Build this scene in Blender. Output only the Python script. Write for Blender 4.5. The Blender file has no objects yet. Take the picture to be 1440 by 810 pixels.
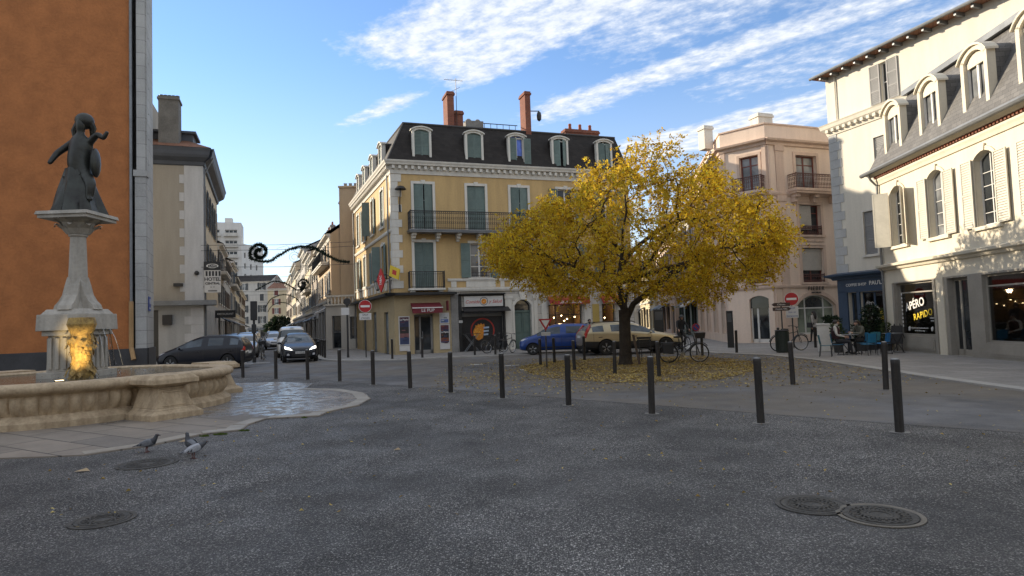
import bpy, bmesh, math, random
from mathutils import Vector, Matrix
from mathutils.bvhtree import BVHTree
random.seed(7)
SC = bpy.context.scene
COL = SC.collection
PI = math.pi
def R(a): return math.radians(a)

# ------------------------------------------------------------------ node helpers
class V:
    """small wrapper so shader maths reads like maths"""
    def __init__(s, nt, sock): s.nt = nt; s.k = sock
    def _m(s, op, b=None, c=None, clamp=False):
        n = s.nt.nodes.new('ShaderNodeMath'); n.operation = op; n.use_clamp = clamp
        for i, q in enumerate((s, b, c)):
            if q is None: continue
            if isinstance(q, V): s.nt.links.new(q.k, n.inputs[i])
            else: n.inputs[i].default_value = q
        return V(s.nt, n.outputs[0])
    def __add__(s, b): return s._m('ADD', b)
    def __sub__(s, b): return s._m('SUBTRACT', b)
    def __mul__(s, b): return s._m('MULTIPLY', b)
    def __truediv__(s, b): return s._m('DIVIDE', b)
    def max(s, b): return s._m('MAXIMUM', b)
    def min(s, b): return s._m('MINIMUM', b)
    def abs(s): return s._m('ABSOLUTE')
    def sat(s): return s._m('ADD', 0.0, clamp=True)
    def rng(s, a, b, c=0.0, d=1.0, smooth=True):
        n = s.nt.nodes.new('ShaderNodeMapRange'); n.interpolation_type = 'SMOOTHSTEP' if smooth else 'LINEAR'
        s.nt.links.new(s.k, n.inputs[0])
        for i, v in enumerate((a, b, c, d)): n.inputs[i + 1].default_value = v
        return V(s.nt, n.outputs[0])
def xyz(nt, x, y, z=0.0):
    n = nt.nodes.new('ShaderNodeCombineXYZ')
    for i, q in enumerate((x, y, z)):
        if isinstance(q, V): nt.links.new(q.k, n.inputs[i])
        else: n.inputs[i].default_value = q
    return n.outputs[0]
def noise(nt, vec, scale, detail=4, rough=.55, out=0):
    n = nt.nodes.new('ShaderNodeTexNoise'); nt.links.new(vec, n.inputs['Vector'])
    n.inputs['Scale'].default_value = scale; n.inputs['Detail'].default_value = detail; n.inputs['Roughness'].default_value = rough
    return V(nt, n.outputs[out])
def mixc(nt, f, a, b, mode='MIX'):
    n = nt.nodes.new('ShaderNodeMix'); n.data_type = 'RGBA'; n.blend_type = mode
    for idx, q in ((0, f), (6, a), (7, b)):
        if isinstance(q, V): nt.links.new(q.k, n.inputs[idx])
        elif hasattr(q, 'links'): nt.links.new(q, n.inputs[idx])
        elif idx == 0: n.inputs[0].default_value = q
        else: n.inputs[idx].default_value = (*q, 1)
    return n.outputs[2]
def newmat(name):
    m = bpy.data.materials.new(name); m.use_nodes = True
    nt = m.node_tree; return m, nt, nt.nodes['Principled BSDF']
def coord(nt, which='Object'):
    return nt.nodes.new('ShaderNodeTexCoord').outputs[which]
def bump(nt, b, h, strength=.3, dist=.02):
    n = nt.nodes.new('ShaderNodeBump'); nt.links.new(h.k, n.inputs['Height'])
    n.inputs['Strength'].default_value = strength; n.inputs['Distance'].default_value = dist
    nt.links.new(n.outputs[0], b.inputs['Normal'])
MATS = {}
def pm(name, c, rough=.7, var=.15, scale=.6, fine=14, bmp=.15, dist=.012, metal=0.0, c2=None, coat=0.0, streak=False, spec=None):
    """plain painted / plastered / metal surface with blotches, fine grain and a little relief"""
    if name in MATS: return MATS[name]
    m, nt, b = newmat(name)
    co = coord(nt)
    if streak:                                    # rain streaks and stains run down a wall
        mp = nt.nodes.new('ShaderNodeMapping'); nt.links.new(co, mp.inputs[0]); mp.inputs['Scale'].default_value = (1.6, 1.6, .22)
        n1 = noise(nt, mp.outputs[0], scale * 2, 6, .62)
    else: n1 = noise(nt, co, scale, 5, .6)
    n2 = noise(nt, co, fine, 3, .6)
    f = (n1.rng(.3, .7) * .7 + n2.rng(.3, .7) * .3).sat()
    d = c2 or tuple(max(0, x * (1 - 2 * var)) for x in c)
    l = tuple(min(1, x * (1 + var * .6)) for x in c) if not c2 else c
    nt.links.new(mixc(nt, f, d, l), b.inputs['Base Color'])
    b.inputs['Roughness'].default_value = rough; b.inputs['Metallic'].default_value = metal
    if coat: b.inputs['Coat Weight'].default_value = coat; b.inputs['Coat Roughness'].default_value = .05
    if spec is not None: b.inputs['Specular IOR Level'].default_value = spec
    if bmp: bump(nt, b, n2 + noise(nt, co, fine * 5, 2) * .5, bmp, dist)
    MATS[name] = m; return m
def vary(m, amt=.25):
    """each object that wears this paint has faded a little differently"""
    nt = m.node_tree; b = nt.nodes['Principled BSDF']; src = b.inputs['Base Color'].links[0].from_socket
    r = V(nt, nt.nodes.new('ShaderNodeObjectInfo').outputs['Random'])
    k = r.rng(0, 1, 1 - amt, 1 + amt, False); c = mixc(nt, 1.0, src, xyz(nt, k, k, k), 'MULTIPLY')
    nt.links.new(c, b.inputs['Base Color']); return m
def glass_dark(name, c=(.012, .014, .016), rough=.03):
    if name in MATS: return MATS[name]
    m, nt, b = newmat(name); co = coord(nt)
    nt.links.new(mixc(nt, noise(nt, co, .9, 3).rng(.35, .65), c, tuple(x * 2.6 + .004 for x in c)), b.inputs['Base Color'])
    b.inputs['Roughness'].default_value = rough; b.inputs['IOR'].default_value = 1.5
    bump(nt, b, noise(nt, co, .7, 1), .05, .05)
    MATS[name] = m; return m
def glass_clear(name, tint=(.86, .9, .9), refl=1.0):
    if name in MATS: return MATS[name]
    m, nt, b = newmat(name)
    nt.nodes.remove(b); out = nt.nodes['Material Output']
    t = nt.nodes.new('ShaderNodeBsdfTransparent'); t.inputs[0].default_value = (*tint, 1)
    g = nt.nodes.new('ShaderNodeBsdfGlossy'); g.inputs['Roughness'].default_value = .02; g.inputs[0].default_value = (.9, .9, .9, 1)
    fr = nt.nodes.new('ShaderNodeFresnel'); fr.inputs[0].default_value = 1.5
    mx = nt.nodes.new('ShaderNodeMixShader')
    nt.links.new((V(nt, fr.outputs[0]) * (1.6 * refl)).sat().k, mx.inputs[0]); nt.links.new(t.outputs[0], mx.inputs[1]); nt.links.new(g.outputs[0], mx.inputs[2])
    nt.links.new(mx.outputs[0], out.inputs[0]); MATS[name] = m; return m
def emit(name, c, s):
    if name in MATS: return MATS[name]
    m, nt, b = newmat(name); b.inputs['Base Color'].default_value = (*c, 1)
    b.inputs['Emission Color'].default_value = (*c, 1); b.inputs['Emission Strength'].default_value = s
    MATS[name] = m; return m
def block_mat(name, c, bw=.6, bh=.3, mortar=(.3, .28, .25), msize=.008, var=.12, rough=.8, rot=None):
    """coursed stone or tiles laid on a surface, in the object's own x and z"""
    if name in MATS: return MATS[name]
    m, nt, b = newmat(name); co = coord(nt)
    sp = nt.nodes.new('ShaderNodeSeparateXYZ'); nt.links.new(co, sp.inputs[0])
    x, y, z = (V(nt, o) for o in sp.outputs)
    br = nt.nodes.new('ShaderNodeTexBrick')
    nt.links.new(xyz(nt, x, y) if rot == 'flat' else xyz(nt, x + y * .83, z), br.inputs['Vector'])
    for k, v in (('Scale', 1), ('Mortar Size', msize), ('Brick Width', bw), ('Row Height', bh), ('Bias', 0)): br.inputs[k].default_value = v
    b.inputs['Specular IOR Level'].default_value = .25
    br.inputs['Color1'].default_value = (*[q * (1 - var) for q in c], 1); br.inputs['Color2'].default_value = (*[min(1, q * (1 + var)) for q in c], 1)
    br.inputs['Mortar'].default_value = (*mortar, 1)
    n1 = noise(nt, co, .8, 5, .6); n2 = noise(nt, co, 18, 4, .6)
    col = mixc(nt, n1.rng(.3, .75) * .45, br.outputs[0], tuple(q * .45 for q in c))
    col = mixc(nt, n2.rng(.35, .7) * .25, col, tuple(min(1, q * 1.35) for q in c))
    nt.links.new(col, b.inputs['Base Color']); b.inputs['Roughness'].default_value = rough
    bump(nt, b, n2 * .5 - V(nt, br.outputs[1]) * 1.0, .35, .015)
    MATS[name] = m; return m

# ------------------------------------------------------------------ mesh builder
class Fr:
    """a facade frame: s along, n inwards, z up"""
    def __init__(s, ox=0, oy=0, ang=0, oz=0): s.o = (ox, oy, oz); s.a = ang; s.c = math.cos(ang); s.s = math.sin(ang)
    def __call__(s, u, n, z): return (s.o[0] + u * s.c - n * s.s, s.o[1] + u * s.s + n * s.c, s.o[2] + z)
IDF = Fr()
class MB:
    def __init__(s, T=IDF): s.v = []; s.f = []; s.m = []; s.T = T; s.mi = 0
    def add(s, pts, faces):
        k = len(s.v); s.v += [s.T(*p) for p in pts]
        for f in faces: s.f.append([k + i for i in f]); s.m.append(s.mi)
        return s
    def box(s, x0, x1, y0, y1, z0, z1, taper=0, bev=0):
        t = taper
        p = [(x0, y0, z0), (x1, y0, z0), (x1, y1, z0), (x0, y1, z0), (x0 + t, y0 + t, z1), (x1 - t, y0 + t, z1), (x1 - t, y1 - t, z1), (x0 + t, y1 - t, z1)]
        return s.add(p, [(0, 3, 2, 1), (4, 5, 6, 7), (0, 1, 5, 4), (1, 2, 6, 5), (2, 3, 7, 6), (3, 0, 4, 7)])
    def quad(s, a, b, c, d): return s.add([a, b, c, d], [(0, 1, 2, 3)])
    def poly(s, pts): return s.add(pts, [tuple(range(len(pts)))])
    def prism(s, pts, n0, n1):
        """outline in (s, z), pushed from n0 to n1"""
        k = len(pts)
        p = [(a, n0, b) for a, b in pts] + [(a, n1, b) for a, b in pts]
        return s.add(p, [tuple(range(k)), tuple(range(2 * k - 1, k - 1, -1))] + [(i, i + k, (i + 1) % k + k, (i + 1) % k) for i in range(k)])
    def slab(s, pts, z0, z1, cap=True):
        """outline in (x, y), pushed from z0 to z1"""
        k = len(pts)
        p = [(a, b, z0) for a, b in pts] + [(a, b, z1) for a, b in pts]
        return s.add(p, [tuple(range(k - 1, -1, -1)), tuple(range(k, 2 * k))] + [(i, (i + 1) % k, (i + 1) % k + k, i + k) for i in range(k)])
    def tube(s, pts, r, n=8, caps=True, closed=False):
        pts = [Vector(p) for p in pts]; rr = r if isinstance(r, (list, tuple)) else [r] * len(pts)
        P = []; F = []; up = None; K = len(pts)
        for i, p in enumerate(pts):
            if closed: t = (pts[(i + 1) % K] - pts[i - 1])
            else: t = (pts[min(i + 1, K - 1)] - pts[max(i - 1, 0)])
            if t.length < 1e-9: t = Vector((0, 0, 1))
            t.normalize()
            if up is None:
                up = Vector((0, 0, 1)) if abs(t.z) < .9 else Vector((1, 0, 0))
            a = t.cross(up)
            if a.length < 1e-5: a = t.cross(Vector((1, .3, 0)))
            a.normalize(); b = a.cross(t).normalized(); up = b
            for j in range(n):
                q = p + (a * math.cos(2 * PI * j / n) + b * math.sin(2 * PI * j / n)) * rr[i]; P.append(tuple(q))
        for i in range(K if closed else K - 1):
            for j in range(n):
                i2 = (i + 1) % K
                F.append((i * n + j, i * n + (j + 1) % n, i2 * n + (j + 1) % n, i2 * n + j))
        if caps and not closed: F += [tuple(range(n - 1, -1, -1)), tuple(range((K - 1) * n, K * n))]
        return s.add(P, F)
    def lathe(s, prof, c=(0, 0, 0), n=24, axis='z', caps=True, a0=0, a1=2 * PI):
        P = []; F = []; full = abs(a1 - a0 - 2 * PI) < 1e-6; m = n if full else n + 1
        for r, h in prof:
            for j in range(m):
                a = a0 + (a1 - a0) * j / n; x, y = r * math.cos(a), r * math.sin(a)
                q = (x, y, h) if axis == 'z' else ((x, h, y) if axis == 'y' else (h, x, y))
                P.append((c[0] + q[0], c[1] + q[1], c[2] + q[2]))
        for i in range(len(prof) - 1):
            for j in range(n if full else n):
                F.append((i * m + j, i * m + (j + 1) % m, (i + 1) * m + (j + 1) % m, (i + 1) * m + j))
        if caps and full: F += [tuple(range(m - 1, -1, -1)), tuple(range((len(prof) - 1) * m, len(prof) * m))]
        return s.add(P, F)
    def ball(s, c, r, n=10, k=6):
        rx, ry, rz = r if isinstance(r, (tuple, list)) else (r, r, r)
        P = [(c[0], c[1], c[2] - rz)]; F = []
        for i in range(1, k):
            t = -PI / 2 + PI * i / k
            for j in range(n): P.append((c[0] + rx * math.cos(t) * math.cos(2 * PI * j / n), c[1] + ry * math.cos(t) * math.sin(2 * PI * j / n), c[2] + rz * math.sin(t)))
        P.append((c[0], c[1], c[2] + rz)); L = len(P) - 1
        for j in range(n):
            F.append((0, 1 + (j + 1) % n, 1 + j)); F.append((L, 1 + (k - 2) * n + j, 1 + (k - 2) * n + (j + 1) % n))
            for i in range(k - 2): F.append((1 + i * n + j, 1 + i * n + (j + 1) % n, 1 + (i + 1) * n + (j + 1) % n, 1 + (i + 1) * n + j))
        return s.add(P, F)
    def mesh(s, name, mats):
        me = bpy.data.meshes.new(name); me.from_pydata(s.v, [], s.f); me.validate()
        for m in (mats if isinstance(mats, (list, tuple)) else [mats]): me.materials.append(m)
        if len(me.polygons) == len(s.m): me.polygons.foreach_set('material_index', s.m)
        bm = bmesh.new(); bm.from_mesh(me); bmesh.ops.recalc_face_normals(bm, faces=bm.faces); bm.to_mesh(me); bm.free()
        return me
    def build(s, name, mats, parent=None, smooth=False, bev=0, raw=False):
        if raw:
            me = bpy.data.meshes.new(name); me.from_pydata(s.v, [], s.f)
            for m in (mats if isinstance(mats, (list, tuple)) else [mats]): me.materials.append(m)
            me.polygons.foreach_set('material_index', s.m)
        else: me = s.mesh(name, mats)
        if smooth:
            me.polygons.foreach_set('use_smooth', [True] * len(me.polygons))
            try: me.set_sharp_from_angle(angle=R(40 if smooth is True else smooth))
            except Exception: pass
        o = link(name, me, parent)
        if bev:
            md = o.modifiers.new('bevel', 'BEVEL'); md.width = bev; md.segments = 2; md.limit_method = 'ANGLE'; md.angle_limit = R(40)
        return o
def link(name, data, parent=None, loc=None, rot=None):
    o = bpy.data.objects.new(name, data); COL.objects.link(o)
    if parent: o.parent = parent
    if loc: o.location = loc
    if rot: o.rotation_euler = rot
    return o
def thing(name, label, cat, loc=(0, 0, 0), rz=0, group=None):
    o = link(name, None, None, loc, (0, 0, rz)); o.empty_display_size = .3
    return tag(o, label, cat, group)
def tag(o, label, cat, group=None):
    o['label'] = label; o['category'] = cat
    if group: o['group'] = group
    return o
def struct(o, kind='structure'): o['kind'] = kind; return o
def dup(root, loc, rz=0, label=None, scale=None):
    r = root.copy(); COL.objects.link(r); r.location = loc; r.rotation_euler = (0, 0, rz)
    if label: r['label'] = label
    if scale: r.scale = scale
    def rec(src, dst):
        for ch in list(src.children):
            c = ch.copy(); COL.objects.link(c); c.parent = dst; rec(ch, c)
    rec(root, r); return r
def text(s, size, parent, F, u, n, z, mat, name='lettering', ext=.004, align='CENTER', shear=0, sx=1, bold=0, tilt=0, label=None, spc=1.0):
    cu = bpy.data.curves.new(name, 'FONT'); cu.body = s; cu.size = size; cu.extrude = ext; cu.align_x = align; cu.align_y = 'CENTER'; cu.shear = shear; cu.offset = bold; cu.resolution_u = 3; cu.space_character = spc
    t = bpy.data.objects.new(name, cu); COL.objects.link(t)
    bpy.context.view_layer.update()
    me = bpy.data.meshes.new_from_object(t.evaluated_get(bpy.context.evaluated_depsgraph_get()))
    bpy.data.objects.remove(t); me.materials.clear(); me.materials.append(mat)
    o = link(name, me, parent, F(u, n, z), (PI / 2, 0, F.a))
    if tilt: o.rotation_euler = (Matrix.Rotation(F.a, 3, 'Z') @ Matrix.Rotation(PI / 2, 3, 'X') @ Matrix.Rotation(tilt, 3, 'Z')).to_euler()
    o.scale = (sx, 1, 1)
    return o

# ------------------------------------------------------------------ camera
cam = bpy.data.cameras.new('camera'); cam.sensor_width = 36; cam.lens = 22.5; cam.clip_start = .05; cam.clip_end = 3000
co = link('camera', cam); pch = math.atan(48 / 900); rl = R(2.0)
Fw = Vector((0, math.cos(pch), math.sin(pch))); R0 = Vector((1, 0, 0)); U0 = Vector((0, -math.sin(pch), math.cos(pch)))
Rv = R0 * math.cos(rl) - U0 * math.sin(rl); Uv = U0 * math.cos(rl) + R0 * math.sin(rl)
co.matrix_world = Matrix(((Rv.x, Uv.x, -Fw.x, 0), (Rv.y, Uv.y, -Fw.y, 0), (Rv.z, Uv.z, -Fw.z, 1.65), (0, 0, 0, 1)))
SC.camera = co
vs = SC.view_settings; vs.view_transform = 'Standard'; vs.look = 'None'; vs.gamma = 1; vs.exposure = EXPOSURE = 1.0
SC.cycles.max_bounces = 6; SC.cycles.transparent_max_bounces = 12; SC.cycles.caustics_reflective = False; SC.cycles.caustics_refractive = False
SC.cycles.sample_clamp_indirect = 4.0

# ------------------------------------------------------------------ light and sky
SUN_A, SUN_E = R(28.5), R(19)
S = Vector((-math.cos(SUN_A) * math.cos(SUN_E), math.sin(SUN_A) * math.cos(SUN_E), math.sin(SUN_E)))
sun = bpy.data.lights.new('sun', 'SUN'); sun.energy = 3.9; sun.angle = R(.5); sun.color = (1, .86, .66)
so = link('sun', sun); so.rotation_euler = S.to_track_quat('Z', 'Y').to_euler()
w = bpy.data.worlds.new('World'); SC.world = w; w.use_nodes = True
nt = w.node_tree; bg = nt.nodes['Background']
sky = nt.nodes.new('ShaderNodeTexSky'); sky.sky_type = 'NISHITA'; sky.sun_disc = False
sky.sun_elevation = SUN_E; sky.sun_rotation = math.atan2(S.x, S.y); sky.air_density = 1.0; sky.dust_density = .0; sky.ozone_density = 1.5; sky.altitude = 200
bg.inputs[1].default_value = .13
gen = coord(nt, 'Generated'); sp = nt.nodes.new('ShaderNodeSeparateXYZ'); nt.links.new(gen, sp.inputs[0])
x, y, z = (V(nt, o) for o in sp.outputs); zz = z.max(.035)
u = x / zz; v = y / zz
a = (u - v) * .7071; b = (u + v) * .7071
wob = noise(nt, xyz(nt, a * .8, b * 1.2), 1.3, 2)
b2 = b + (wob - .5) * .22
def band(b0, soft0, b1, soft1, a0, as0, a1=None, as1=None, k=1.0):
    q = b2.rng(b0 - soft0, b0 + soft0) * b2.rng(b1 - soft1, b1 + soft1, 1, 0) * a.rng(a0 - as0, a0 + as0)
    if a1 is not None: q = q * a.rng(a1 - as1, a1 + as1, 1, 0)
    return q * k
cov = band(1.15, .14, 1.80, .10, -2.05, .22, -.25, .45, 1.2)
cov = cov.max(band(1.5, .2, 2.2, .3, -1.5, .3, .8, .4, .92))
cov = cov.max(band(2.16, .10, 2.46, .12, -2.2, .35, .8, .5, 1.12))
cov = cov.max(band(2.4, .15, 2.9, .2, -1.5, .4, .8, .4, .80))
cov = cov.max(band(2.98, .10, 3.55, .16, -2.35, .3, .8, .5, 1.2))
cov = cov.max(band(1.57, .06, 1.72, .06, -2.85, .45, -2.15, .2, 1.05))
cov = cov.max(band(3.9, .3, 4.6, .5, -2.4, .3, 3.0, .5, .8))
# unseen clouds added overhead and behind the viewer to brighten and neutralise the shade
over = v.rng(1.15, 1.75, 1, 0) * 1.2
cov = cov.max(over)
st = noise(nt, xyz(nt, a * 2.6, b * 6.0), 1.6, 6, .66)
puff = noise(nt, xyz(nt, a * 12 + b * 4, b * 15 - a * 3), 1.0, 5, .62)
big = noise(nt, xyz(nt, a * 1.4, b * 2.4), 1.6, 4, .6)
tex = st * .26 + puff * .76 + big * .22
den = ((tex + cov * .60 - .94) * 2.3).sat()
den = den * den.rng(0, .8, .65, 1) * z.rng(.0, .12)
edge = z.rng(.02, .16, 1, 0)
lp = V(nt, sky.outputs[0])
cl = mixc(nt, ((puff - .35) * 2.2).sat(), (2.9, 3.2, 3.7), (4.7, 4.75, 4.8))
clear = mixc(nt, 1.0, sky.outputs[0], (.74, .825, .96), 'MULTIPLY')
# pale haze low over the roofs
clear = mixc(nt, z.rng(.0, .40, .58, 0), clear, (3.5, 3.55, 3.6))
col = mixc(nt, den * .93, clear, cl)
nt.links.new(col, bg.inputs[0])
# ------------------------------------------------------------------ ground materials
def asphalt(name, base, chip_scale, chip_amt, tint=(.30, .29, .27), warm=None, rough=.85, bs=.5):
    m, nt, b = newmat(name); co = coord(nt)
    vo = nt.nodes.new('ShaderNodeTexVoronoi'); nt.links.new(co, vo.inputs['Vector']); vo.inputs['Scale'].default_value = chip_scale
    sep = nt.nodes.new('ShaderNodeSeparateColor'); nt.links.new(vo.outputs['Color'], sep.inputs[0])
    r1, r2 = V(nt, sep.outputs[0]), V(nt, sep.outputs[1])
    d = V(nt, vo.outputs['Distance'])
    vo2 = nt.nodes.new('ShaderNodeTexVoronoi'); nt.links.new(co, vo2.inputs['Vector']); vo2.inputs['Scale'].default_value = chip_scale * 2.3
    sep2 = nt.nodes.new('ShaderNodeSeparateColor'); nt.links.new(vo2.outputs['Color'], sep2.inputs[0])
    chips = (r1.rng(1 - chip_amt, 1) * d.rng(.25, .62, 1, 0) + V(nt, sep2.outputs[0]).rng(1 - chip_amt * .8, 1) * .55).sat()
    big = noise(nt, co, .22, 5, .62); mid = noise(nt, co, 1.3, 4, .6)
    base2 = tuple(q * 2.5 for q in base)
    c = mixc(nt, (big.rng(.35, .68) * .7 + mid.rng(.35, .7) * .3), base, base2)
    c = mixc(nt, chips * (noise(nt, co, .33, 5, .65).rng(.34, .66) * .65 + .35), c, mixc(nt, r2, tint, tuple(min(1, q * 1.9) for q in tint)))
    if warm: c = mixc(nt, noise(nt, co, .35, 4, .65).rng(.36, .62) * .75, c, warm)
    # tar patches and old stains
    st = noise(nt, co, .55, 3, .5).rng(.63, .70)
    c = mixc(nt, st * .35, c, tuple(q * .6 for q in base))
    nt.links.new(c, b.inputs['Base Color'])
    nt.links.new((mid.rng(.3, .7) * -.18 + rough).k, b.inputs['Roughness'])
    b.inputs['Specular IOR Level'].default_value = .35
    bump(nt, b, chips * .6 - d * .8 + mid * .4, bs, .008)
    return m
m_plaza = asphalt('chipped_asphalt', (.0245, .0238, .0235), 64, .46, (.36, .345, .325), rough=.8, bs=.9)
m_road = asphalt('road_asphalt', (.062, .062, .064), 75, .30, (.16, .155, .15), warm=(.135, .115, .09), rough=.82, bs=.4)
m_soil = pm('sandy_soil', (.19, .148, .09), .95, .25, .8, 25, .5, .02)
m_pave = block_mat('pavement_slabs', (.27, .255, .24), .9, .45, (.12, .115, .11), .012, .10, .8, 'flat')
m_kerb = pm('kerb_stone', (.36, .345, .32), .8, .14, 1.2, 18, .3)
m_white = pm('road_paint', (.62, .61, .58), .7, .2, 2.5, 20, .2)

def sheet(name, pts, z, mat, kind='structure'):
    mb = MB(); mb.poly([(p[0], p[1], z) for p in pts]); o = mb.build(name, mat)
    for p in o.data.polygons:
        if p.normal.z < 0: o.data.flip_normals(); break
    o['kind'] = kind; return o
def ragged(pts, step=.35, amp=.05, seed=1):
    rnd = random.Random(seed); out = []
    for i, p in enumerate(pts):
        q = pts[(i + 1) % len(pts)]; L = math.hypot(q[0] - p[0], q[1] - p[1]); n = max(1, int(L / step))
        for k in range(n):
            t = k / n; e = 0 if k == 0 else amp
            out.append((p[0] + (q[0] - p[0]) * t + rnd.uniform(-e, e), p[1] + (q[1] - p[1]) * t + rnd.uniform(-e, e)))
    return out
sheet('ground', [(-1500, -600), (1500, -600), (1500, 2200), (-1500, 2200)], 0, m_plaza)
DS = Vector((-.3619, .9322))                       # along the street
sheet('road', [(-11.2, 24.9), (-9.4, 23.7), (-1.3, 16.0), (5.3, 9.4), (14, 1.5), (40, -20), (70, 60), (0, 260), (-140, 300), (-90, 24.9)], .004, m_road)
def kerbed(name, line, back, z, w=.3):
    """pavement slab with a row of kerb stones along its road edge"""
    sl = MB(); sl.slab(list(line) + list(back), .006, z); o = struct(sl.build(name, m_pave))
    kb = MB()
    for i in range(len(line) - 1):
        a, b_ = Vector(line[i]), Vector(line[i + 1]); d = (b_ - a); L = d.length; d.normalize(); nrm = Vector((d.y, -d.x))
        k = max(1, int(L / 1.0))
        for j in range(k):
            s0 = a + d * (L * j / k + .006); s1 = a + d * (L * (j + 1) / k - .006)
            q = [s0 + nrm * .02, s1 + nrm * .02, s1 - nrm * w, s0 - nrm * w]
            kb.slab([tuple(v_) for v_ in q], .003, z + .006)
    kb_o = kb.build('kerb', m_kerb, o); return o
kerbed('pavement', [(9.4, -12), (9.55, 8), (9.65, 14.7), (9.95, 19), (10.1, 22), (9.8, 25), (8.7, 27.4), (8.2, 30), (9.4, 36), (11.2, 50), (15.2, 80)][::-1], [(60, -12), (60, 80)], .035)
kerbed('pavement', [(-16.0, 50.5), (-10.6, 34.8), (-10.0, 33.5), (-8.4, 31.9), (-5.6, 30.9), (-2.6, 31.6), (3, 31.7), (7.2, 33.2), (9.0, 37), (10.5, 50)], [(10.5, 60), (-19.2, 60)], .05)
kerbed('pavement', [(-60, 12.6), (-21.6, 26.4), (-16.2, 28.4), (-16.9, 33.0), (-15.2, 34.6), (-15.0, 35.4), (-15.0 - .362 * 160, 35.4 + .932 * 160)], [(-130, 190), (-130, 19)], .05)
kerbed('pavement', [(-19.2 - .362 * 130, 60 + .932 * 130), (-18.9, 60)], [(-5, 60), (-5, 200)], .05)
# white edge line along the left kerb of the street and worn give-way dashes
p0 = Vector((-14.35, 33.9))
sheet('road_marking', [tuple(p0), tuple(p0 + Vector((.18, .07))), tuple(p0 + DS * 40 + Vector((.18, .07))), tuple(p0 + DS * 40)], .008, m_white)
for (x, y, l, a) in ((-.05, 24.4, .55, .3), (.55, 22.0, .7, .1), (-1.5, 25.6, .5, .2), (-13.3, 33.0, 1.4, .35), (-11.6, 33.4, 1.2, .35)):
    c, s_ = math.cos(a), math.sin(a)
    sheet('road_marking', ragged([(x - l * c / 2, y - l * s_ / 2), (x + l * c / 2, y + l * s_ / 2), (x + l * c / 2 - .3 * s_, y + l * s_ / 2 + .3 * c), (x - l * c / 2 - .3 * s_, y - l * s_ / 2 + .3 * c)], .15, .02, int(l * 100)), .008, m_white)
ISL = [(.1, 23.6), (.45, 20.6), (1.0, 18.5), (2.4, 16.5), (5, 16.2), (7, 18.6), (8.3, 22.2), (7.6, 26.3), (4, 27.0), (1.4, 26.3)]
sheet('tree_bed', ragged(ISL, .3, .10, 3), .009, m_soil)

# fallen leaves: nobody could count them
m, nt, b = newmat('fallen_leaf'); ge = nt.nodes.new('ShaderNodeNewGeometry'); rp = V(nt, ge.outputs['Random Per Island'])
rmp = nt.nodes.new('ShaderNodeValToRGB'); nt.links.new(rp.k, rmp.inputs[0]); el = rmp.color_ramp.elements
el[0].position = 0; el[0].color = (.16, .095, .03, 1); el[1].position = 1; el[1].color = (.56, .43, .11, 1)
for ps, c in ((.3, (.30, .20, .05)), (.6, (.44, .31, .07)), (.85, (.50, .40, .14))):
    e = el.new(ps); e.color = (*c, 1)
nt.links.new(rmp.outputs[0], b.inputs['Base Color']); b.inputs['Roughness'].default_value = .8; m_fallen = m
def inside(pts, x, y):
    c = False; j = len(pts) - 1
    for i in range(len(pts)):
        (xi, yi), (xj, yj) = pts[i], pts[j]
        if (yi > y) != (yj > y) and x < (xj - xi) * (y - yi) / (yj - yi) + xi: c = not c
        j = i
    return c
rnd = random.Random(11); mb = MB()
def leaf_on(x, y, z, L):
    a = rnd.uniform(0, 2 * PI); c, s_ = math.cos(a), math.sin(a); w_ = L * rnd.uniform(.35, .55); h = rnd.uniform(.0, .03)
    mb.add([(x - L * c, y - L * s_, z), (x + w_ * s_, y - w_ * c, z + h), (x + L * c, y + L * s_, z + rnd.uniform(0, .02)), (x - w_ * s_, y + w_ * c, z + h * .6)], [(0, 1, 2), (0, 2, 3)])
n = 0
while n < 17000:
    x, y = rnd.uniform(-2.5, 11), rnd.uniform(14.5, 28.5)
    dd = math.hypot((x - 4) / 5.2, (y - 20.8) / 6.0)
    ins = inside(ISL, x, y)
    clump = .5 + .5 * math.sin(x * 2.1 + math.sin(y * 1.3) * 2) * math.sin(y * 1.9 + x * .6)
    pr = (.22 + .78 * clump) * (1.0 if ins else max(0, .16 - .2 * (dd - .9)))
    if dd < 1.5 and rnd.random() < pr: leaf_on(x, y, .012 if ins else .012, rnd.uniform(.022, .05)); n += 1
for _ in range(420):
    x, y = rnd.uniform(-6, 9.4), rnd.uniform(5.5, 16); leaf_on(x, y, .006, rnd.uniform(.015, .03))
struct(mb.build('fallen_leaves', m_fallen, raw=True), 'stuff')

# stone apron round the fountain, partly wet
m, nt, b = newmat('apron_stone'); co_ = coord(nt)
mp = nt.nodes.new('ShaderNodeMapping'); nt.links.new(co_, mp.inputs[0]); mp.inputs['Rotation'].default_value = (0, 0, .55)
br = nt.nodes.new('ShaderNodeTexBrick'); nt.links.new(mp.outputs[0], br.inputs['Vector'])
for k, q in (('Scale', 1), ('Mortar Size', .016), ('Brick Width', 1.5), ('Row Height', .62), ('Bias', 0)): br.inputs[k].default_value = q
br.inputs['Color1'].default_value = (.145, .132, .120, 1); br.inputs['Color2'].default_value = (.30, .25, .20, 1); br.inputs['Mortar'].default_value = (.05, .045, .04, 1)
n1 = noise(nt, co_, 1.2, 5, .6); n2 = noise(nt, co_, 22, 4, .6)
spx = nt.nodes.new('ShaderNodeSeparateXYZ'); nt.links.new(co_, spx.inputs[0]); X, Y = V(nt, spx.outputs[0]), V(nt, spx.outputs[1])
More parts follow.
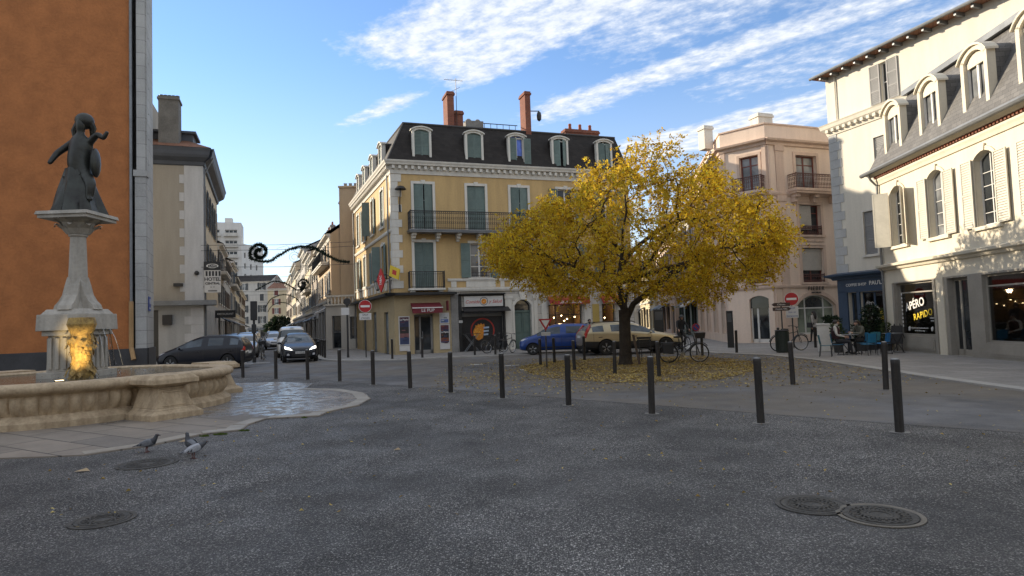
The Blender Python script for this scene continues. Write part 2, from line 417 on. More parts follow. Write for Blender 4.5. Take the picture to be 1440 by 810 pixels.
# water runs off the basin towards the north-east corner of the apron
wet = ((noise(nt, co_, .8, 5, .6) - .5) * 1.5 + Y.rng(11.6, 13.8, -.5, .5, False) + X.rng(-4.3, -3.2, .15, -.6, False)).rng(-.05, .12)
c = mixc(nt, n1.rng(.3, .7) * .5, br.outputs[0], (.12, .105, .09)); c = mixc(nt, n2.rng(.4, .7) * .25, c, (.30, .27, .23))
c = mixc(nt, wet * .35, c, (.10, .095, .09))
nt.links.new(c, b.inputs['Base Color'])
film = (wet * noise(nt, co_, 3.4, 7, .72).rng(.455, .52) * (V(nt, br.outputs[1]) * -.8 + 1.0)).sat()
nt.links.new((film * -.50 + .70 + n2 * .08).k, b.inputs['Roughness'])
nt.links.new((wet * .5 + .3).k, b.inputs['Specular IOR Level'])
bump(nt, b, (n2 * .5 - V(nt, br.outputs[1])) * (film * -.75 + 1.0) + noise(nt, co_, 11, 4) * film * .05, .3, .010); m_apron = m
APR = [(-40, 8.2), (-6.02, 9.01), (-5.44, 9.57), (-5.08, 10.45), (-4.58, 10.75), (-4.71, 11.37), (-4.65, 12.02), (-3.7, 12.15), (-3.7, 12.72), (-3.3, 13.6), (-3.30, 14.71), (-3.8, 16.16), (-4.68, 17.3), (-5.81, 17.86), (-6.09, 19.39), (-7.27, 20.28), (-9.1, 20.6), (-14, 21.5), (-40, 22)]
sl = MB(); sl.slab(ragged(APR, .5, .025, 5), -.02, .018)
ap = struct(sl.build('paving', m_apron))
# lighter border stones along the edge of the apron
kb = MB()
E2 = APR[1:14]
for i in range(len(E2) - 1):
    a_, b_ = Vector(E2[i]), Vector(E2[i + 1]); d = b_ - a_; L = d.length; d.normalize(); nn = Vector((-d.y, d.x))
    k = max(1, round(L / .8))
    for j in range(k):
        s0 = a_ + d * (L * j / k + .006); s1 = a_ + d * (L * (j + 1) / k - .006)
        kb.slab([tuple(q) for q in (s0 + nn * .03, s1 + nn * .03, s1 + nn * .30, s0 + nn * .30)], .004 - i * .0001, .022 + (i % 3) * .003)
kb.build('border_stone', pm('border_stone', (.31, .275, .225), .6, .16, 1.5, 20, .3), ap)
# ------------------------------------------------------------------ building kit
m_stone = pm('white_stone', (.66, .63, .565), .8, .09, .9, 16, .25, streak=True)
m_slate = block_mat('slate_tiles', (.028, .0235, .021), .26, .15, (.012, .012, .012), .006, .28, .75)
m_slate2 = block_mat('pale_slate_tiles', (.15, .145, .14), .26, .15, (.05, .05, .05), .006, .2, .6)
m_tile = block_mat('clay_tiles', (.22, .11, .07), .22, .18, (.06, .03, .02), .01, .25, .8)
m_brick = block_mat('red_brick', (.23, .072, .042), .22, .075, (.2, .15, .12), .01, .2, .85)
m_zinc = pm('zinc', (.20, .21, .22), .5, .15, 1.2, 10, .1, metal=.4)
m_iron = pm('wrought_iron', (.022, .021, .022), .5, .1, 2, 20, .05)
m_dark = pm('dark_interior', (.018, .016, .014), .9, .2, 1, 8, 0)
m_fwhite = pm('white_joinery', (.66, .65, .62), .5, .08, 2, 20, .05)
m_glass = glass_dark('window_glass')
m_glass2 = glass_dark('curtained_glass', (.10, .105, .11), .06)
m_pot = pm('chimney_pot_clay', (.34, .10, .05), .8, .15, 3, 20, .1)
m_teal = pm('teal_shutter_paint', (.15, .205, .188), .65, .14, 1.5, 18, .1)
m_clear = glass_clear('shop_glass'); vary(m_teal, .22)

def arc(s0, s1, zc, rise, n=8):
    """points along a segmental arch from right to left, springing at zc - rise"""
    w = s1 - s0; r = (w * w / 4 + rise * rise) / (2 * rise); cz = zc - r; a = math.asin(min(1, w / 2 / r))
    return [((s0 + s1) / 2 + r * math.sin(a - 2 * a * i / n), cz + r * math.cos(a - 2 * a * i / n)) for i in range(n + 1)]
def wall(mb, F, L, z0, z1, ops=(), depth=.22, s_start=0):
    mb.T = F
    xs = sorted({s_start, L} | {v_ for o in ops for v_ in o[:2]}); zs = sorted({z0, z1} | {v_ for o in ops for v_ in o[2:4]})
    for i in range(len(xs) - 1):
        run = None
        for j in range(len(zs) - 1):
            cx, cz = (xs[i] + xs[i + 1]) / 2, (zs[j] + zs[j + 1]) / 2
            if any(o[0] < cx < o[1] and o[2] < cz < o[3] for o in ops): continue
            mb.quad((xs[i], 0, zs[j]), (xs[i + 1], 0, zs[j]), (xs[i + 1], 0, zs[j + 1]), (xs[i], 0, zs[j + 1]))
    for o in ops:
        a, b_, c, d = o[:4]; rise = o[4] if len(o) > 4 else 0; sp = d - rise
        mb.quad((a, 0, c), (a, depth, c), (a, depth, sp), (a, 0, sp)); mb.quad((b_, 0, c), (b_, depth, c), (b_, depth, sp), (b_, 0, sp))
        mb.quad((a, 0, c), (b_, 0, c), (b_, depth, c), (a, depth, c))
        if rise:
            ar = arc(a, b_, d, rise)
            for k in range(len(ar) - 1):
                (p, q), (r_, t) = ar[k], ar[k + 1]
                mb.quad((p, 0, q), (r_, 0, t), (r_, depth, t), (p, depth, q)); mb.quad((p, 0, q), (p, 0, d + .0001), (r_, 0, d + .0001), (r_, 0, t))
        else: mb.quad((a, 0, d), (b_, 0, d), (b_, depth, d), (a, depth, d))
def window(bld, F, s0, s1, z0, z1, fr=None, depth=.17, rise=0, nv=1, nh=2, t=.055, pane=None, name='window', label=None, zt=None, mull=.05):
    fr = fr or m_fwhite; mb = MB(F); n0, n1 = depth, depth + .05
    sp = z1 - rise
    mb.box(s0, s0 + t, n0, n1, z0, sp); mb.box(s1 - t, s1, n0, n1, z0, sp); mb.box(s0 + t, s1 - t, n0, n1, z0, z0 + t * 1.3)
    if rise:
        ar = arc(s0, s1, z1, rise); mb.prism(ar + [(p, q - t) for p, q in ar[::-1]], n0, n1)
    else: mb.box(s0 + t, s1 - t, n0, n1, z1 - t, z1)
    for i in range(nv):
        c = s0 + (s1 - s0) * (i + 1) / (nv + 1); mb.box(c - mull, c + mull, n0 + .004, n1 - .004, z0 + t, z1 - t * .8)
    hs = [z0 + (sp - z0) * (k + 1) / (nh + 1) for k in range(nh)] if zt is None else zt
    for c in hs: mb.box(s0 + t, s1 - t, n0 + .008, n1 - .008, c - mull * .5, c + mull * .5)
    wdw = mb.build(name, fr, bld)
    if label: wdw['label'] = label
    g = MB(F)
    pts = [(s0, z0), (s1, z0)] + (arc(s0, s1, z1, rise) if rise else [(s1, z1), (s0, z1)])
    g.poly([(p, n0 + .03, q) for p, q in pts]); g.build('pane', pane or m_glass, wdw)
    return wdw
SHC = {}
def shutter_mesh(w_, h, mat, panels=2):
    k = (round(w_, 2), round(h, 2), mat.name, panels)
    if k in SHC: return SHC[k]
    mb = MB(); st = .055
    mb.box(0, st, 0, .035, 0, h); mb.box(w_ - st, w_, 0, .035, 0, h)
    zs = [h * i / panels for i in range(panels + 1)]
    for i, z in enumerate(zs): mb.box(st, w_ - st, .002, .033, max(0, z - st / 2), min(h, z + st / 2))
    mb.box(st, w_ - st, .024, .030, st * .5, h - st * .5)
    for i in range(panels):
        a, b_ = zs[i] + st * .6, zs[i + 1] - st * .6; n = max(3, int((b_ - a) / .075))
        for j in range(n):
            z = a + (b_ - a) * (j + .5) / n
            mb.add([(st, .002, z - .032), (w_ - st, .002, z - .032), (w_ - st, .026, z + .030), (st, .026, z + .030)], [(0, 1, 2, 3)])
    SHC[k] = mb.mesh('shutter', mat); return SHC[k]
def shutter(bld, F, s, z0, w_, h, n, mat, ang=0, panels=2, label=None):
    """leaf hinged at s; ang turns it out of the wall (negative width = hinge on the right)"""
    me = shutter_mesh(abs(w_), h, mat, panels)
    o = link('shutter', me, bld, F(s, n, z0), (0, 0, F.a + ang + (PI if w_ < 0 else 0)))
    if w_ < 0 and ang == 0: o.location = F(s + w_, n, z0); o.rotation_euler = (0, 0, F.a)
    if label: o['label'] = label
    return o
def surround(mb, F, s0, s1, z0, z1, w_=.15, p=.05, rise=0, key=True, sill=True):
    mb.T = F; sp = z1 - rise
    mb.box(s0 - w_, s0, -p, .02, z0, sp); mb.box(s1, s1 + w_, -p, .02, z0, sp)
    if rise:
        ar = arc(s0, s1, z1, rise); ou = arc(s0 - w_, s1 + w_, z1 + w_ * 1.1, rise + w_ * 1.1)
        mb.prism(ar + ou[::-1], -p, .02)
    else: mb.box(s0 - w_, s1 + w_, -p, .02, z1, z1 + w_)
    c = (s0 + s1) / 2
    if key: mb.add([(c - .09, -p - .03, z1 - .01), (c + .09, -p - .03, z1 - .01), (c + .13, -p - .03, z1 + w_ + .07), (c - .13, -p - .03, z1 + w_ + .07), (c - .09, 0, z1 - .01), (c + .09, 0, z1 - .01), (c + .13, 0, z1 + w_ + .07), (c - .13, 0, z1 + w_ + .07)], [(0, 1, 2, 3), (0, 4, 5, 1), (1, 5, 6, 2), (2, 6, 7, 3), (3, 7, 4, 0)])
    if sill: mb.box(s0 - w_ - .04, s1 + w_ + .04, -p - .06, .03, z0 - .11, z0)
def cornice(mb, F, s0, s1, prof, e0=0, e1=0):
    """profile [(out, z)] run along the wall; e0/e1 = 1 mitres round an outer corner"""
    mb.T = F; k = len(prof)
    P = [(s0 - e0 * p, -p, z) for p, z in prof] + [(s1 + e1 * p, -p, z) for p, z in prof]
    mb.add(P, [(i, i + k, i + 1 + k, i + 1) for i in range(k - 1)] + [tuple(range(k)), tuple(range(2 * k - 1, k - 1, -1))])
def dentils(mb, F, s0, s1, z0, z1, p0, p1, pitch=.42, w_=.2):
    mb.T = F; n = int((s1 - s0) / pitch)
    for i in range(n + 1):
        c = s0 + (s1 - s0) * i / n; mb.box(c - w_ / 2, c + w_ / 2, -p1, -p0, z0, z1)
def quoins(mb, F, s, z0, z1, h=.42, wa=.34, wb=.52, p=.04, side=1):
    mb.T = F; n = int((z1 - z0) / h)
    for i in range(n):
        w_ = wa if i % 2 else wb; a = z0 + (z1 - z0) * i / n + .008; b_ = z0 + (z1 - z0) * (i + 1) / n - .008
        mb.box(min(s, s + side * w_), max(s, s + side * w_), -p, .01, a, b_)
def railing(bld, F, s0, s1, n_out, z0, z1, mat=None, orn=True, pitch=.11, name='railing', sides=True):
    mat = mat or m_iron; mb = MB(F)
    def run(a, b_):
        a, b_ = Vector(a), Vector(b_); d = b_ - a; L = d.length; d.normalize()
        mb.tube([(a.x, a.y, z1), (b_.x, b_.y, z1)], .026, 6); mb.tube([(a.x, a.y, z0 + .07), (b_.x, b_.y, z0 + .07)], .016, 5)
        mb.tube([(a.x, a.y, z1 - .13), (b_.x, b_.y, z1 - .13)], .011, 4)
        n = max(2, int(L / pitch))
        for i in range(n + 1):
            q = a + d * (L * i / n); mb.tube([(q.x, q.y, z0), (q.x, q.y, z1)], .011, 4)
            if orn and i < n:
                c = a + d * (L * (i + .5) / n); zc = z0 + (z1 - z0) * .5; r = L / n * .42
                for zz_, rr in ((zc + .13, r), (zc - .13, r), (z1 - .065, r * .8)):
                    mb.tube([(c.x + d.x * rr * math.cos(t), c.y + d.y * rr * math.cos(t), zz_ + rr * math.sin(t) * 1.4) for t in [2 * PI * k / 6 for k in range(6)]], .009, 3, closed=True)
    run((s0, -n_out), (s1, -n_out))
    if sides: run((s0, -n_out), (s0, -.02)); run((s1, -n_out), (s1, -.02))
    for s_ in (s0, s1): mb.tube([(s_, -n_out, z0), (s_, -n_out, z1 + .05)], .026, 6)
    return mb.build(name, mat, bld)
def dormer(bld, F, s0, s1, z0, z1, n0, rise, back, body, trim, glass=None, fr=None, shut=None, gap=0, open_right=False, frame_w=.13, label=None, nh=1):
    """window box standing on a mansard slope; gap leaves the pair of shutters ajar"""
    mb = MB(F)
    ou = arc(s0 - .03, s1 + .03, z1, rise, 8)
    mb.prism([(s0 + .02, z0 + .01), (s1 - .02, z0 + .01)] + [(min(max(p, s0 + .02), s1 - .02), q - .03) for p, q in ou], n0 + .24, n0 + back)
    d = mb.build('dormer', body, bld)
    if label: d['label'] = label
    t = MB(F); f = frame_w; a, b_ = s0 + f, s1 - f; sp = z1 - f - rise * .75
    t.box(s0, a, n0, n0 + .25, z0, z1 - rise); t.box(b_, s1, n0, n0 + .25, z0, z1 - rise); t.box(a, b_, n0 - .04, n0 + .25, z0, z0 + .10)
    ia = arc(a, b_, z1 - f, rise * .75); t.prism(ia + arc(s0, s1, z1, rise)[::-1], n0, n0 + .25)
    t.prism(arc(s0 - .08, s1 + .08, z1 + .05, rise * 1.1) + arc(s0 - .08, s1 + .08, z1 - .02, rise * 1.1)[::-1], n0 - .08, n0 + .3)
    t.build('surround', trim, d)
    if not shut or gap or open_right:
        w_ = MB(F); zt_ = z1 - f
        pts = [(a, z0 + .1), (b_, z0 + .1)] + ia
        w_.poly([(p, n0 + .20, q) for p, q in pts]); w_.build('pane', glass or m_glass, d)
        w2 = MB(F); c = (a + b_) / 2
        w2.box(a, a + .05, n0 + .12, n0 + .18, z0 + .1, sp); w2.box(b_ - .05, b_, n0 + .12, n0 + .18, z0 + .1, sp); w2.box(c - .045, c + .045, n0 + .125, n0 + .175, z0 + .1, zt_ - .02)
        w2.box(a, b_, n0 + .13, n0 + .17, z0 + .1, z0 + .2); w2.box(a, b_, n0 + .122, n0 + .172, sp - .05, sp + .02)
        w2.build('window_frame', fr or trim, d)
    if shut:
        h = sp - z0 - .13; hw = (b_ - a) / 2 - .004
        if open_right:
            shutter(d, F, a, z0 + .12, hw, h, n0 + .05, shut); shutter(d, F, b_ + .03, z0 + .12, hw, h, n0 - .05, shut)
        else:
            shutter(d, F, a, z0 + .12, hw, h, n0 + .05, shut, -R(gap)); o = shutter(d, F, b_, z0 + .12, -hw, h, n0 + .05, shut, R(gap))
            if gap: o.location = F(b_, n0 + .085, z0 + .12)
        if not (gap or open_right):
            w_ = MB(F); w_.poly([(p, n0 + .12, q) for p, q in [(a, z0 + .1), (b_, z0 + .1)] + ia]); w_.build('shutter_head', shut, d)
    return d
class Bld:
    def __init__(s, name, label, P0, ang, cat='building', group=None):
        s.o = thing(name, label, cat, (P0[0], P0[1], 0), ang, group); s.P = P0; s.a = ang
    def w(s, F, u, n, z):
        x, y, z = F(u, n, z); c, q = math.cos(s.a), math.sin(s.a)
        return (s.P[0] + x * c - y * q, s.P[1] + x * q + y * c, z)
    def wa(s, F): return s.a + F.a
def ang_of(d): return math.atan2(d[1], d[0])
def chimney(bld, x, y, w_, d, z0, z1, mat, pots=0, cap=True, pot_h=.45, name='chimney'):
    mb = MB(); mb.box(x - w_ / 2, x + w_ / 2, y - d / 2, y + d / 2, z0, z1 - .22)
    if cap: mb.box(x - w_ / 2 - .06, x + w_ / 2 + .06, y - d / 2 - .06, y + d / 2 + .06, z1 - .22, z1 - .1); mb.box(x - w_ / 2 - .02, x + w_ / 2 + .02, y - d / 2 - .02, y + d / 2 + .02, z1 - .1, z1)
    else: mb.box(x - w_ / 2 + .001, x + w_ / 2 - .001, y - d / 2 + .001, y + d / 2 - .001, z1 - .22, z1)
    c = mb.build(name, mat, bld)
    if pots:
        for i in range(pots):
            t = (i + .5) / pots - .5; px, py = (x + t * w_ * .9, y) if w_ >= d else (x, y + t * d * .9)
            p = MB(); p.lathe([(.11, z1), (.13, z1 + .05), (.095, z1 + pot_h * .7), (.12, z1 + pot_h * .8), (.09, z1 + pot_h), (.06, z1 + pot_h)], (px, py, 0), 10)
            p.build('chimney_pot', m_pot, c, smooth=True)
    return c
# ------------------------------------------------------------------ the yellow corner building
AF = math.atan2(.333, .943)
m_yel = pm('yellow_plaster', (.56, .385, .175), .85, .11, .5, 12, .2, streak=True)
m_yelp = pm('ochre_painted_wall', (.43, .335, .19), .75, .12, .6, 12, .15)
m_shop = block_mat('shopfront_stone', (.52, .49, .44), 1.1, .42, (.22, .2, .18), .012, .10, .8)
m_grey = pm('grey_stone_pier', (.26, .25, .235), .85, .18, .9, 12, .3)
m_black = pm('black_shop_paint', (.018, .018, .019), .5, .1, 2, 16, .05)
m_burg = pm('burgundy_canvas', (.17, .022, .030), .8, .1, 2, 30, .1)
m_redaw = pm('red_canvas', (.42, .060, .040), .8, .1, 2, 30, .1)
m_txtw = pm('white_lettering', (.72, .71, .68), .6, .03, 3, 20, 0)
m_txtr = pm('red_lettering', (.5, .04, .03), .6, .05, 3, 20, 0)
YB = Bld('corner_building', 'large yellow corner building with dark mansard roof, teal shutters and long iron balcony', (-6.624, 35.785), AF)
Y = YB.o; F0 = Fr(); FLn = 13.52; FL = Fr(-.70, 13.5, math.atan2(-13.5, .70)); W_ = 15.2
F2 = (7.02, 9.75); F1 = (3.74, 6.38)
cols = [(1.26, 2.36), (4.42, 5.52), (7.12, 8.22), (10.2, 11.3), (13.05, 14.15)]
ops = [(a, b_, *F2) for a, b_ in cols] + [(1.22, 2.32, *F1)] + [(a + .1, b_ + .12, 4.32, 6.34) for a, b_ in cols[1:]]
gops = [(1.10, 2.20, .05, 2.26), (3.86, 6.40, .05, 2.30), (7.12, 8.20, .05, 2.98, .38), (9.32, 11.58, .55, 2.62), (12.95, 13.9, .3, 2.60)]
lcols = [(13.52 - c - .5, 13.52 - c + .5) for c in (2.75, 6.0, 9.3, 11.9)]
lops = [(a, b_, 7.62, 9.85) for a, b_ in lcols] + [(a, b_, 4.45, 6.5) for a, b_ in lcols]
lg = [(10.5, 11.85, .05, 2.5), (6.6, 8.1, .05, 2.6), (2.6, 4.2, .05, 2.6)]
mb = MB(); wall(mb, F0, W_, 3.5, 10.5, ops); wall(mb, FL, FLn, 3.5, 10.5, lops)
FR_ = Fr(W_, 0, PI / 2); FBk = Fr(W_, 13, PI)
wall(mb, FR_, 13, 0, 10.5); wall(mb, FBk, W_ + .7, 0, 10.5)
mb.build('wall', m_yel, Y)
# ground floor: painted corner bar, then stone shopfronts
mb = MB(); wall(mb, F0, 3.24, 0, 3.5, gops[:1], .3); wall(mb, FL, FLn, 0, 3.5, lg, .3); mb.build('bar_front', m_yelp, Y)
mb = MB(); wall(mb, F0, W_, 0, 3.5, gops[1:], .32, s_start=3.24); mb.build('shop_front', m_shop, Y)
mb = MB(); mb.box(3.26, 3.66, -.06, .02, 0, 3.34); mb.build('pier', m_grey, Y)
mb = MB()
for a, b_ in ((6.52, 7.0), (8.34, 8.62), (8.86, 9.22), (11.68, 12.2), (14.0, 14.4)):
    mb = MB(F0); mb.box(a, b_, -.07, .01, .0, .35); mb.box(a + .03, b_ - .03, -.05, .01, .35, 3.05); mb.box(a - .02, b_ + .02, -.08, .01, 3.05, 3.2); mb.build('pilaster', m_stone, Y)
mb = MB(); mb.box(12.28, 12.74, -.02, .01, 1.3, 2.6); mb.build('notice_panel', pm('yellow_panel', (.50, .36, .10), .6, .08), Y)
# string courses, dado and cornice
mb = MB()
cornice(mb, F0, 0, W_, [(0, 10.28), (.06, 10.28), (.08, 10.5), (.10, 10.54), (.12, 10.72), (.34, 10.76), (.36, 10.84), (.42, 10.92), (.44, 11.0), (0, 11.06)], 1, 0)
cornice(mb, FL, 0, FLn, [(0, 10.28), (.06, 10.28), (.08, 10.5), (.10, 10.54), (.12, 10.72), (.34, 10.76), (.36, 10.84), (.42, 10.92), (.44, 11.0), (0, 11.06)], 0, 1)
dentils(mb, F0, .1, W_, 10.54, 10.73, .09, .28, .36, .15); dentils(mb, FL, .1, FLn - .1, 10.54, 10.73, .09, .28, .36, .15)
cornice(mb, F0, 3.1, W_, [(0, 3.52), (.10, 3.52), (.14, 3.62), (.14, 3.72), (0, 3.76)]); cornice(mb, F0, 3.1, W_, [(0, 4.12), (.06, 4.12), (.09, 4.2), (.09, 4.27), (0, 4.29)])
for i, (a, b_) in enumerate(((3.3, 3.62), (4.2, 6.0), (6.3, 6.55), (6.9, 8.55), (8.9, 9.2), (9.9, 11.6), (12.8, 14.5))): mb.T = F0; mb.box(a, b_, -.04, .01, 3.77, 4.12)
cornice(mb, FL, 0, FLn, [(0, 6.98), (.05, 6.98), (.09, 7.06), (.09, 7.16), (0, 7.2)], 0, 0)
mb.T = FL
for i in range(11): a = .5 + i * 1.18; mb.box(a, a + .75, -.04, .01, 3.75, 4.25)
cornice(mb, FL, 0, FLn, [(0, 4.26), (.07, 4.26), (.09, 4.36), (0, 4.39)])
mb.build('cornice', m_stone, Y)
mb = MB(); quoins(mb, F0, 0.0, 3.76, 10.26, .43, .36, .56, .045); quoins(mb, FL, FLn, 3.76, 10.26, .43, .26, .40, .045, -1)
mb.build('quoins', m_stone, Y)
mb = MB()
for i, o in enumerate(ops): mb = MB(); surround(mb, F0, *o[:4], .15, .05, sill=(i > 5)); mb.build('surround', m_stone, Y)
for o in lops: mb = MB(); surround(mb, FL, *o[:4], .14, .04); mb.build('surround', m_stone, Y)
mb = MB(F0); mb.box(-.55, 3.5, -.55, -.02, 3.36, 3.5); mb.box(-.55, 0, -.55, .0, 3.36, 3.5); mb.T = FL; mb.box(0, FLn + .02, -.5, -.02, 3.36, 3.5); mb.build('ledge', m_black, Y)
# upper windows and shutters
def pair(F, a, b_, z0, z1, gap=0, bld=Y, mat=m_teal, n=.03):
    w_ = (b_ - a) / 2 - .006; h = z1 - z0 - .02
    shutter(bld, F, a, z0 + .01, w_, h, n, mat, -R(gap), 2)
    o = shutter(bld, F, b_, z0 + .01, -w_, h, n, mat, R(gap), 2)
    if gap: o.location = F(b_, n + .035, z0 + .01)
def opened(F, a, b_, z0, z1, bld=Y, mat=m_teal, sl=.02, n=-.105, left=True, right=True):
    w_ = (b_ - a) / 2; h = z1 - z0
    if left: shutter(bld, F, a - w_ - .04, z0, w_, h, n, mat)
    if right: shutter(bld, F, b_ + .04, z0, w_, h, n, mat)
for i, (a, b_) in enumerate(cols):
    window(Y, F0, a, b_, *F2, nv=1, nh=2, pane=m_glass)
    if i < 3: pair(F0, a, b_, *F2, gap=(20, 0, 14)[i])
    else: opened(F0, a, b_, *F2)
window(Y, F0, 1.22, 2.32, *F1); pair(F0, 1.22, 2.32, *F1)
for i, (a, b_) in enumerate(cols[1:]):
    window(Y, F0, a + .1, b_ + .12, 4.32, 6.34, nv=1, nh=2, pane=m_glass2 if i == 0 else m_glass); opened(F0, a + .1, b_ + .12, 4.32, 6.34)
for i, (a, b_) in enumerate(lcols):
    for j, (z0, z1) in enumerate(((7.62, 9.85), (4.45, 6.5))):
        window(Y, FL, a, b_, z0, z1, nv=1, nh=2)
        if (i + j) % 3 == 0: pair(FL, a, b_, z0, z1)
        elif (i + j) % 3 == 1 and i < 2: shutter(Y, FL, a - .02, z0, .5, z1 - z0, -.10, m_teal, R(-118), label='teal shutter swung half open on the sunlit side'); opened(FL, a, b_, z0, z1, left=False)
        else: opened(FL, a, b_, z0, z1)
# balconies
mb = MB(F0); mb.box(.86, 8.75, -.82, 0, 6.86, 7.0); mb.box(.82, 8.79, -.86, 0, 6.95, 7.02); mb.build('balcony_slab', m_zinc, Y)
mb = MB(F0)
for c in (1.15, 2.55, 3.75, 5.0, 6.25, 7.5, 8.5):
    mb = MB(F0); mb.box(c - .12, c + .12, -.62, .0, 6.72, 6.86); mb.box(c - .10, c + .10, -.42, .0, 6.56, 6.72); mb.box(c - .08, c + .08, -.2, .0, 6.42, 6.56); mb.build('corbel', m_stone, Y)
railing(Y, F0, .9, 8.71, .78, 7.03, 8.06)
mb = MB(F0); mb.box(.80, 2.86, -.52, 0, 3.62, 3.73); mb.box(.9, 1.15, -.4, 0, 3.52, 3.62); mb.box(2.5, 2.75, -.4, 0, 3.52, 3.62); mb.build('balcony_slab', m_stone, Y)
railing(Y, F0, .84, 2.82, .48, 3.73, 4.66, orn=False, pitch=.10)
for a, b_ in cols[1:4]:
    mb = MB(F0)
    for z in (4.45, 4.62): mb.tube([(a + .1, -.03, z), (b_ + .12, -.03, z)], .014, 5)
    for k in range(9): s_ = a + .14 + k * .13; mb.tube([(s_, -.03, 4.36), (s_, -.03, 4.62)], .01, 4)
    mb.build('window_guard', m_iron, Y)
# mansard roof
IN = 1.05; zt = 13.55
tl, tr = (IN - .1, IN), (W_ - .25, IN); bl_, br_ = (-.2, -.12), (W_ + .1, -.12)
fl_, ft_ = (-.70 - .3, 13.5), (-.70 + IN - .2, 13.0)
mb = MB()
mb.quad((*bl_, 11.04), (*br_, 11.04), (*tr, zt), (*tl, zt)); mb.quad((*fl_, 11.04), (*bl_, 11.04), (*tl, zt), (*ft_, zt))
mb.quad((*br_, 11.04), (W_ + .1, 13.1, 11.04), (W_ - .25, 12.2, zt), (*tr, zt)); mb.quad((*fl_, 11.04), (W_ + .1, 13.1, 11.04), (W_ - .25, 12.2, zt), (*ft_, zt))
mb.poly([(*tl, zt), (*tr, zt), (W_ - .25, 6.5, zt + 1.0), (3.6, 6.5, zt + 1.0)]); mb.poly([(*ft_, zt), (*tl, zt), (3.6, 6.5, zt + 1.0)]); mb.poly([(W_ - .25, 12.2, zt), (W_ - .25, 6.5, zt + 1.0), (3.6, 6.5, zt + 1.0), (*ft_, zt)])
roof = mb.build('roof', m_slate, Y)
mb = MB(); mb.tube([(tl[0], tl[1], zt + .02), (tr[0], tr[1], zt + .02)], .07, 6); mb.tube([(ft_[0], ft_[1], zt + .02), (tl[0], tl[1], zt + .02)], .07, 6); mb.tube([(bl_[0], bl_[1], 11.04), (tl[0], tl[1], zt)], .05, 6)
mb.build('ridge_flashing', pm('dark_lead', (.045, .043, .042), .6, .15), roof)
for i, c in enumerate((1.83, 4.98, 7.66, 10.52, 13.6)):
    dormer(Y, F0, c - .56, c + .56, 11.08, 13.08, .02, .17, 1.1, m_slate, m_stone, shut=m_teal, open_right=(i == 2), gap=(0, 0, 0, 38, 20)[i],
           glass=(glass_dark('blue_curtain', (.05, .09, .32), .3) if i == 2 else None), label='round-headed dormer with open shutters over a blue curtain' if i == 2 else None)
for c in (3.0, 6.0, 9.0, 11.6):
    s_ = FLn - c; dormer(Y, FL, s_ - .55, s_ + .55, 11.08, 12.85, -.02, .17, 1.0, m_slate, m_stone, shut=m_teal)
chimney(Y, 3.95, 1.9, .42, 1.1, 13.2, 15.85, m_brick); chimney(Y, 4.62, 2.3, .5, .7, 13.4, 14.9, m_brick)
chimney(Y, 8.85, 1.45, .36, .95, 13.0, 16.15, m_brick)
ck = chimney(Y, 13.4, 3.0, 2.5, .7, 13.4, 14.5, m_brick, 3)
mb = MB()
for k in range(9): mb.tube([(5.2 + k * .42, 2.6, 13.7), (5.2 + k * .42, 2.6, 14.42)], .018, 4)
mb.tube([(5.0, 2.6, 14.42), (8.7, 2.6, 14.42)], .03, 5); mb.tube([(5.0, 2.6, 14.1), (8.7, 2.6, 14.1)], .02, 5); mb.build('roof_rail', m_iron, Y)
mb = MB(); mb.box(5.15, 6.3, 2.3, 3.0, 13.5, 14.45); mb.ball((5.4, 2.6, 14.45), .2); mb.ball((6.0, 2.6, 14.45), .2); mb.build('roof_vent', m_grey, Y)
# chimney-side siren and the downpipe on the sunlit corner
mb = MB(); mb.tube([(9.0, 1.3, 15.0), (9.75, 1.3, 15.05)], .03, 6); mb.lathe([(.03, 15.32), (.12, 15.25), (.16, 15.05), (.14, 14.8), (.05, 14.7)], (9.72, 1.3, -.3), 10); mb.build('siren', m_iron, Y)
mb = MB(FL); mb.tube([(FLn - .62, -.12, 10.3), (FLn - .62, -.09, 3.5)], .05, 8); mb.tube([(.1, -.12, 10.3), (.1, -.09, .1)], .05, 8); mb.build('downpipe', m_zinc, Y)
# bar door and its windows
def shop_door(bld, F, s0, s1, z0, z1, mat, label=None):
    mb = MB(F); n = .2
    for a, b_ in ((s0, s0 + .07), (s0 + .32, s0 + .42), (s1 - .12, s1)): mb.box(a, b_, n, n + .06, z0, z1)
    mb.box(s0, s1, n, n + .061, z1 - .1, z1); mb.box(s0, s1, n, n + .061, z0, z0 + .2); d = mb.build('door', mat, bld)
    g = MB(F); g.quad((s0, n + .03, z0), (s1, n + .03, z0), (s1, n + .03, z1), (s0, n + .03, z1)); g.build('pane', m_glass, d)
    h = MB(F); h.tube([(s0 + .5, n - .05, .9), (s0 + .5, n - .05, 1.3)], .02, 6); h.build('handle', m_zinc, d)
    if label: d['label'] = label
shop_door(Y, F0, 1.10, 2.20, .05, 2.26, m_grey)
for i, (a, b_, c, d) in enumerate(lg):
    window(Y, FL, a, b_, c, d, m_zinc, .12, nv=1 if i else 0, nh=0, pane=glass_dark('bar_glass', (.08, .10, .115), .08))
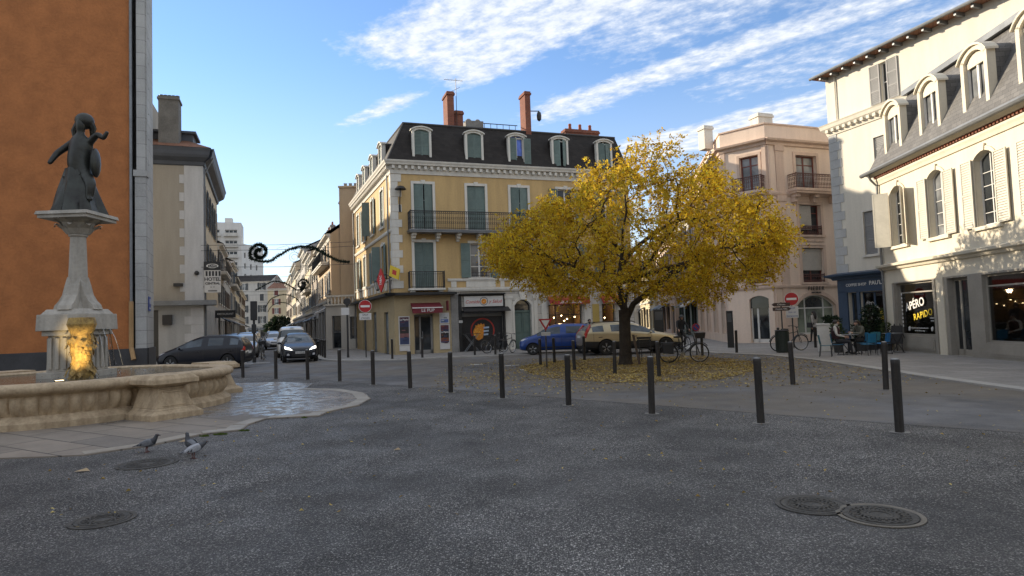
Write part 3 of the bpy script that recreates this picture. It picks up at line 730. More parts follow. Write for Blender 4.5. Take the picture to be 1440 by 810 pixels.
def awning(bld, F, s0, s1, z_top, z_low, out, mat, drop=.22, name='awning'):
    mb = MB(F); t = .015
    mb.add([(s0, 0, z_top), (s1, 0, z_top), (s1, -out, z_low), (s0, -out, z_low), (s0, 0, z_top - t), (s1, 0, z_top - t), (s1, -out, z_low - t), (s0, -out, z_low - t)], [(0, 1, 2, 3), (4, 7, 6, 5), (0, 3, 7, 4), (1, 5, 6, 2), (0, 4, 5, 1), (3, 2, 6, 7)])
    mb.box(s0, s1, -out - .01, -out, z_low - drop, z_low); mb.add([(s0, 0, z_top), (s0, -out, z_low), (s0, -out, z_low - drop), (s1, 0, z_top), (s1, -out, z_low), (s1, -out, z_low - drop)], [(0, 1, 2), (3, 5, 4)])
    return mb.build(name, mat, bld)
aw = awning(Y, F0, .92, 2.62, 2.92, 2.62, .62, m_burg, .30)
mb = MB(F0); mb.box(.9, 2.64, -.66, -.6, 2.60, 2.65); mb.build('awning_bar', m_txtw, aw)
text('LE PUP', .25, aw, F0, 1.78, -.64, 2.47, m_txtw)
# green carriage door
mb = MB(F0); g = pm('green_door_paint', (.105, .155, .138), .55, .12, 1.5, 16, .1)
ar = arc(7.12, 8.20, 2.98, .38)
mb.box(7.12, 8.2, .22, .28, .05, 2.22); mb.box(7.12, 8.2, .17, .24, 2.22, 2.34)
for s_ in (7.16, 7.68): mb.box(s_ + .06, s_ + .42, .195, .23, .2, .85); mb.box(s_ + .06, s_ + .42, .195, .23, 1.0, 2.0)
mb.box(7.63, 7.69, .18, .24, .05, 2.22); dr = mb.build('door', g, Y, bev=.012); dr['label'] = 'arched green double door'
mb = MB(F0); mb.poly([(p, .25, q) for p, q in [(7.12, 2.3), (8.2, 2.3)] + ar]); mb.build('fanlight', m_glass, dr)
mb = MB(F0); ou = arc(6.98, 8.34, 3.14, .48); mb.prism(ar + ou[::-1], -.06, .01); mb.box(6.98, 7.12, -.06, .01, 0, 2.66); mb.box(8.2, 8.34, -.06, .01, 0, 2.66); mb.prism([(7.5, 2.98), (7.82, 2.98), (7.92, 3.46), (7.40, 3.46)], -.14, .01)
mb.build('door_surround', m_stone, Y)
# the shuttered shop: black front, white sign board, rolled canopy
mb = MB(F0); mb.box(3.70, 3.86, -.10, .1, .0, 3.34); mb.box(6.40, 6.50, -.10, .1, 0, 3.34); mb.box(3.7, 6.5, -.10, .06, 3.26, 3.36); mb.box(3.86, 6.4, -.06, .1, 2.30, 2.40)
mb.box(3.72, 6.5, -.30, -.09, 3.33, 3.40); mb.build('shop_surround', m_black, Y)
awning(Y, F0, 3.9, 6.72, 2.62, 2.36, .55, m_black, .04)
mb = MB(F0); mb.box(3.86, 6.4, .12, .2, 2.06, 2.30); mb.build('shutter_box', m_zinc, Y)
m_roll = pm('black_roller', (.02, .02, .022), .5, .1, 2, 14, .0)
mb = MB(F0)
for k in range(20): z = .06 + k * .1; mb.box(3.86, 6.4, .16 + .0, .22, z + .006, z + .094); mb.quad((3.86, .2, z - .01), (6.4, .2, z - .01), (6.4, .2, z + .01), (3.86, .2, z + .01))
rs = mb.build('roller_shutter', m_roll, Y); rs['label'] = 'black roller shutter with a painted sun disc'
# painted disc: a broken red ring, an orange sun half and pale blue bars
mo = pm('orange_paint', (.72, .27, .03), .6, .2, 6, 30, 0); mr = pm('red_ring_paint', (.36, .03, .02), .6, .15, 6, 30, 0); mbl = pm('pale_blue_paint', (.42, .52, .66), .6, .1, 6, 30, 0); mye = pm('golden_paint', (.80, .50, .06), .6, .1, 6, 30, 0)
cx, cz = 5.06, 1.22; mb = MB(F0)
def ring(mb, cx, cz, r0, r1, a0, a1, n, k=18):
    pts = [(cx + r1 * math.cos(a0 + (a1 - a0) * i / k), cz + r1 * math.sin(a0 + (a1 - a0) * i / k)) for i in range(k + 1)] + [(cx + r0 * math.cos(a0 + (a1 - a0) * i / k), cz + r0 * math.sin(a0 + (a1 - a0) * i / k)) for i in range(k, -1, -1)]
    for i in range(k): mb.quad((pts[i][0], n, pts[i][1]), (pts[i + 1][0], n, pts[i + 1][1]), (pts[2 * k - i][0], n, pts[2 * k - i][1]), (pts[2 * k + 1 - i][0], n, pts[2 * k + 1 - i][1]))
ring(mb, cx + .1, cz, .66, .74, R(-25), R(205), .150)
mb.mi = 1
ou = []
for k in range(21):
    a = R(60 + 190 * k / 20); r = .47 + (.09 if k % 2 else 0) * (k < 9); ou.append((cx + r * math.cos(a), .1495, cz - .12 + r * 1.0 * math.sin(a)))
mb.poly(ou + [(cx + .1, .1495, cz - .45)])
mb.mi = 3
for k in range(26):
    q = rnd.uniform(0, 1); a = rnd.uniform(R(85), R(235)); r = .42 * math.sqrt(q); x0, z0 = cx - .02 + r * math.cos(a), cz - .12 + r * math.sin(a); mb.quad((x0 - .035, .148, z0), (x0, .148, z0 - .03), (x0 + .035, .148, z0), (x0, .148, z0 + .03))
mb.mi = 2
for k in range(3): z = cz + .16 - k * .2; mb.quad((cx + .16, .1485, z - .05), (cx + .5 - .03 * k, .1485, z - .03), (cx + .5 - .03 * k, .1485, z + .07), (cx + .16, .1485, z + .05))
mb.build('painted_sun', [mr, mo, mbl, mye], rs)
# restaurant interiors behind clear glass
def interior(bld, F, s0, s1, z0, z1, dep, c):
    mb = MB(F); a, b_ = s0 - .6, s1 + .6
    mb.quad((a, dep, z0 - .4), (b_, dep, z0 - .4), (b_, dep, z1 + .3), (a, dep, z1 + .3)); mb.quad((a, .33, z0 - .4), (a, dep, z0 - .4), (a, dep, z1 + .3), (a, .33, z1 + .3)); mb.quad((b_, .33, z0 - .4), (b_, dep, z0 - .4), (b_, dep, z1 + .3), (b_, .33, z1 + .3))
    mb.quad((a, .33, z0 - .4), (b_, .33, z0 - .4), (b_, dep, z0 - .4), (a, dep, z0 - .4)); mb.quad((a, .33, z1 + .3), (b_, .33, z1 + .3), (b_, dep, z1 + .3), (a, dep, z1 + .3))
    return mb.build('shop_interior', c, bld)
m_int = pm('warm_interior', (.42, .27, .14), .9, .2, 1, 8, 0); m_intd = pm('brown_interior', (.10, .07, .05), .9, .2, 1, 8, 0)
m_bulb = emit('lit_bulb', (1, .72, .38), 9)
for k, (a, b_, c, d) in enumerate(((9.32, 11.58, .55, 2.62), (12.95, 13.9, .3, 2.60))):
    it = interior(Y, F0, a, b_, c, d, 2.6, m_int)
    mb = MB(F0); mb.box(a + 1.05 if k == 0 else a + .1, b_ + .4, 2.3, 2.58, .3, 2.6); mb.box(a, b_, 1.6, 2.1, .2, 1.15)
    mb.build('counter', m_intd, it)
    window(Y, F0, a, b_, c, d, m_black, .2, nv=0, nh=0, pane=m_clear, name='shop_window', zt=[2.0] if k == 0 else None)
    if k == 0: mb = MB(F0); mb.box(a + .52, a + .57, .2, .25, c, d); mb.build('window_bar', m_black, Y)
    for q in range(7 if k == 0 else 2):
        p_ = (a + .25 + q * (.3 if k == 0 else .4), .7 + .25 * (q % 3)); zb = 1.62 + .11 * ((q * 5) % 4); bl = MB(F0); bl.ball((*p_, zb), .040, 8, 5); bl.mi = 1; bl.tube([(*p_, zb + .04), (*p_, 2.9)], .006, 3); bl.build('hanging_bulb', [m_bulb, m_iron], it)
    l = bpy.data.lights.new('shop_lamp', 'POINT'); l.energy = 26 if k == 0 else 8; l.color = (1, .68, .36); l.shadow_soft_size = .15
    lo = link('shop_lamp', l, Y, F0((a + b_) / 2, 1.0, 2.5))
for s0, s1, t in ((9.26, 11.9, 'Sans Basque'), (12.8, 14.3, 'Basque')):
    aw = awning(Y, F0, s0, s1, 3.14, 2.92, .5, m_redaw, .30); text(t, .30, aw, F0, (s0 + s1) / 2, -.52, 2.77, m_txtw, shear=.35, bold=.003)

# free-standing signs fixed on this building
def board(name, label, cat, B, F, u, n, z, w_, h, mat, t=.04, group=None, rim=None):
    o = thing(name, label, cat, B.w(F, u, n, z), B.wa(F), group); mb = MB()
    mb.box(-w_ / 2, w_ / 2, -t, 0, -h / 2, h / 2); mb.build('panel', mat, o)
    if rim:
        r = MB(); e = .035
        for a, b_, c, d in ((-w_ / 2, w_ / 2, h / 2 - e, h / 2), (-w_ / 2, w_ / 2, -h / 2, -h / 2 + e), (-w_ / 2, -w_ / 2 + e, -h / 2, h / 2), (w_ / 2 - e, w_ / 2, -h / 2, h / 2)): r.box(a, b_, -t - .014, -t + .002, c, d)
        r.build('frame', rim, o)
    return o, t + .006
m_bw = pm('off_white_board', (.60, .585, .56), .6, .06, 1.5, 20, .05)
o, t_ = board('shop_sign', 'white shop sign board with red script round a flower emblem, above the black roller shutter', 'sign', YB, F0, 5.2, -.102, 2.93, 2.36, .60, m_bw)
text('Comida', .27, o, IDF, -.70, -t_, -.03, m_txtr, shear=.3); text('y Salud', .27, o, IDF, .70, -t_, -.02, m_txtr, shear=.3)
mb = MB(); ring(mb, 0, 0, .215, .245, 0, 2 * PI, -t_); mb.build('emblem_ring', m_iron, o)
mb = MB(); ring(mb, 0, -.01, .02, .16, 0, 2 * PI, -t_ - .002); mb.build('emblem', mo, o)
def poster(F, u, z, w_, h, label, cols_, B=YB, n=-.012, seed=3):
    o, t_ = board('poster', label, 'poster', B, F, u, n, z, w_, h, m_bw, .025)
    rr = random.Random(seed); mb = MB(); ms = [pm('poster_' + c[0], c[1], .5, .2, 4, 30, 0) for c in cols_]
    zc = h / 2 - .05; mi = 0
    while zc > -h / 2 + .08:
        hh = min(rr.uniform(.18, .42), zc + h / 2 - .05); mb.mi = mi % len(ms); mb.quad((-w_ / 2 + .05, -t_, zc - hh), (w_ / 2 - .05, -t_, zc - hh), (w_ / 2 - .05, -t_, zc), (-w_ / 2 + .05, -t_, zc))
        for k in range(3): mb.mi = rr.randrange(len(ms)); a = rr.uniform(-w_ / 2 + .07, 0); b_ = a + rr.uniform(.08, w_ / 2 - .08); c = zc - rr.uniform(.03, hh * .9); mb.quad((a, -t_ - .003 - k * .001, c - .05), (b_, -t_ - .003 - k * .001, c - .05), (b_, -t_ - .003 - k * .001, c), (a, -t_ - .003 - k * .001, c))
        zc -= hh; mi += 1
    mb.build('print', ms, o); return o, t_
pc = [('plum', (.10, .03, .05)), ('navy', (.03, .035, .08)), ('dark', (.03, .025, .025)), ('rosy', (.22, .10, .10)), ('slate_blue', (.05, .07, .15))]
o, t_ = poster(F0, .53, 1.38, .62, 1.62, 'tall dark advertising poster left of the bar door', pc); text('La Pépite', .13, o, IDF, 0, -t_ - .008, .62, m_txtw, bold=.003)
board('notice', 'plain pale notice panel under the tall poster left of the bar door', 'notice', YB, F0, .53, -.012, .40, .58, .30, m_bw, .03)
poster(F0, 2.84, 2.02, .56, .62, 'white poster with blue map drawing right of the bar door', [('white', (.55, .56, .58)), ('blue', (.10, .16, .38)), ('green', (.06, .10, .07)), ('white', (.55, .56, .58))], seed=5)
o, t_ = poster(F0, 2.84, 1.12, .58, 1.10, 'dark poster with orange band right of the bar door', pc[:3] + [('rust', (.24, .07, .03)), pc[4]], seed=8); text('La Pépite', .12, o, IDF, 0, -t_ - .008, .1, m_txtw, bold=.003)
board('notice', 'plain pale panel below the posters right of the bar door', 'notice', YB, F0, 2.84, -.012, .40, .58, .32, m_bw, .03)
o, t_ = board('number_plate', 'small white house number plate on the black shopfront pier', 'sign', YB, F0, 3.78, -.102, 1.78, .22, .14, m_bw, .02); text('12', .11, o, IDF, 0, -t_, 0, m_iron)
mb = MB(); o = thing('blade_sign', 'small burgundy blade sign beside the bar awning', 'sign', YB.w(F0, 2.98, 0, 2.72), YB.wa(F0)); mb.box(-.025, .025, -.5, -.08, -.28, .28); mb.build('panel', m_burg, o); mb = MB(); mb.tube([(0, 0, .2), (0, -.1, .2)], .015, 5); mb.build('bracket', m_iron, o)
# lantern on a long arm at the corner, bowl lamp on the front, TABAC carrot and yellow lozenge
m_lampglass = pm('lamp_glass', (.5, .5, .46), .2, .05, 3, 10, 0)
def lantern(name, label, loc, rz, reach, drop):
    o = thing(name, label, 'street lamp', loc, rz); mb = MB(); mb.tube([(0, 0, -.45), (-.15, 0, -.1), (-.5, 0, .05), (-reach, 0, .02), (-reach, 0, -drop)], .028, 6); mb.lathe([(.06, -.55), (.06, .15)], (0, 0, 0), 8); mb.build('arm', m_iron, o)
    x = -reach; z = -drop; l = MB(); l.lathe([(.02, z + .1), (.06, z + .05), (.16, z - .02), (.19, z - .12), (.18, z - .13)], (x, 0, 0), 8); l.lathe([(.03, z - .62), (.10, z - .58), (.10, z - .54)], (x, 0, 0), 8)
    for k in range(6): a = PI / 3 * k; l.tube([(x + .18 * math.cos(a), .18 * math.sin(a), z - .12), (x + .10 * math.cos(a), .10 * math.sin(a), z - .56)], .012, 4)
    l.build('lantern_frame', m_iron, o); g = MB(); g.lathe([(.165, z - .13), (.09, z - .55)], (x, 0, 0), 6); g.build('lantern_glass', m_lampglass, o)
lantern('wall_lantern', 'old iron street lantern on a long arm at the yellow building corner', YB.w(FL, FLn - .25, 0, 4.55), YB.wa(FL) + .55, 1.25, .22)
o = thing('wall_lamp', 'bowl-shaped lamp on a bracket high on the white quoins of the yellow building', 'street lamp', YB.w(F0, .45, 0, 8.2), YB.wa(F0)); mb = MB(); mb.tube([(0, -.05, 0), (0, -.10, .5), (0, -.35, 1.0), (0, -.4, 1.2)], .03, 6); mb.box(-.06, .06, -.05, .0, -.1, .3); mb.build('bracket', m_iron, o); mb = MB(); mb.lathe([(.05, 1.32), (.2, 1.27), (.33, 1.12), (.32, 1.10), (.05, 1.18)], (0, -.4, 0), 16); mb.build('lamp_shade', m_iron, o, smooth=True)
o = thing('lozenge_sign', 'yellow lozenge sign tilted on the corner of the yellow building', 'sign', YB.w(F0, .0, -.48, 4.62), YB.wa(F0) - .5); mb = MB(); mb.prism([(0, -.48), (.36, 0), (0, .48), (-.36, 0)], -.05, .05); mb.build('panel', pm('signal_yellow', (.70, .50, .03), .5, .05, 3, 20, 0), o); o.rotation_euler[1] = R(-28)
mb = MB(); mb.prism([(0, -.2), (.15, 0), (0, .2), (-.15, 0)], -.056, -.0505); mb.build('emblem', m_txtr, o); mb = MB(); mb.tube([(0, 0, .2), (.1, .45, .35)], .02, 5); mb.build('bracket', m_iron, o)
o = thing('tobacco_sign', 'red double-cone tobacco sign hanging below the yellow lozenge', 'sign', YB.w(FL, FLn - .35, -.62, 4.25), YB.wa(F0) - .55); mb = MB(); mb.prism([(0, -.68), (.24, .0), (0, .68), (-.24, 0)], -.07, .07); mb.build('panel', pm('signal_red', (.52, .02, .02), .4, .05, 3, 20, 0), o); text('TABAC', .17, o, IDF, 0, -.075, 0, m_txtw, tilt=PI / 2, bold=.004); mb = MB(); mb.tube([(0, 0, .1), (.3, .5, .1)], .02, 5); mb.build('bracket', m_iron, o)
# aerial on the roof
o = thing('tv_aerial', 'thin television aerial with long crossbars on the yellow building roof', 'aerial', YB.w(F0, 4.42, 1.75, 14.0), AF); mb = MB(); mb.tube([(0, 0, -.5), (0, 0, 2.85)], .022, 5); mb.tube([(-.75, 0, 2.72), (.45, 0, 2.72)], .014, 4)
for k in range(8): mb.tube([(-.7 + k * .15, -.2, 2.72), (-.7 + k * .15, .2, 2.72)], .008, 3)
mb.tube([(-.3, 0, 2.0), (.25, 0, 2.3)], .012, 4); mb.build('mast', m_iron, o)
# folded trestle against the shutter
o = thing('folding_trestle', 'folded metal trestle table leaning by the black roller shutter', 'trestle', YB.w(F0, 4.3, -.45, .05), AF); mb = MB()
for y_ in (-.15, .15):
    mb.tube([(-.4, y_, 0), (.4, y_, 1.0)], .018, 5); mb.tube([(.4, y_, 0), (-.4, y_, 1.0)], .018, 5)
mb.build('leg', m_zinc, o); mb = MB(); mb.box(-.5, .5, -.2, .2, 1.0, 1.03); mb.build('table_top', m_black, o)
# ------------------------------------------------------------------ pink building on the right
m_pink = pm('pink_plaster', (.77, .615, .50), .85, .08, .5, 12, .15, streak=True)
m_pinkd = pm('rose_trim', (.65, .49, .39), .8, .1, .8, 14, .15, streak=True)
m_oxred = pm('oxblood_joinery', (.16, .04, .03), .5, .1, 2, 20, .05)
m_rust = pm('rust_red_iron', (.10, .038, .028), .6, .12, 2, 20, .05)
m_blind = block_mat('roller_blind', (.50, .47, .42), 9, .06, (.38, .36, .33), .01, .03, .6)
dP = Vector((.94, .342)).normalized(); AP = ang_of(dP)
PB = Bld('corner_building', 'pink corner building with blank parapet, rust red window frames and iron balconies', (14.1, 34.55), AP)
P = PB.o
ca = math.atan2(-.696, .718) - AP; c_, s_ = math.cos(ca), math.sin(ca); LC = 2.6
FC = Fr(-LC * c_, -LC * s_, ca)
la = math.atan2(-.989, -.146 * -1) ; dl = Vector((.146, .989)); LL = 12.5
dl_loc = Vector((dl.x * math.cos(-AP) - dl.y * math.sin(-AP), dl.x * math.sin(-AP) + dl.y * math.cos(-AP)))
FLf = Fr(-LC * c_ + dl_loc.x * LL, -LC * s_ + dl_loc.y * LL, math.atan2(-dl_loc.y, -dl_loc.x)); FPn = Fr()
pw = [(2.02, 3.5, 8.45, 10.40), (2.08, 3.6, 5.92, 7.62), (2.08, 3.62, 3.28, 5.2), (1.5, 4.3, .42, 2.60, .62)]
cw = [(LC - 1.50, LC - .42, 8.42, 10.40), (LC - 1.45, LC - .45, 5.9, 7.6), (LC - 1.35, LC - .35, 3.3, 5.1), (LC - 1.36, LC - .28, .05, 2.62, .18)]
lw = []
for k in range(4):
    a = LL - 1.9 - k * 2.9; lw += [(a, a + 1.05, 8.45, 10.3), (a, a + 1.05, 5.9, 7.6), (a, a + 1.05, 3.4, 5.1), (a - .15, a + 1.05, .55, 2.65, .6)]
mb = MB(); wall(mb, FPn, 7.5, 0, 12.02, pw, .26); wall(mb, FC, LC, 0, 12.02, cw, .26); wall(mb, FLf, LL, 0, 12.02, lw, .26)
wall(mb, Fr(7.5, 0, PI / 2), 9, 0, 12.02); mb.T = IDF; mb.poly([(7.5, 9, 12.02), (7.5, 0, 11.7), (0, 0, 11.7), (FC.o[0], FC.o[1], 11.7), (FLf.o[0], FLf.o[1], 11.7)])
mb.build('wall', m_pink, P)
mb = MB()
pr = [(0, 10.86), (.10, 10.86), (.12, 11.0), (.32, 11.06), (.36, 11.16), (0, 11.24)]
b3 = [(0, 2.98), (.07, 2.98), (.10, 3.06), (.10, 3.14), (0, 3.18)]; b8 = [(0, 8.06), (.06, 8.06), (.10, 8.16), (.10, 8.26), (0, 8.3)]
for pf in (pr, b3, b8): cornice(mb, FPn, 0, 7.5, pf, .4, 0); cornice(mb, FC, 0, LC, pf, .4, .4); cornice(mb, FLf, 0, LL, pf, 0, .4)
cornice(mb, FPn, 0, 7.5, [(-.02, 12.0), (.06, 12.0), (.06, 12.08), (-.02, 12.1)], .4, 0); cornice(mb, FC, 0, LC, [(-.02, 12.0), (.06, 12.0), (.06, 12.08), (-.02, 12.1)], .4, .4); cornice(mb, FLf, 0, LL, [(-.02, 12.0), (.06, 12.0), (.06, 12.08), (-.02, 12.1)], 0, .4)
mb.build('cornice', m_pinkd, P)
mb = MB()
for a, b_ in ((.62, 1.16), (4.75, 5.3)):
    mb = MB(FPn); mb.box(a, b_, -.055, .01, .5, 10.7); mb.box(a - .05, b_ + .05, -.10, .01, 10.55, 10.86); mb.box(a - .05, b_ + .05, -.10, .01, 7.75, 8.06); mb.box(a - .04, b_ + .04, -.085, .01, 0, .55); mb.build('pilaster', m_pinkd, P)
for a, b_ in ((0, .26), (LC - .22, LC)): mb = MB(FC); mb.box(a, b_, -.06, .01, 3.18, 10.86); mb.build('pilaster', m_pinkd, P)
mb = MB()
for o in pw[:3]: mb = MB(); surround(mb, FPn, *o[:4], .17, .05, key=False); mb.build('surround', m_pinkd, P)
for o in cw[:3]: mb = MB(); surround(mb, FC, *o[:4], .14, .05, key=False); mb.build('surround', m_pinkd, P)
for o in lw:
    mb = MB()
    if len(o) == 4: surround(mb, FLf, *o[:4], .14, .05, key=False)
    else: surround(mb, FLf, *o[:4], .16, .05, rise=.6, sill=False)
    mb.build('surround', m_pinkd, P)
mb = MB()
surround(mb, FPn, 1.5, 4.3, .42, 2.60, .2, .05, rise=.62, key=False, sill=False); mb.build('surround', m_pinkd, P)
mb = MB(FPn); mb.box(2.0, 3.7, -.05, .01, 5.55, 5.72); mb.box(2.0, 3.7, -.05, .01, 5.28, 5.36); mb.build('apron_panel', m_pinkd, P)
def french(F, o, fr=m_oxred, blind=0, zb=None, pane=None, B=P):
    a, b_, c, d = o[:4]; window(B, F, a, b_, c, d, fr, .2, nv=1, nh=1, t=.07, pane=pane, zt=[c + (d - c) * .74])
    if blind:
        mb = MB(F); mb.box(a + .04, a + (b_ - a) * (.98 if blind == 2 else .62), .10, .13, c + (d - c) * (.35 if blind == 2 else .18), d - .03); mb.build('roller_blind', m_blind, B)
french(FPn, pw[0], pane=m_glass2); french(FPn, pw[1], blind=1); french(FPn, pw[2], blind=2)
for o in cw[:3]: french(FC, o, pane=m_glass2)
for k, o in enumerate(lw):
    if len(o) == 4: french(FLf, o, blind=(0, 1, 0, 2)[k % 4])
    else: window(P, FLf, *o[:4], m_fwhite, .2, rise=.6, nv=1, nh=0, zt=[2.02], pane=glass_dark('green_tinted_glass', (.03, .04, .038)))
def balcony(B, F, s0, s1, out, z, zr, slab, iron, orn=True, corb=True):
    mb = MB(F); mb.box(s0 - .05, s1 + .05, -out - .05, 0, z - .14, z); mb.box(s0, s1, -out, 0, z - .26, z - .14)
    if corb:
        for c in (s0 + .25, (s0 + s1) / 2, s1 - .25): mb.box(c - .14, c + .14, -out * .75, 0, z - .45, z - .26); mb.box(c - .11, c + .11, -out * .45, 0, z - .7, z - .45)
    mb.build('balcony_slab', slab, B); railing(B, F, s0, s1, out, z, zr, iron, orn)
balcony(P, FPn, 1.42, 4.62, .62, 8.42, 9.22, m_pinkd, m_rust)
balcony(P, FC, LC - 1.75, LC - .12, .5, 8.38, 9.15, m_pinkd, m_rust, corb=False)
railing(P, FPn, 2.1, 3.6, .03, 5.95, 6.42, m_rust, sides=False); railing(P, FPn, 2.1, 3.6, .03, 3.3, 3.72, m_rust, sides=False); railing(P, FC, LC - 1.33, LC - .37, .03, 3.32, 3.75, m_rust, sides=False)
# dark panelled foot of the first-floor windows, ground-floor door and arched shop window
shop_door(P, FC, *cw[3][:4], m_fwhite, 'glazed white door under a dark fanlight')
mb = MB(FC); mb.prism([(LC - 1.36, 1.95), (LC - .28, 1.95)] + arc(LC - 1.36, LC - .28, 2.62, .18), .15, .19); mb.build('fanlight', m_glass, P)
sw = window(P, FPn, 1.5, 4.3, .42, 2.60, m_fwhite, .16, rise=.62, nv=0, nh=0, zt=[1.86], t=.07, pane=glass_dark('frosted_shop_glass', (.10, .115, .09), .25), name='shop_window', mull=.07)
mb = MB(FPn)
for c in (2.24, 3.56): mb.box(c - .04, c + .04, .158, .21, .45, 2.52)
mb.build('mullion', m_fwhite, sw)
mb = MB(FPn); mb.prism(arc(2.3, 3.5, 2.46, .2) + [(2.3, 1.9), (3.5, 1.9)], .185, .188); mb.build('top_light', m_glass, sw)
text('A', .3, sw, FPn, 2.9, .17, 1.40, m_iron); text('IMMOBILIER', .10, sw, FPn, 2.9, .17, 1.12, m_iron)
o = thing('shop_sign', 'dark raised lettering PIEBER above the arched window of the pink building', 'sign', PB.w(FPn, 2.9, -.055, 2.95), AP); o.location[2] = 2.89
text('PIEBER', .33, o, IDF, 0, -.03, .04, m_iron, 'lettering', .012, spc=1.25); text('IMMOBILIER', .13, o, IDF, 0, -.03, -.19, m_iron, 'lettering', .01)
chimney(P, .9, 1.2, 1.0, .7, 11.6, 12.95, m_stone); chimney(P, FC.o[0] + .35, FC.o[1] + 1.7, .6, .6, 11.6, 13.0, m_stone)
mb = MB(FPn); mb.tube([(5.45, -.1, 10.8), (5.45, -.1, .1)], .05, 6); mb.tube([(.1, -.08, 10.8), (.1, -.08, .1)], .05, 6); mb.build('downpipe', m_pinkd, P)

# ------------------------------------------------------------------ white building with the coffee shop
m_cream = pm('cream_plaster', (.66, .62, .53), .85, .07, .5, 12, .12, streak=True)
m_bluegrey = pm('grey_blue_quoin', (.46, .465, .455), .85, .1, .8, 14, .15)
m_navy = pm('navy_shop_paint', (.035, .065, .115), .45, .12, 1.5, 16, .08)
m_gsh = pm('grey_shutter_paint', (.25, .25, .25), .6, .1, 1.5, 18, .1)
dWv = Vector((.3204, -.9473)); AW = ang_of(dWv)
WB = Bld('townhouse', 'tall cream building with grey shutters above a navy coffee shop front', (16.3, 32.0), AW)
Wo = WB.o; FW = Fr(); LW = 9.5
wops = [(3.22, 3.46, 11.15, 12.98), (1.76, 2.46, 4.25, 6.30), (2.6, 3.5, 8.0, 9.65), (1.35, 2.66, .55, 2.5), (.62, 1.14, .05, 2.5)]
wops[0] = (3.18, 3.52, 11.15, 12.98)
mb = MB(); wall(mb, FW, LW, 0, 13.45, wops, .2); wall(mb, Fr(0, 8, -PI / 2), 8, 0, 13.45); wall(mb, Fr(LW, 0, PI / 2), 8, 0, 13.45); mb.build('wall', m_cream, Wo)
mb = MB(); quoins(mb, FW, 0, 3.5, 10.5, .42, .5, .72, .03)
mb.build('quoins', m_bluegrey, Wo)
mb = MB(); cornice(mb, FW, 0, LW, [(0, 10.45), (.05, 10.45), (.08, 10.62), (.26, 10.80), (.30, 10.95), (.34, 11.02), (0, 11.08)], 1, 0); dentils(mb, FW, .1, LW, 10.6, 10.8, .05, .22, .34, .16)
mb.build('cornice', m_cream, Wo)
mb = MB(); mb.slab([(-.35, -.55), (LW, -.55), (LW, 8), (-.35, 8)], 13.45, 13.58); mb.poly([(-.35, -.55, 13.58), (LW, -.55, 13.58), (LW, 8, 14.6), (-.35, 8, 14.6)]); mb.build('roof', m_tile, Wo)
mb = MB(FW); mb.tube([(-.4, -.60, 13.5), (LW, -.60, 13.5)], .075, 8)
for k in range(12): mb.box(.1 + k * .7, .2 + k * .7, -.5, 0, 13.3, 13.45)
mb.build('gutter', m_zinc, Wo)
mb = MB(FW); mb.tube([(.62, -.06, 13.4), (.62, -.06, 11.1)], .035, 6); mb.build('downpipe', m_cream, Wo)
window(Wo, FW, *wops[0][:4], m_fwhite, .12, nv=0, nh=1)
shutter(Wo, FW, 2.62, 11.15, .54, 1.83, -.06, m_gsh, 0, 3); shutter(Wo, FW, 3.54, 11.15, .56, 1.83, -.06, m_gsh, 0, 3)
shutter(Wo, FW, 1.76, 4.26, .70, 2.03, .04, m_gsh, 0, 3); window(Wo, FW, *wops[2][:4], m_fwhite, .12, nv=1, nh=1); shutter(Wo, FW, 2.62, 8.02, .86, 1.62, .03, m_gsh, 0, 3)
mb = MB(); surround(mb, FW, *wops[1][:4], .08, .03, key=False); mb.build('surround', m_stone, Wo); mb = MB(); surround(mb, FW, *wops[2][:4], .1, .03, key=False); mb.build('surround', m_stone, Wo)
mb = MB(FW)
for a, b_ in ((.05, .6), (1.16, 1.33), (2.68, 3.4)): mb.box(a, b_, -.09, .02, .04, 2.62); mb.box(a - .02, b_ + .02, -.11, .02, .04, .4)
mb.box(.05, 6, -.09, .02, 2.52, 3.16); mb.box(1.33, 2.68, -.07, .02, .04, .53)
cornice(mb, FW, .0, 6, [(0, 3.16), (.16, 3.16), (.22, 3.26), (.42, 3.34), (.44, 3.42), (0, 3.52)], 1, 0)
mb.build('shop_front', m_navy, Wo)
it = interior(Wo, FW, 1.35, 2.66, .55, 2.5, 3.0, m_intd)
mb = MB(FW); mb.box(1.4, 2.6, 1.6, 2.3, .2, 1.3); mb.box(1.2, 3.0, 2.6, 2.95, 1.5, 1.55); mb.box(1.2, 3.0, 2.6, 2.95, 2.0, 2.05); mb.build('counter', pm('oak_counter', (.22, .13, .07), .6), it)
sw = window(Wo, FW, 1.35, 2.66, .55, 2.5, m_navy, .1, nv=1, nh=0, pane=m_clear, name='shop_window')
shop_door(Wo, FW, .62, 1.14, .05, 2.5, m_navy)
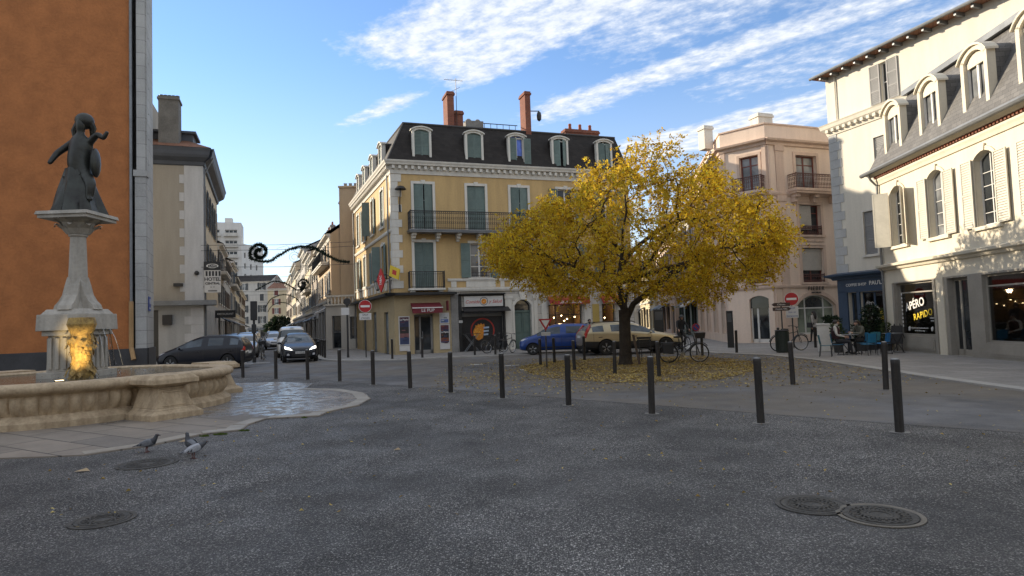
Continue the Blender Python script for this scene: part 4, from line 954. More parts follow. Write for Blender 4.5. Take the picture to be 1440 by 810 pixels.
# white line drawing and sun flower stickers on the coffee shop window
mb = MB(FW); rq = random.Random(4)
for k in range(26):
    x0, z0 = rq.uniform(1.45, 2.2), rq.uniform(1.0, 2.0)
    mb.tube([(x0 + .10 * math.cos(t) * rq.uniform(.5, 1.2), .092, z0 + .08 * math.sin(t) * rq.uniform(.5, 1.2)) for t in [k2 * .9 for k2 in range(6)]], .009, 3)
mb.build('window_drawing', m_txtw, sw)
mb = MB(FW)
for k in range(14): mb.ball((2.45 + rq.uniform(-.14, .14), .085, 1.35 + rq.uniform(-.18, .18)), (.05, .008, .05), 6, 4)
mb.build('window_stickers', pm('sticker_yellow', (.75, .55, .03), .5, .1, 4, 20, 0), sw)
o = thing('shop_sign', 'white COFFEE SHOP lettering on the navy fascia of the cream building', 'sign', WB.w(FW, 0, -.095, 2.9), AW)
text('COFFEE SHOP', .19, o, IDF, 1.18, -.012, -.03, m_txtw, bold=.002); text("PAU'LY", .27, o, IDF, 2.36, -.012, -.0, m_txtw, bold=.004)

# ------------------------------------------------------------------ house with the slate mansard on the far right
m_cream2 = pm('ivory_plaster', (.67, .61, .49), .85, .07, .5, 12, .12, streak=True)
m_greige = pm('greige_shop_paint', (.30, .275, .235), .55, .1, 1.2, 16, .08)
m_ivsh = vary(pm('ivory_shutter_paint', (.56, .53, .45), .6, .08, 1.5, 18, .1), .1)
AA = ang_of((-.0844, -.9964)); LA = 17.8
AB = Bld('townhouse', 'ivory house with pale slate mansard and the APERO RAPIDO shop, right edge of the square', (14.889, 25.57), AA)
A = AB.o; FA = Fr()
a1 = [(.95 + k * 2.55, 1.92 + k * 2.55, 4.05, 6.32, .22) for k in range(6)]
ag = [(.86, 3.36, .62, 2.62), (4.2, 5.3, .05, 2.6), (6.0, 8.6, .5, 2.6), (9.6, 10.7, .05, 2.6), (11.5, 14.5, .5, 2.6)]
mb = MB(); wall(mb, FA, LA, 3.3, 7.1, a1, .26); wall(mb, Fr(0, 9, -PI / 2), 9, 0, 7.1); wall(mb, Fr(LA, 0, PI / 2), 9, 0, 7.1); mb.build('wall', m_cream2, A)
mb = MB(); wall(mb, FA, LA, 2.66, 3.3, (), .2); mb.build('fascia', m_cream2, A)
mb = MB(); wall(mb, FA, LA, 0, 2.66, ag, .2, s_start=.62); mb.build('shop_front', m_greige, A)
mb = MB(FA); mb.box(0, .62, -.03, .1, 0, 2.66); mb.build('pilaster', m_cream2, A); mb = MB(FA); mb.box(-.02, .64, -.06, .1, 0, .3); mb.build('pilaster_base', m_cream2, A); mb = MB(FA); mb.box(3.6, 4.0, -.03, .1, 0, 2.66); mb.build('pilaster', m_cream2, A)
for a, b_ in ((.86, 3.36), (6.0, 8.6), (11.5, 14.5)): mb = MB(FA); mb.box(a + .08, b_ - .08, -.02, .02, .12, .54); mb.box(a + .16, b_ - .16, -.035, .02, .19, .47); mb.build('shop_panel', m_greige, A)
for a, b_ in ((.66, .8), (3.42, 3.56)): mb = MB(FA); mb.box(a, b_, -.05, .02, 0, 2.62); mb.build('shop_panel', m_greige, A)
mb = MB(); cornice(mb, FA, -.12, LA, [(0, 3.16), (.08, 3.18), (.12, 3.26), (.24, 3.30), (.26, 3.38), (0, 3.44)]); cornice(mb, FA, 0, LA, [(0, 6.62), (.05, 6.62), (.08, 6.72), (.12, 6.80), (.12, 6.86), (0, 6.88)])
cornice(mb, FA, 0, LA, [(0, 6.98), (.2, 6.98), (.3, 7.06), (.34, 7.1), (0, 7.12)], 1, 0); mb.build('cornice', m_cream2, A)
mb = MB(); dentils(mb, FA, .05, LA, 6.88, 6.98, .0, .16, .16, .09); mb.build('brick_dentils', m_brick, A)
mb = MB()
for o in a1: mb = MB(); surround(mb, FA, *o[:4], .12, .04, rise=.22, sill=True); mb.build('surround', m_cream2, A)
for k, o in enumerate(a1):
    window(A, FA, *o[:4], m_fwhite, .17, rise=.22, nv=1, nh=4, mull=.02, pane=m_glass2 if k % 2 else m_glass)
    shutter(A, FA, o[0] - .02, o[2], -.56, 2.1, -.10, m_ivsh, R(48) if k == 0 else 0); shutter(A, FA, o[1] + .03, o[2], .56, 2.1, -.10, m_ivsh, R(-35) if k == 0 else 0)
mb = MB(); IN = 1.25; zt = 10.25
mb.quad((-.2, -.3, 7.12), (LA, -.3, 7.12), (LA, IN, zt), (.35, IN, zt)); mb.quad((-.2, 9, 7.12), (-.2, -.3, 7.12), (.35, IN, zt), (.35, 8, zt)); mb.poly([(.35, IN, zt), (LA, IN, zt), (LA, 8, zt + .6), (.35, 8, zt + .6)]); mb.poly([(LA, -.3, 7.12), (LA, 9, 7.12), (LA, 8, zt + .6), (LA, IN, zt)])
rf = mb.build('roof', m_slate2, A)
mb = MB(FA); mb.box(.2, LA, IN - .22, IN + .1, zt - .1, zt + .10); mb.tube([(-.45, -.42, 7.12), (LA, -.42, 7.12)], .09, 8); mb.build('gutter', m_zinc, rf)
for k in range(6):
    c = 1.35 + k * 2.5; dormer(A, FA, c - .64, c + .64, 7.42, 9.62, .0, .34, 1.15, m_slate2, m_cream2, frame_w=.16, fr=m_fwhite, glass=m_glass2)
    mb = MB(FA); mb.prism(arc(c - .46, c + .46, 9.40, .24) + [(c - .46, 9.02), (c + .46, 9.02)], .10, .16); mb.build('blind_box', m_cream2, A)
for k, (a, b_, c, d) in enumerate(ag):
    if b_ - a < 1.5: shop_door(A, FA, a, b_, c, d, m_greige); continue
    it = interior(A, FA, a, b_, c, d, 2.6, m_intd); sw = window(A, FA, a, b_, c, d, m_greige, .12, nv=0, nh=0, zt=[2.24], pane=m_clear, name='shop_window', t=.07)
    mb = MB(FA); mb.box(a + .9, b_ + .3, 1.4, 2.0, .2, 1.9); mb.build('counter', m_dark, it)
    if k == 0:
        txo = pm('sticker_yellow', (.75, .55, .03)); sb = MB(FA)
        def dec(s, size, u, z, m, til, n, bold, **kw): return text(s, size, sw, FA, u, n, z, m, tilt=til, bold=bold, **kw)
        dec('APÉRO', .42, 1.92, 1.78, m_iron, .17, .110, .030); dec('APÉRO', .42, 1.92, 1.78, m_txtw, .17, .104, .004); dec('RAPIDO', .34, 2.42, 1.40, txo, .17, .104, .0, spc=1.05)
        text('Retrouvez-nous du mardi au dimanche', .072, sw, FA, 2.15, .104, .92, m_txtw); text('de 17h à 22h non-stop', .072, sw, FA, 2.15, .104, .82, m_txtw)
        for q in range(9): sb.box(1.0, 1.06, .10, .11, .95 + q * .15, 1.04 + q * .15)
        for q in (1.45, 2.95): sb.tube([(q, .105, .82), (q + .02, .105, .92), (q + .05, .105, .98)], [.03, .045, .01], 5)
        sb.build('window_stickers', m_txtw, sw)
        text('OUVERT', .07, sw, FA, 3.0, .104, 1.28, m_txtw); text('17h-22h', .06, sw, FA, 3.0, .104, 1.18, m_txtw)
# downpipe on the corner
mb = MB(FA); mb.tube([(.08, -.42, 7.1), (.06, -.3, 6.85), (.06, -.08, 6.6), (.06, -.08, .1)], .045, 8); mb.build('downpipe', m_zinc, A)

# ------------------------------------------------------------------ left: orange building and the hotel
m_orange = pm('orange_plaster', (.43, .160, .052), .9, .14, 1.1, 9, .7, .03)
m_lst = block_mat('grey_corner_stone', (.40, .395, .38), 2.6, .62, (.16, .155, .15), .012, .1, .8)
m_bst = pm('black_plinth_stone', (.045, .045, .048), .6, .2, 1, 12, .2)
dFv = Vector((.943, .333)).normalized()
OL = 52.0; O0 = (-16.9 - dFv.x * OL, 29.5 - dFv.y * OL)
OB = Bld('townhouse', 'very tall orange rendered building with pale stone corner, behind the fountain at the left edge', O0, AF)
Oo = OB.o; FO = Fr(); FOs = Fr(OL, 0, PI / 2 + .055)
oops = [(OL - 9.6 - k * 4.2 + 1.6, OL - 8.4 - k * 4.2 + 1.6, z, z + 2.3) for k in range(5) for z in (5.4, 9.6, 13.8, 18)]
mb = MB(); wall(mb, FO, OL - .6, 1.05, 24.5, oops, .25); mb.build('wall', m_orange, Oo); mb = MB(); mb.quad((0, 0, 0), (0, 2.55, 0), (0, 2.55, 24.5), (0, 0, 24.5)); mb.quad((0, 2.55, 0), (OL - .3, 2.55, 0), (OL - .3, 2.55, 24.5), (0, 2.55, 24.5)); mb.build('rear_wall', pm('grey_render', (.30, .29, .275), .9, .12), Oo)
for o in oops: window(Oo, FO, *o, m_fwhite, .17, nv=1, nh=2)
mb = MB()
for o in oops: mb = MB(); surround(mb, FO, *o, .2, .05); mb.build('surround', m_stone, Oo)
mb = MB(FO); mb.box(OL - .42, OL + .03, -.09, .3, 1.05, 9.0); mb.box(OL - .36, OL, -.06, .3, 9.3, 24.5); mb.box(OL - .48, OL + .10, -.15, .3, 9.0, 9.3); mb.T = FOs; mb.box(0, 2.6, -.0, .3, 1.05, 24.5)
quoins(mb, FOs, .05, 1.05, 24.0, .62, .5, .8, .05); mb.build('corner_stone', m_lst, Oo)
mb = MB(FO); mb.box(0, OL + .06, -.14, .2, 0, 1.05); mb.T = FOs; mb.box(0, 2.6, -.1, .2, 0, 1.05); mb.build('plinth', m_bst, Oo)
mb = MB(); mb.slab([(-.5, -.7), (OL + .5, -.7), (OL + .2, 2.8), (-.5, 2.8)], 24.5, 24.8); mb.poly([(-.5, -.7, 24.8), (OL + .5, -.7, 24.8), (OL - 2, 2.4, 26.0), (-.5, 2.4, 26.0)]); mb.build('roof', m_tile, Oo)
mb = MB(FO); mb.tube([(OL - .58, -.10, 24.4), (OL - .58, -.10, 3.2)], .065, 8); mb.build('downpipe', m_zinc, Oo); mb = MB(FO); mb.tube([(OL - .58, -.12, 3.2), (OL - .58, -.12, 1.1), (OL - .45, -.3, .55)], .10, 8); mb.build('downpipe_boot', pm('terracotta_pipe', (.42, .26, .12), .8), Oo)
o, t_ = board('information_sign', 'small blue information plate on the stone corner of the orange building', 'sign', OB, FOs, .55, -.06, 3.1, .62, .66, pm('sign_blue', (.02, .06, .30), .4, .05, 3, 20, 0), .03); text('i', .3, o, IDF, -.12, -t_, .1, m_txtw, bold=.01); text('h', .3, o, IDF, .12, -t_, .1, m_txtw, bold=.01); text('parking', .12, o, IDF, 0, -t_, -.2, m_txtw)

m_taupe = pm('taupe_plaster', (.36, .325, .27), .9, .08, .5, 12, .12, streak=True)
m_hq = pm('pale_hotel_stone', (.52, .52, .52), .8, .08, .8, 14, .15, streak=True)
m_eave = pm('blue_grey_eaves', (.075, .085, .105), .6, .12, 1, 14, .1)
m_hgr = pm('pale_grey_render', (.42, .42, .41), .85, .1, .7, 12, .12, streak=True)
m_hcr = pm('hotel_cream', (.58, .50, .36), .85, .1, .6, 12, .12, streak=True)
m_grsh = pm('dark_grey_shutters', (.07, .075, .08), .6, .1, 2, 18, .1)
HL = 8.0; H0 = (-18.836 - dFv.x * HL, 39.0 - dFv.y * HL + 0)
HB = Bld('hotel', 'taupe hotel with toothed pale corner stones, dark blue eaves and a tall chimney', H0, AF)
Ho = HB.o; FH = Fr(); dsl = Vector((DS.x * math.cos(-AF) - DS.y * math.sin(-AF), DS.x * math.sin(-AF) + DS.y * math.cos(-AF)))
SA = ang_of(dsl); HS = 13.0; FHs = Fr(HL, 0, SA)
hs = [(1.2 + k * 2.2, 2.2 + k * 2.2, z, z + h) for k in range(5) for z, h in ((8.6, 2.3), (4.9, 2.5))]; hg = [(.7 + k * 1.5, 1.7 + k * 1.5, .1, 2.9) for k in range(8)]
mb = MB(); wall(mb, FH, HL, 3.6, 11.95, (), .2); mb.build('wall', m_taupe, Ho)
mb = MB(); wall(mb, FH, HL, 0, 3.6, [(HL - 3.3, HL - 2.45, .05, 3.1)], .4); wall(mb, FHs, HS, 0, 3.6, hg, .3); mb.build('ground_floor_wall', m_hgr, Ho)
mb = MB(); wall(mb, FHs, HS, 3.6, 11.95, hs, .2); mb.T = Fr(HL + dsl.x * HS, dsl.y * HS, PI + .35); mb.quad((0, 0, 0), (9, 0, 0), (9, 0, 13), (0, 0, 13)); mb.build('street_wall', m_hcr, Ho)
mb = MB(FH); mb.box(HL - 1.02, HL + .03, -.03, .01, 3.6, 11.95); quoins(mb, FH, HL - 1.0, 3.62, 11.9, .52, .28, .012, .03, -1); mb.T = FHs; mb.box(0, .5, -.03, .01, 3.6, 11.95); mb.T = FH; quoins(mb, FH, HL, .1, 3.2, .5, .7, 1.05, .03, -1)
mb.T = FHs
for a, b_, *_ in hg: mb.box(a - .16, a, -.06, .01, .1, 3.1)
mb.build('quoins', m_hq, Ho)
pe = [(0, 11.9), (.12, 11.95), (.16, 12.15), (.5, 12.35), (.58, 12.5), (.62, 12.7), (.70, 12.9), (0, 12.95)]
mb = MB(); cornice(mb, FH, 0, HL, pe, 0, .8); cornice(mb, FHs, 0, HS, pe, .8, 0); mb.build('eaves', m_eave, Ho)
E0 = FH(HL, -.0, 0); e1 = FHs(HS, 0, 0)
mb = MB(); mb.poly([(0, -.7, 12.95), (HL + .55, -.55, 12.95), (HL - 2.4, 3.4, 14.7), (0, 3.4, 14.7)]); mb.poly([(HL + .55, -.55, 12.95), (e1[0] + .6, e1[1], 12.95), (e1[0] - 2.5, e1[1], 14.7), (HL - 2.4, 3.4, 14.7)]); mb.poly([(0, 3.4, 14.7), (HL - 2.4, 3.4, 14.7), (e1[0] - 2.5, e1[1], 14.7), (0, 12, 13)])
rf = mb.build('roof', m_tile, Ho)
mb = MB(); mb.box(HL - 3.6, HL - .7, 1.5, 3.5, 13.0, 14.3); mb.box(HL - 3.7, HL - .5, 1.3, 3.6, 14.3, 14.45); mb.build('dormer', m_eave, rf)
chimney(rf, HL - 1.9, .9, 1.12, 1.1, 12.9, 16.3, pm('sooty_render', (.17, .165, .155), .9, .2, .8, 12, .3), 0, True); mb = MB()
for k in range(5): mb.lathe([(.12, 16.25), (.13, 16.5), (.09, 16.52)], (HL - 2.35 + k * .22, .9, 0), 8)
mb.build('chimney_pot', m_bst, rf)
for k, o in enumerate(hs): window(Ho, FHs, *o, m_fwhite, .15, nv=1, nh=2); opened(FHs, *o, Ho, m_grsh)
for o in hg: window(Ho, FHs, *o, m_fwhite, .2, nv=1, nh=1)
mb = MB(); mb.box(0, HL - 3.1, .3, 8, 11.95, 16.4); mb.build('unseen_shade_block', m_taupe, Ho)  # unseen raised block, added to cast shade on the tree's lower left
window(Ho, FH, HL - 3.3, HL - 2.45, .05, 3.1, m_black, .35, nv=0, nh=0)
mb = MB(FH); mb.box(HL - 4.2, HL + .75, -.75, 0, 3.34, 3.62); mb.T = FHs; mb.box(0, 1.2, -.62, 0, 3.345, 3.615); mb.build('canopy', m_zinc, Ho)
mb = MB(FHs); mb.tube([(.25, -.1, 11.9), (.25, -.1, .1)], .05, 6); mb.tube([(.25, -.6, 12.5), (.25, -.1, 11.5)], .05, 6); mb.build('downpipe', m_zinc, Ho)
mb = MB(FH); mb.box(HL - 2.2, HL - 1.7, -.3, -.03, 2.2, 2.8); mb.build('wall_box', m_iron, Ho); mb = MB(FH); mb.ball((HL - .35, -.12, 5.3), .14); mb.box(HL - 1.6, HL - 1.1, -.3, -.03, 4.5, 4.68); mb.build('wall_lamp', m_iron, Ho)
# HOTEL CENTRAL sign sticking out of the corner
o = thing('hotel_sign', 'projecting HOTEL CENTRAL sign with a black top panel on the hotel corner', 'sign', HB.w(FH, HL + .52, -.05, 5.05), AF)
mb = MB(); mb.box(-.46, .46, -.06, .06, -.95, .42); mb.build('panel', m_bw, o); mb = MB(); mb.box(-.47, .47, -.07, .07, .42, .95); mb.build('top_panel', m_black, o)
mb = MB(); mb.lathe([(.13, -.075), (.17, -.075)], (0, 0, .68), 20, 'y', caps=False); m2 = mb.build('emblem_ring', m_txtw, o); m2.scale = (2, 1, .8); m2.location = (0, 0, .68 * .2)
text('CAFE', .17, o, IDF, 0, -.078, .68, m_txtw); text('HOTEL', .29, o, IDF, 0, -.066, -.14, m_iron, bold=.008); text('CENTRAL', .19, o, IDF, 0, -.066, -.40, m_iron, bold=.006); text('* *', .22, o, IDF, 0, -.066, -.66, m_iron); 
mb = MB()
for k in range(5): mb.box(-.38 + k * .18, -.27 + k * .18, -.066, -.06, .06, .36)
mb.box(-.25, .25, -.066, -.06, -.88, -.82); mb.build('panel_marks', m_iron, o); mb = MB(); mb.tube([(-.52, 0, .5), (-.46, 0, .5)], .02, 5); mb.tube([(-.52, 0, -.6), (-.46, 0, -.6)], .02, 5); mb.build('bracket', m_iron, o)
o = thing('blade_sign', 'black blade sign low on the street side of the hotel', 'sign', HB.w(FHs, 9.0, -.75, 3.0), AF); mb = MB(); mb.box(-.7, .7, -.04, .04, -.28, .28); mb.build('panel', m_black, o); text('RESTAURANT', .18, o, IDF, 0, -.045, 0, m_txtw)
# ------------------------------------------------------------------ the houses along the street
def house(label, P0, ang, L, H, wallm, roofm, floors, bays, shm, ground=3.4, depth=9, name='townhouse', ridge=2.2, gable=None, trim=None, chim=1, group=None, open_=True, gm=None, seed=1, balcony_=False):
    """terrace house: s along the street front, ridge parallel to it"""
    rr = random.Random(seed); B = Bld(name, label, P0, ang, 'building', group); o = B.o; F = IDF
    fh = (H - ground) / floors; wd = min(1.05, L / bays * .42); ops = []
    for f in range(floors):
        for b_ in range(bays):
            c = L * (b_ + .5) / bays; z0 = ground + f * fh + fh * .24; ops.append((c - wd / 2, c + wd / 2, z0, z0 + fh * .62))
    gops = []; gw = L / max(1, round(L / 3.2)); k = 0
    for i in range(max(1, round(L / 3.2))): gops.append((i * gw + .3, (i + 1) * gw - .3, .08 if i % 2 else .4, ground - .75))
    mb = MB(); wall(mb, F, L, ground, H, ops, .18); mb.T = Fr(0, depth, -PI / 2)
    mb.quad((0, 0, 0), (depth, 0, 0), (depth, 0, H), (0, 0, H)); mb.T = Fr(L, 0, PI / 2); mb.quad((0, 0, 0), (depth, 0, 0), (depth, 0, H), (0, 0, H)); mb.T = IDF
    for x in (0, L): mb.poly([(x, 0, H), (x, depth, H), (x, depth / 2, H + ridge)])
    mb.quad((0, depth, 0), (L, depth, 0), (L, depth, H), (0, depth, H)); mb.build('wall', gable or wallm, o) if gable is None else mb.build('wall', wallm, o)
    mb = MB(); wall(mb, F, L, 0, ground, gops, .25); mb.build('shop_front', gm or wallm, o)
    mb = MB(); cornice(mb, F, 0, L, [(0, H - .5), (.06, H - .5), (.12, H - .25), (.38, H - .12), (.42, H), (0, H + .03)]); cornice(mb, F, 0, L, [(0, ground - .1), (.10, ground - .1), (.14, ground + .06), (0, ground + .12)])
    for q in ops: surround(mb, F, *q, .12, .035, key=False)
    mb.build('trim', trim or m_stone, o)
    mb = MB(); mb.quad((-.05, -.45, H + .02), (L + .05, -.45, H + .02), (L + .05, depth / 2, H + ridge + .1), (-.05, depth / 2, H + ridge + .1)); mb.quad((-.05, depth / 2, H + ridge + .1), (L + .05, depth / 2, H + ridge + .1), (L + .05, depth + .3, H), (-.05, depth + .3, H)); rf = mb.build('roof', roofm, o)
    for c in range(chim): chimney(rf, L * (.25 + .5 * c) if chim > 1 else L * .12, depth * .42, 1.1, .6, H + ridge * .5, H + ridge + 1.2, m_grey, 2)
    for q in ops:
        window(o, F, *q, m_fwhite, .14, nv=1, nh=1, pane=m_glass2 if rr.random() < .3 else m_glass)
        if shm:
            if rr.random() < (.7 if open_ else .3): opened(F, *q, o, shm)
            else: pair(F, *q, 0, o, shm)
    for q in gops: window(o, F, *q, m_zinc, .18, nv=1, nh=0, name='shop_window')
    for i, q in enumerate(gops):
        if rr.random() < .45: awning(o, F, q[0] - .1, q[1] + .1, ground - .45, ground - .9, .9, rr.choice((m_black, m_bw, m_zinc)), .15)
    if balcony_:
        balcony(o, F, L * .1, L * .9, .6, ground + fh + fh * .2, ground + fh + fh * .2 + .9, trim or m_stone, m_iron, False, False)
    return B
def alongR(s, off=0): return (-14.0 + DS.x * s - DS.y * off * -1 * 0 + off * .932, 49.5 + DS.y * s + off * .362)
AR = ang_of(-DS)                                        # right side of the street: front seen from the left, so it runs towards us
m_h1 = pm('pale_yellow_plaster', (.56, .47, .31), .85, .1, .5, 12, .1, streak=True); m_h2 = pm('grey_plaster', (.42, .40, .37), .85, .1, .5, 12, .1, streak=True); m_h3 = pm('beige_plaster', (.54, .40, .26), .85, .08, .5, 12, .1, streak=True); m_h4 = pm('brown_plaster', (.30, .25, .20), .85, .1, .5, 12, .1, streak=True); m_h5 = pm('dirty_white_plaster', (.52, .50, .46), .85, .1, .5, 12, .1, streak=True)
m_bsh = pm('blue_grey_shutters', (.16, .20, .24), .6, .1, 2, 18, .1); m_brsh = pm('brown_shutters', (.10, .06, .04), .6, .1, 2, 18, .1)
gsh = 'townhouses along the right side of the street'
E1 = alongR(13.0)
h = house('beige house with a blank gable wall beside the yellow corner building, blue grey shutters', E1, AR, 13.0, 9.0, m_h3, m_slate, 2, 4, m_bsh, 3.9, 8, ridge=2.9, chim=2, balcony_=True, gm=m_h2, seed=2)
# tall blank party wall with chimneys rising behind its gable
pb = Bld('party_wall', 'tall blank beige party wall with a row of chimney pots, left of the yellow building', (-13.25, 49.35), .05, 'wall'); mb = MB(); mb.box(0, 4.5, .2, 6.5, 0, 12.6); mb.box(-.05, 4.5, .12, 6.6, 12.6, 12.75); mb.build('wall', m_h3, pb.o)
chimney(pb.o, .2, 2.6, 1.2, 1.2, 8, 11.9, m_grey); mb = MB()
for k in range(5): mb.lathe([(.13, 12.7), (.13, 13.1), (.16, 13.15)], (.3 + k * .4, 1.2, 0), 8)
mb.build('chimney_pot', m_grey, pb.o)
lb = Bld('annexe', 'low stone annexe with balustrade parapet, between the beige gable and the yellow building', (-14.3, 48.9), -.1, 'building'); mb = MB(); wall(mb, IDF, 3.4, 0, 3.4, [(.5, 1.2, .1, 2.6), (1.9, 2.5, .8, 2.5)], .2); mb.T = IDF; mb.box(0, 3.4, .3, 2.5, 3.3, 3.4); mb.build('wall', m_h5, lb.o)
window(lb.o, IDF, .5, 1.2, .1, 2.6, m_zinc, nv=0, nh=1); window(lb.o, IDF, 1.9, 2.5, .8, 2.5, m_zinc, nv=1, nh=1); mb = MB()
for k in range(12): mb.lathe([(.05, 3.5), (.09, 3.7), (.05, 3.95), (.06, 4.05)], (.15 + k * .28, .15, 0), 6)
mb.box(0, 3.4, .05, .28, 4.05, 4.18); mb.box(-.1, 3.5, -.15, .3, 3.38, 3.5); mb.build('balustrade', m_stone, lb.o)
s = 13.0
for i, (L, H, wm, rm, fl, bays, sh, lab) in enumerate(((9, 8.6, m_h4, m_tile, 2, 3, m_grsh, 'dark brown house with grey shutters, second from the square on the right of the street'), (12, 10.2, m_h1, m_slate, 3, 4, m_bsh, 'pale yellow house with blue grey shutters, third on the right of the street'), (10, 12.0, m_h2, m_slate, 3, 3, m_grsh, 'tall grey house with dark roof on the right of the street'), (14, 10.0, m_h5, m_tile, 3, 4, m_brsh, 'off-white house with brown shutters on the right of the street'), (18, 12.5, m_h1, m_slate, 3, 5, m_bsh, 'long cream house with slate roof far down the right of the street'), (30, 12.0, m_h4, m_tile, 3, 7, m_brsh, 'last brown house at the far end on the right of the street'))):
    s += L; house(lab, alongR(s), AR, L, H, wm, rm, fl, bays, sh, seed=10 + i, group=gsh, balcony_=(i == 1), gm=(m_h2, m_h4, m_h5)[i % 3], chim=2)
AL = ang_of(DS); q0 = Vector((-18.836, 39.0)) + DS * 13.05
s = 0
for i, (L, H, wm, rm, fl, bays, sh, lab) in enumerate(((9, 8.8, m_h2, m_slate, 2, 3, m_grsh, 'grey house with dark shutters next to the hotel'), (11, 8.4, m_h5, m_tile, 2, 4, m_brsh, 'off-white house with clay roof, second beyond the hotel'), (12, 9.4, m_h4, m_slate, 2, 4, m_bsh, 'brown house third beyond the hotel'), (14, 8.6, m_h1, m_tile, 2, 5, m_grsh, 'cream house fourth beyond the hotel'), (30, 7.8, m_h2, m_slate, 2, 8, m_brsh, 'long low grey house far down the left of the street'))):
    p_ = q0 + DS * s; s += L; house(lab, (p_.x, p_.y), AL, L, H, wm, rm, fl, bays, sh, seed=30 + i, group='townhouses along the left side of the street', balcony_=(i in (0, 2)), chim=2, gm=(m_h5, m_h4, m_h2)[i % 3])
# tall white apartment block far down the street, and the cream house that closes it
m_tow = pm('tower_white', (.62, .60, .57), .85, .06, .3, 6, .05, streak=True)
TB = Bld('apartment_block', 'tall white modern apartment block with balconies far down the street', (-92, 178), .33, 'building'); t = TB.o
tops = [(2 + k * 4.6, 5.2 + k * 4.6, 1.2 + f * 3.1, 3.0 + f * 3.1) for k in range(3) for f in range(10)]
mb = MB(); wall(mb, IDF, 15.5, 0, 33, tops, .5); FT = Fr(15.5, 0, PI / 2 - .42); tsd = [(1.5 + k * 3.4, 2.5 + k * 3.4, 1.2 + f * 3.1, 2.8 + f * 3.1) for k in range(3) for f in range(8)]; wall(mb, FT, 13, 0, 27, tsd, .3); mb.T = IDF; mb.quad((15.5, 0, 27), (15.5, 0, 33), (15.5, 9, 33), (15.5, 9, 27)); mb.quad((0, 0, 33), (15.5, 0, 33), (15.5, 10, 33), (0, 10, 33)); mb.quad((0, 0, 0), (0, 10, 0), (0, 10, 33), (0, 0, 33)); mb.box(3, 6, 2, 5, 33, 35.4); mb.box(11, 13, 2, 5, 33, 34.6)
mb.build('wall', m_tow, t)
for o in tops:
    w_ = window(t, IDF, *o, m_fwhite, .4, nv=2, nh=0, t=.12, mull=.08)
for f in range(10):
    mb = MB()
    for k in range(3): mb.box(1.7 + k * 4.6, 5.5 + k * 4.6, -1.1, 0, 1.0 + f * 3.1, 1.15 + f * 3.1); mb.box(1.7 + k * 4.6, 5.5 + k * 4.6, -1.12, -1.04, 1.15 + f * 3.1, 2.0 + f * 3.1)
    mb.build('balcony', m_h5, t)
for o in tsd: window(t, FT, *o, m_fwhite, .25, nv=0, nh=0)
EB = house('cream house with red-brown shutters closing the far end of the street', (-63.5, 166), .0, 9, 12.5, m_h1, m_tile, 4, 2, m_oxred, 3, 10, ridge=2, seed=77)
house('tall pale house left of the cream house at the far end of the street', (-84, 172), .0, 19, 15.0, m_h5, m_slate, 4, 4, m_grsh, 3, 10, ridge=2, seed=78)
# side street between the yellow and the pink building
p_ = Vector((PB.w(FLf, 0, 0, 0)[0], PB.w(FLf, 0, 0, 0)[1])); DL2 = Vector((.10, .995))
aR2 = ang_of(-DL2); s = 0
for i, (L, H, wm, rm, fl, bays, sh, lab) in enumerate(((9, 9.5, m_h2, m_slate, 2, 3, m_grsh, 'grey house with dark shopfronts beyond the pink building in the side street'), (12, 10.5, m_pinkd, m_tile, 3, 4, m_brsh, 'rose house further along the side street'), (16, 9.5, m_h1, m_slate, 2, 5, m_bsh, 'cream house at the end of the side street'))):
    s += L; e = p_ + DL2 * s; house(lab, (e.x - .35 * i, e.y), aR2, L, H, wm, rm, fl, bays, sh, seed=50 + i, group='houses along the side street', gm=pm('dark_green_shop', (.04, .07, .055), .5) if i == 0 else None)
house('pale house across the end of the side street', (8.5, 92), .1, 22, 9, m_h5, m_tile, 2, 6, m_brsh, seed=61)
# backdrop behind the yellow building so the side street has another side
q_ = Vector(YB.w(F0, 15.2, 13.2, 0)[:2])
house('ochre house behind the yellow corner building', (q_.x, q_.y), ang_of((-.10, .995)), 30, 12.5, m_h3, m_tile, 2, 4, m_brsh, seed=62, depth=8)
# houses on the near side of the square, behind the viewer, that shop windows and car paint reflect
for k, (x, L, wm, lab) in enumerate(((34, 22, m_h3, 'beige house on the near side of the square, right'), (12, 22, m_h5, 'off-white house on the near side of the square, middle'), (-10, 24, m_h2, 'grey house on the near side of the square, left'))):
    house(lab, (x, -20), PI, L, 12, wm, m_slate, 3, 5, m_bsh, seed=90 + k)
import numpy as np
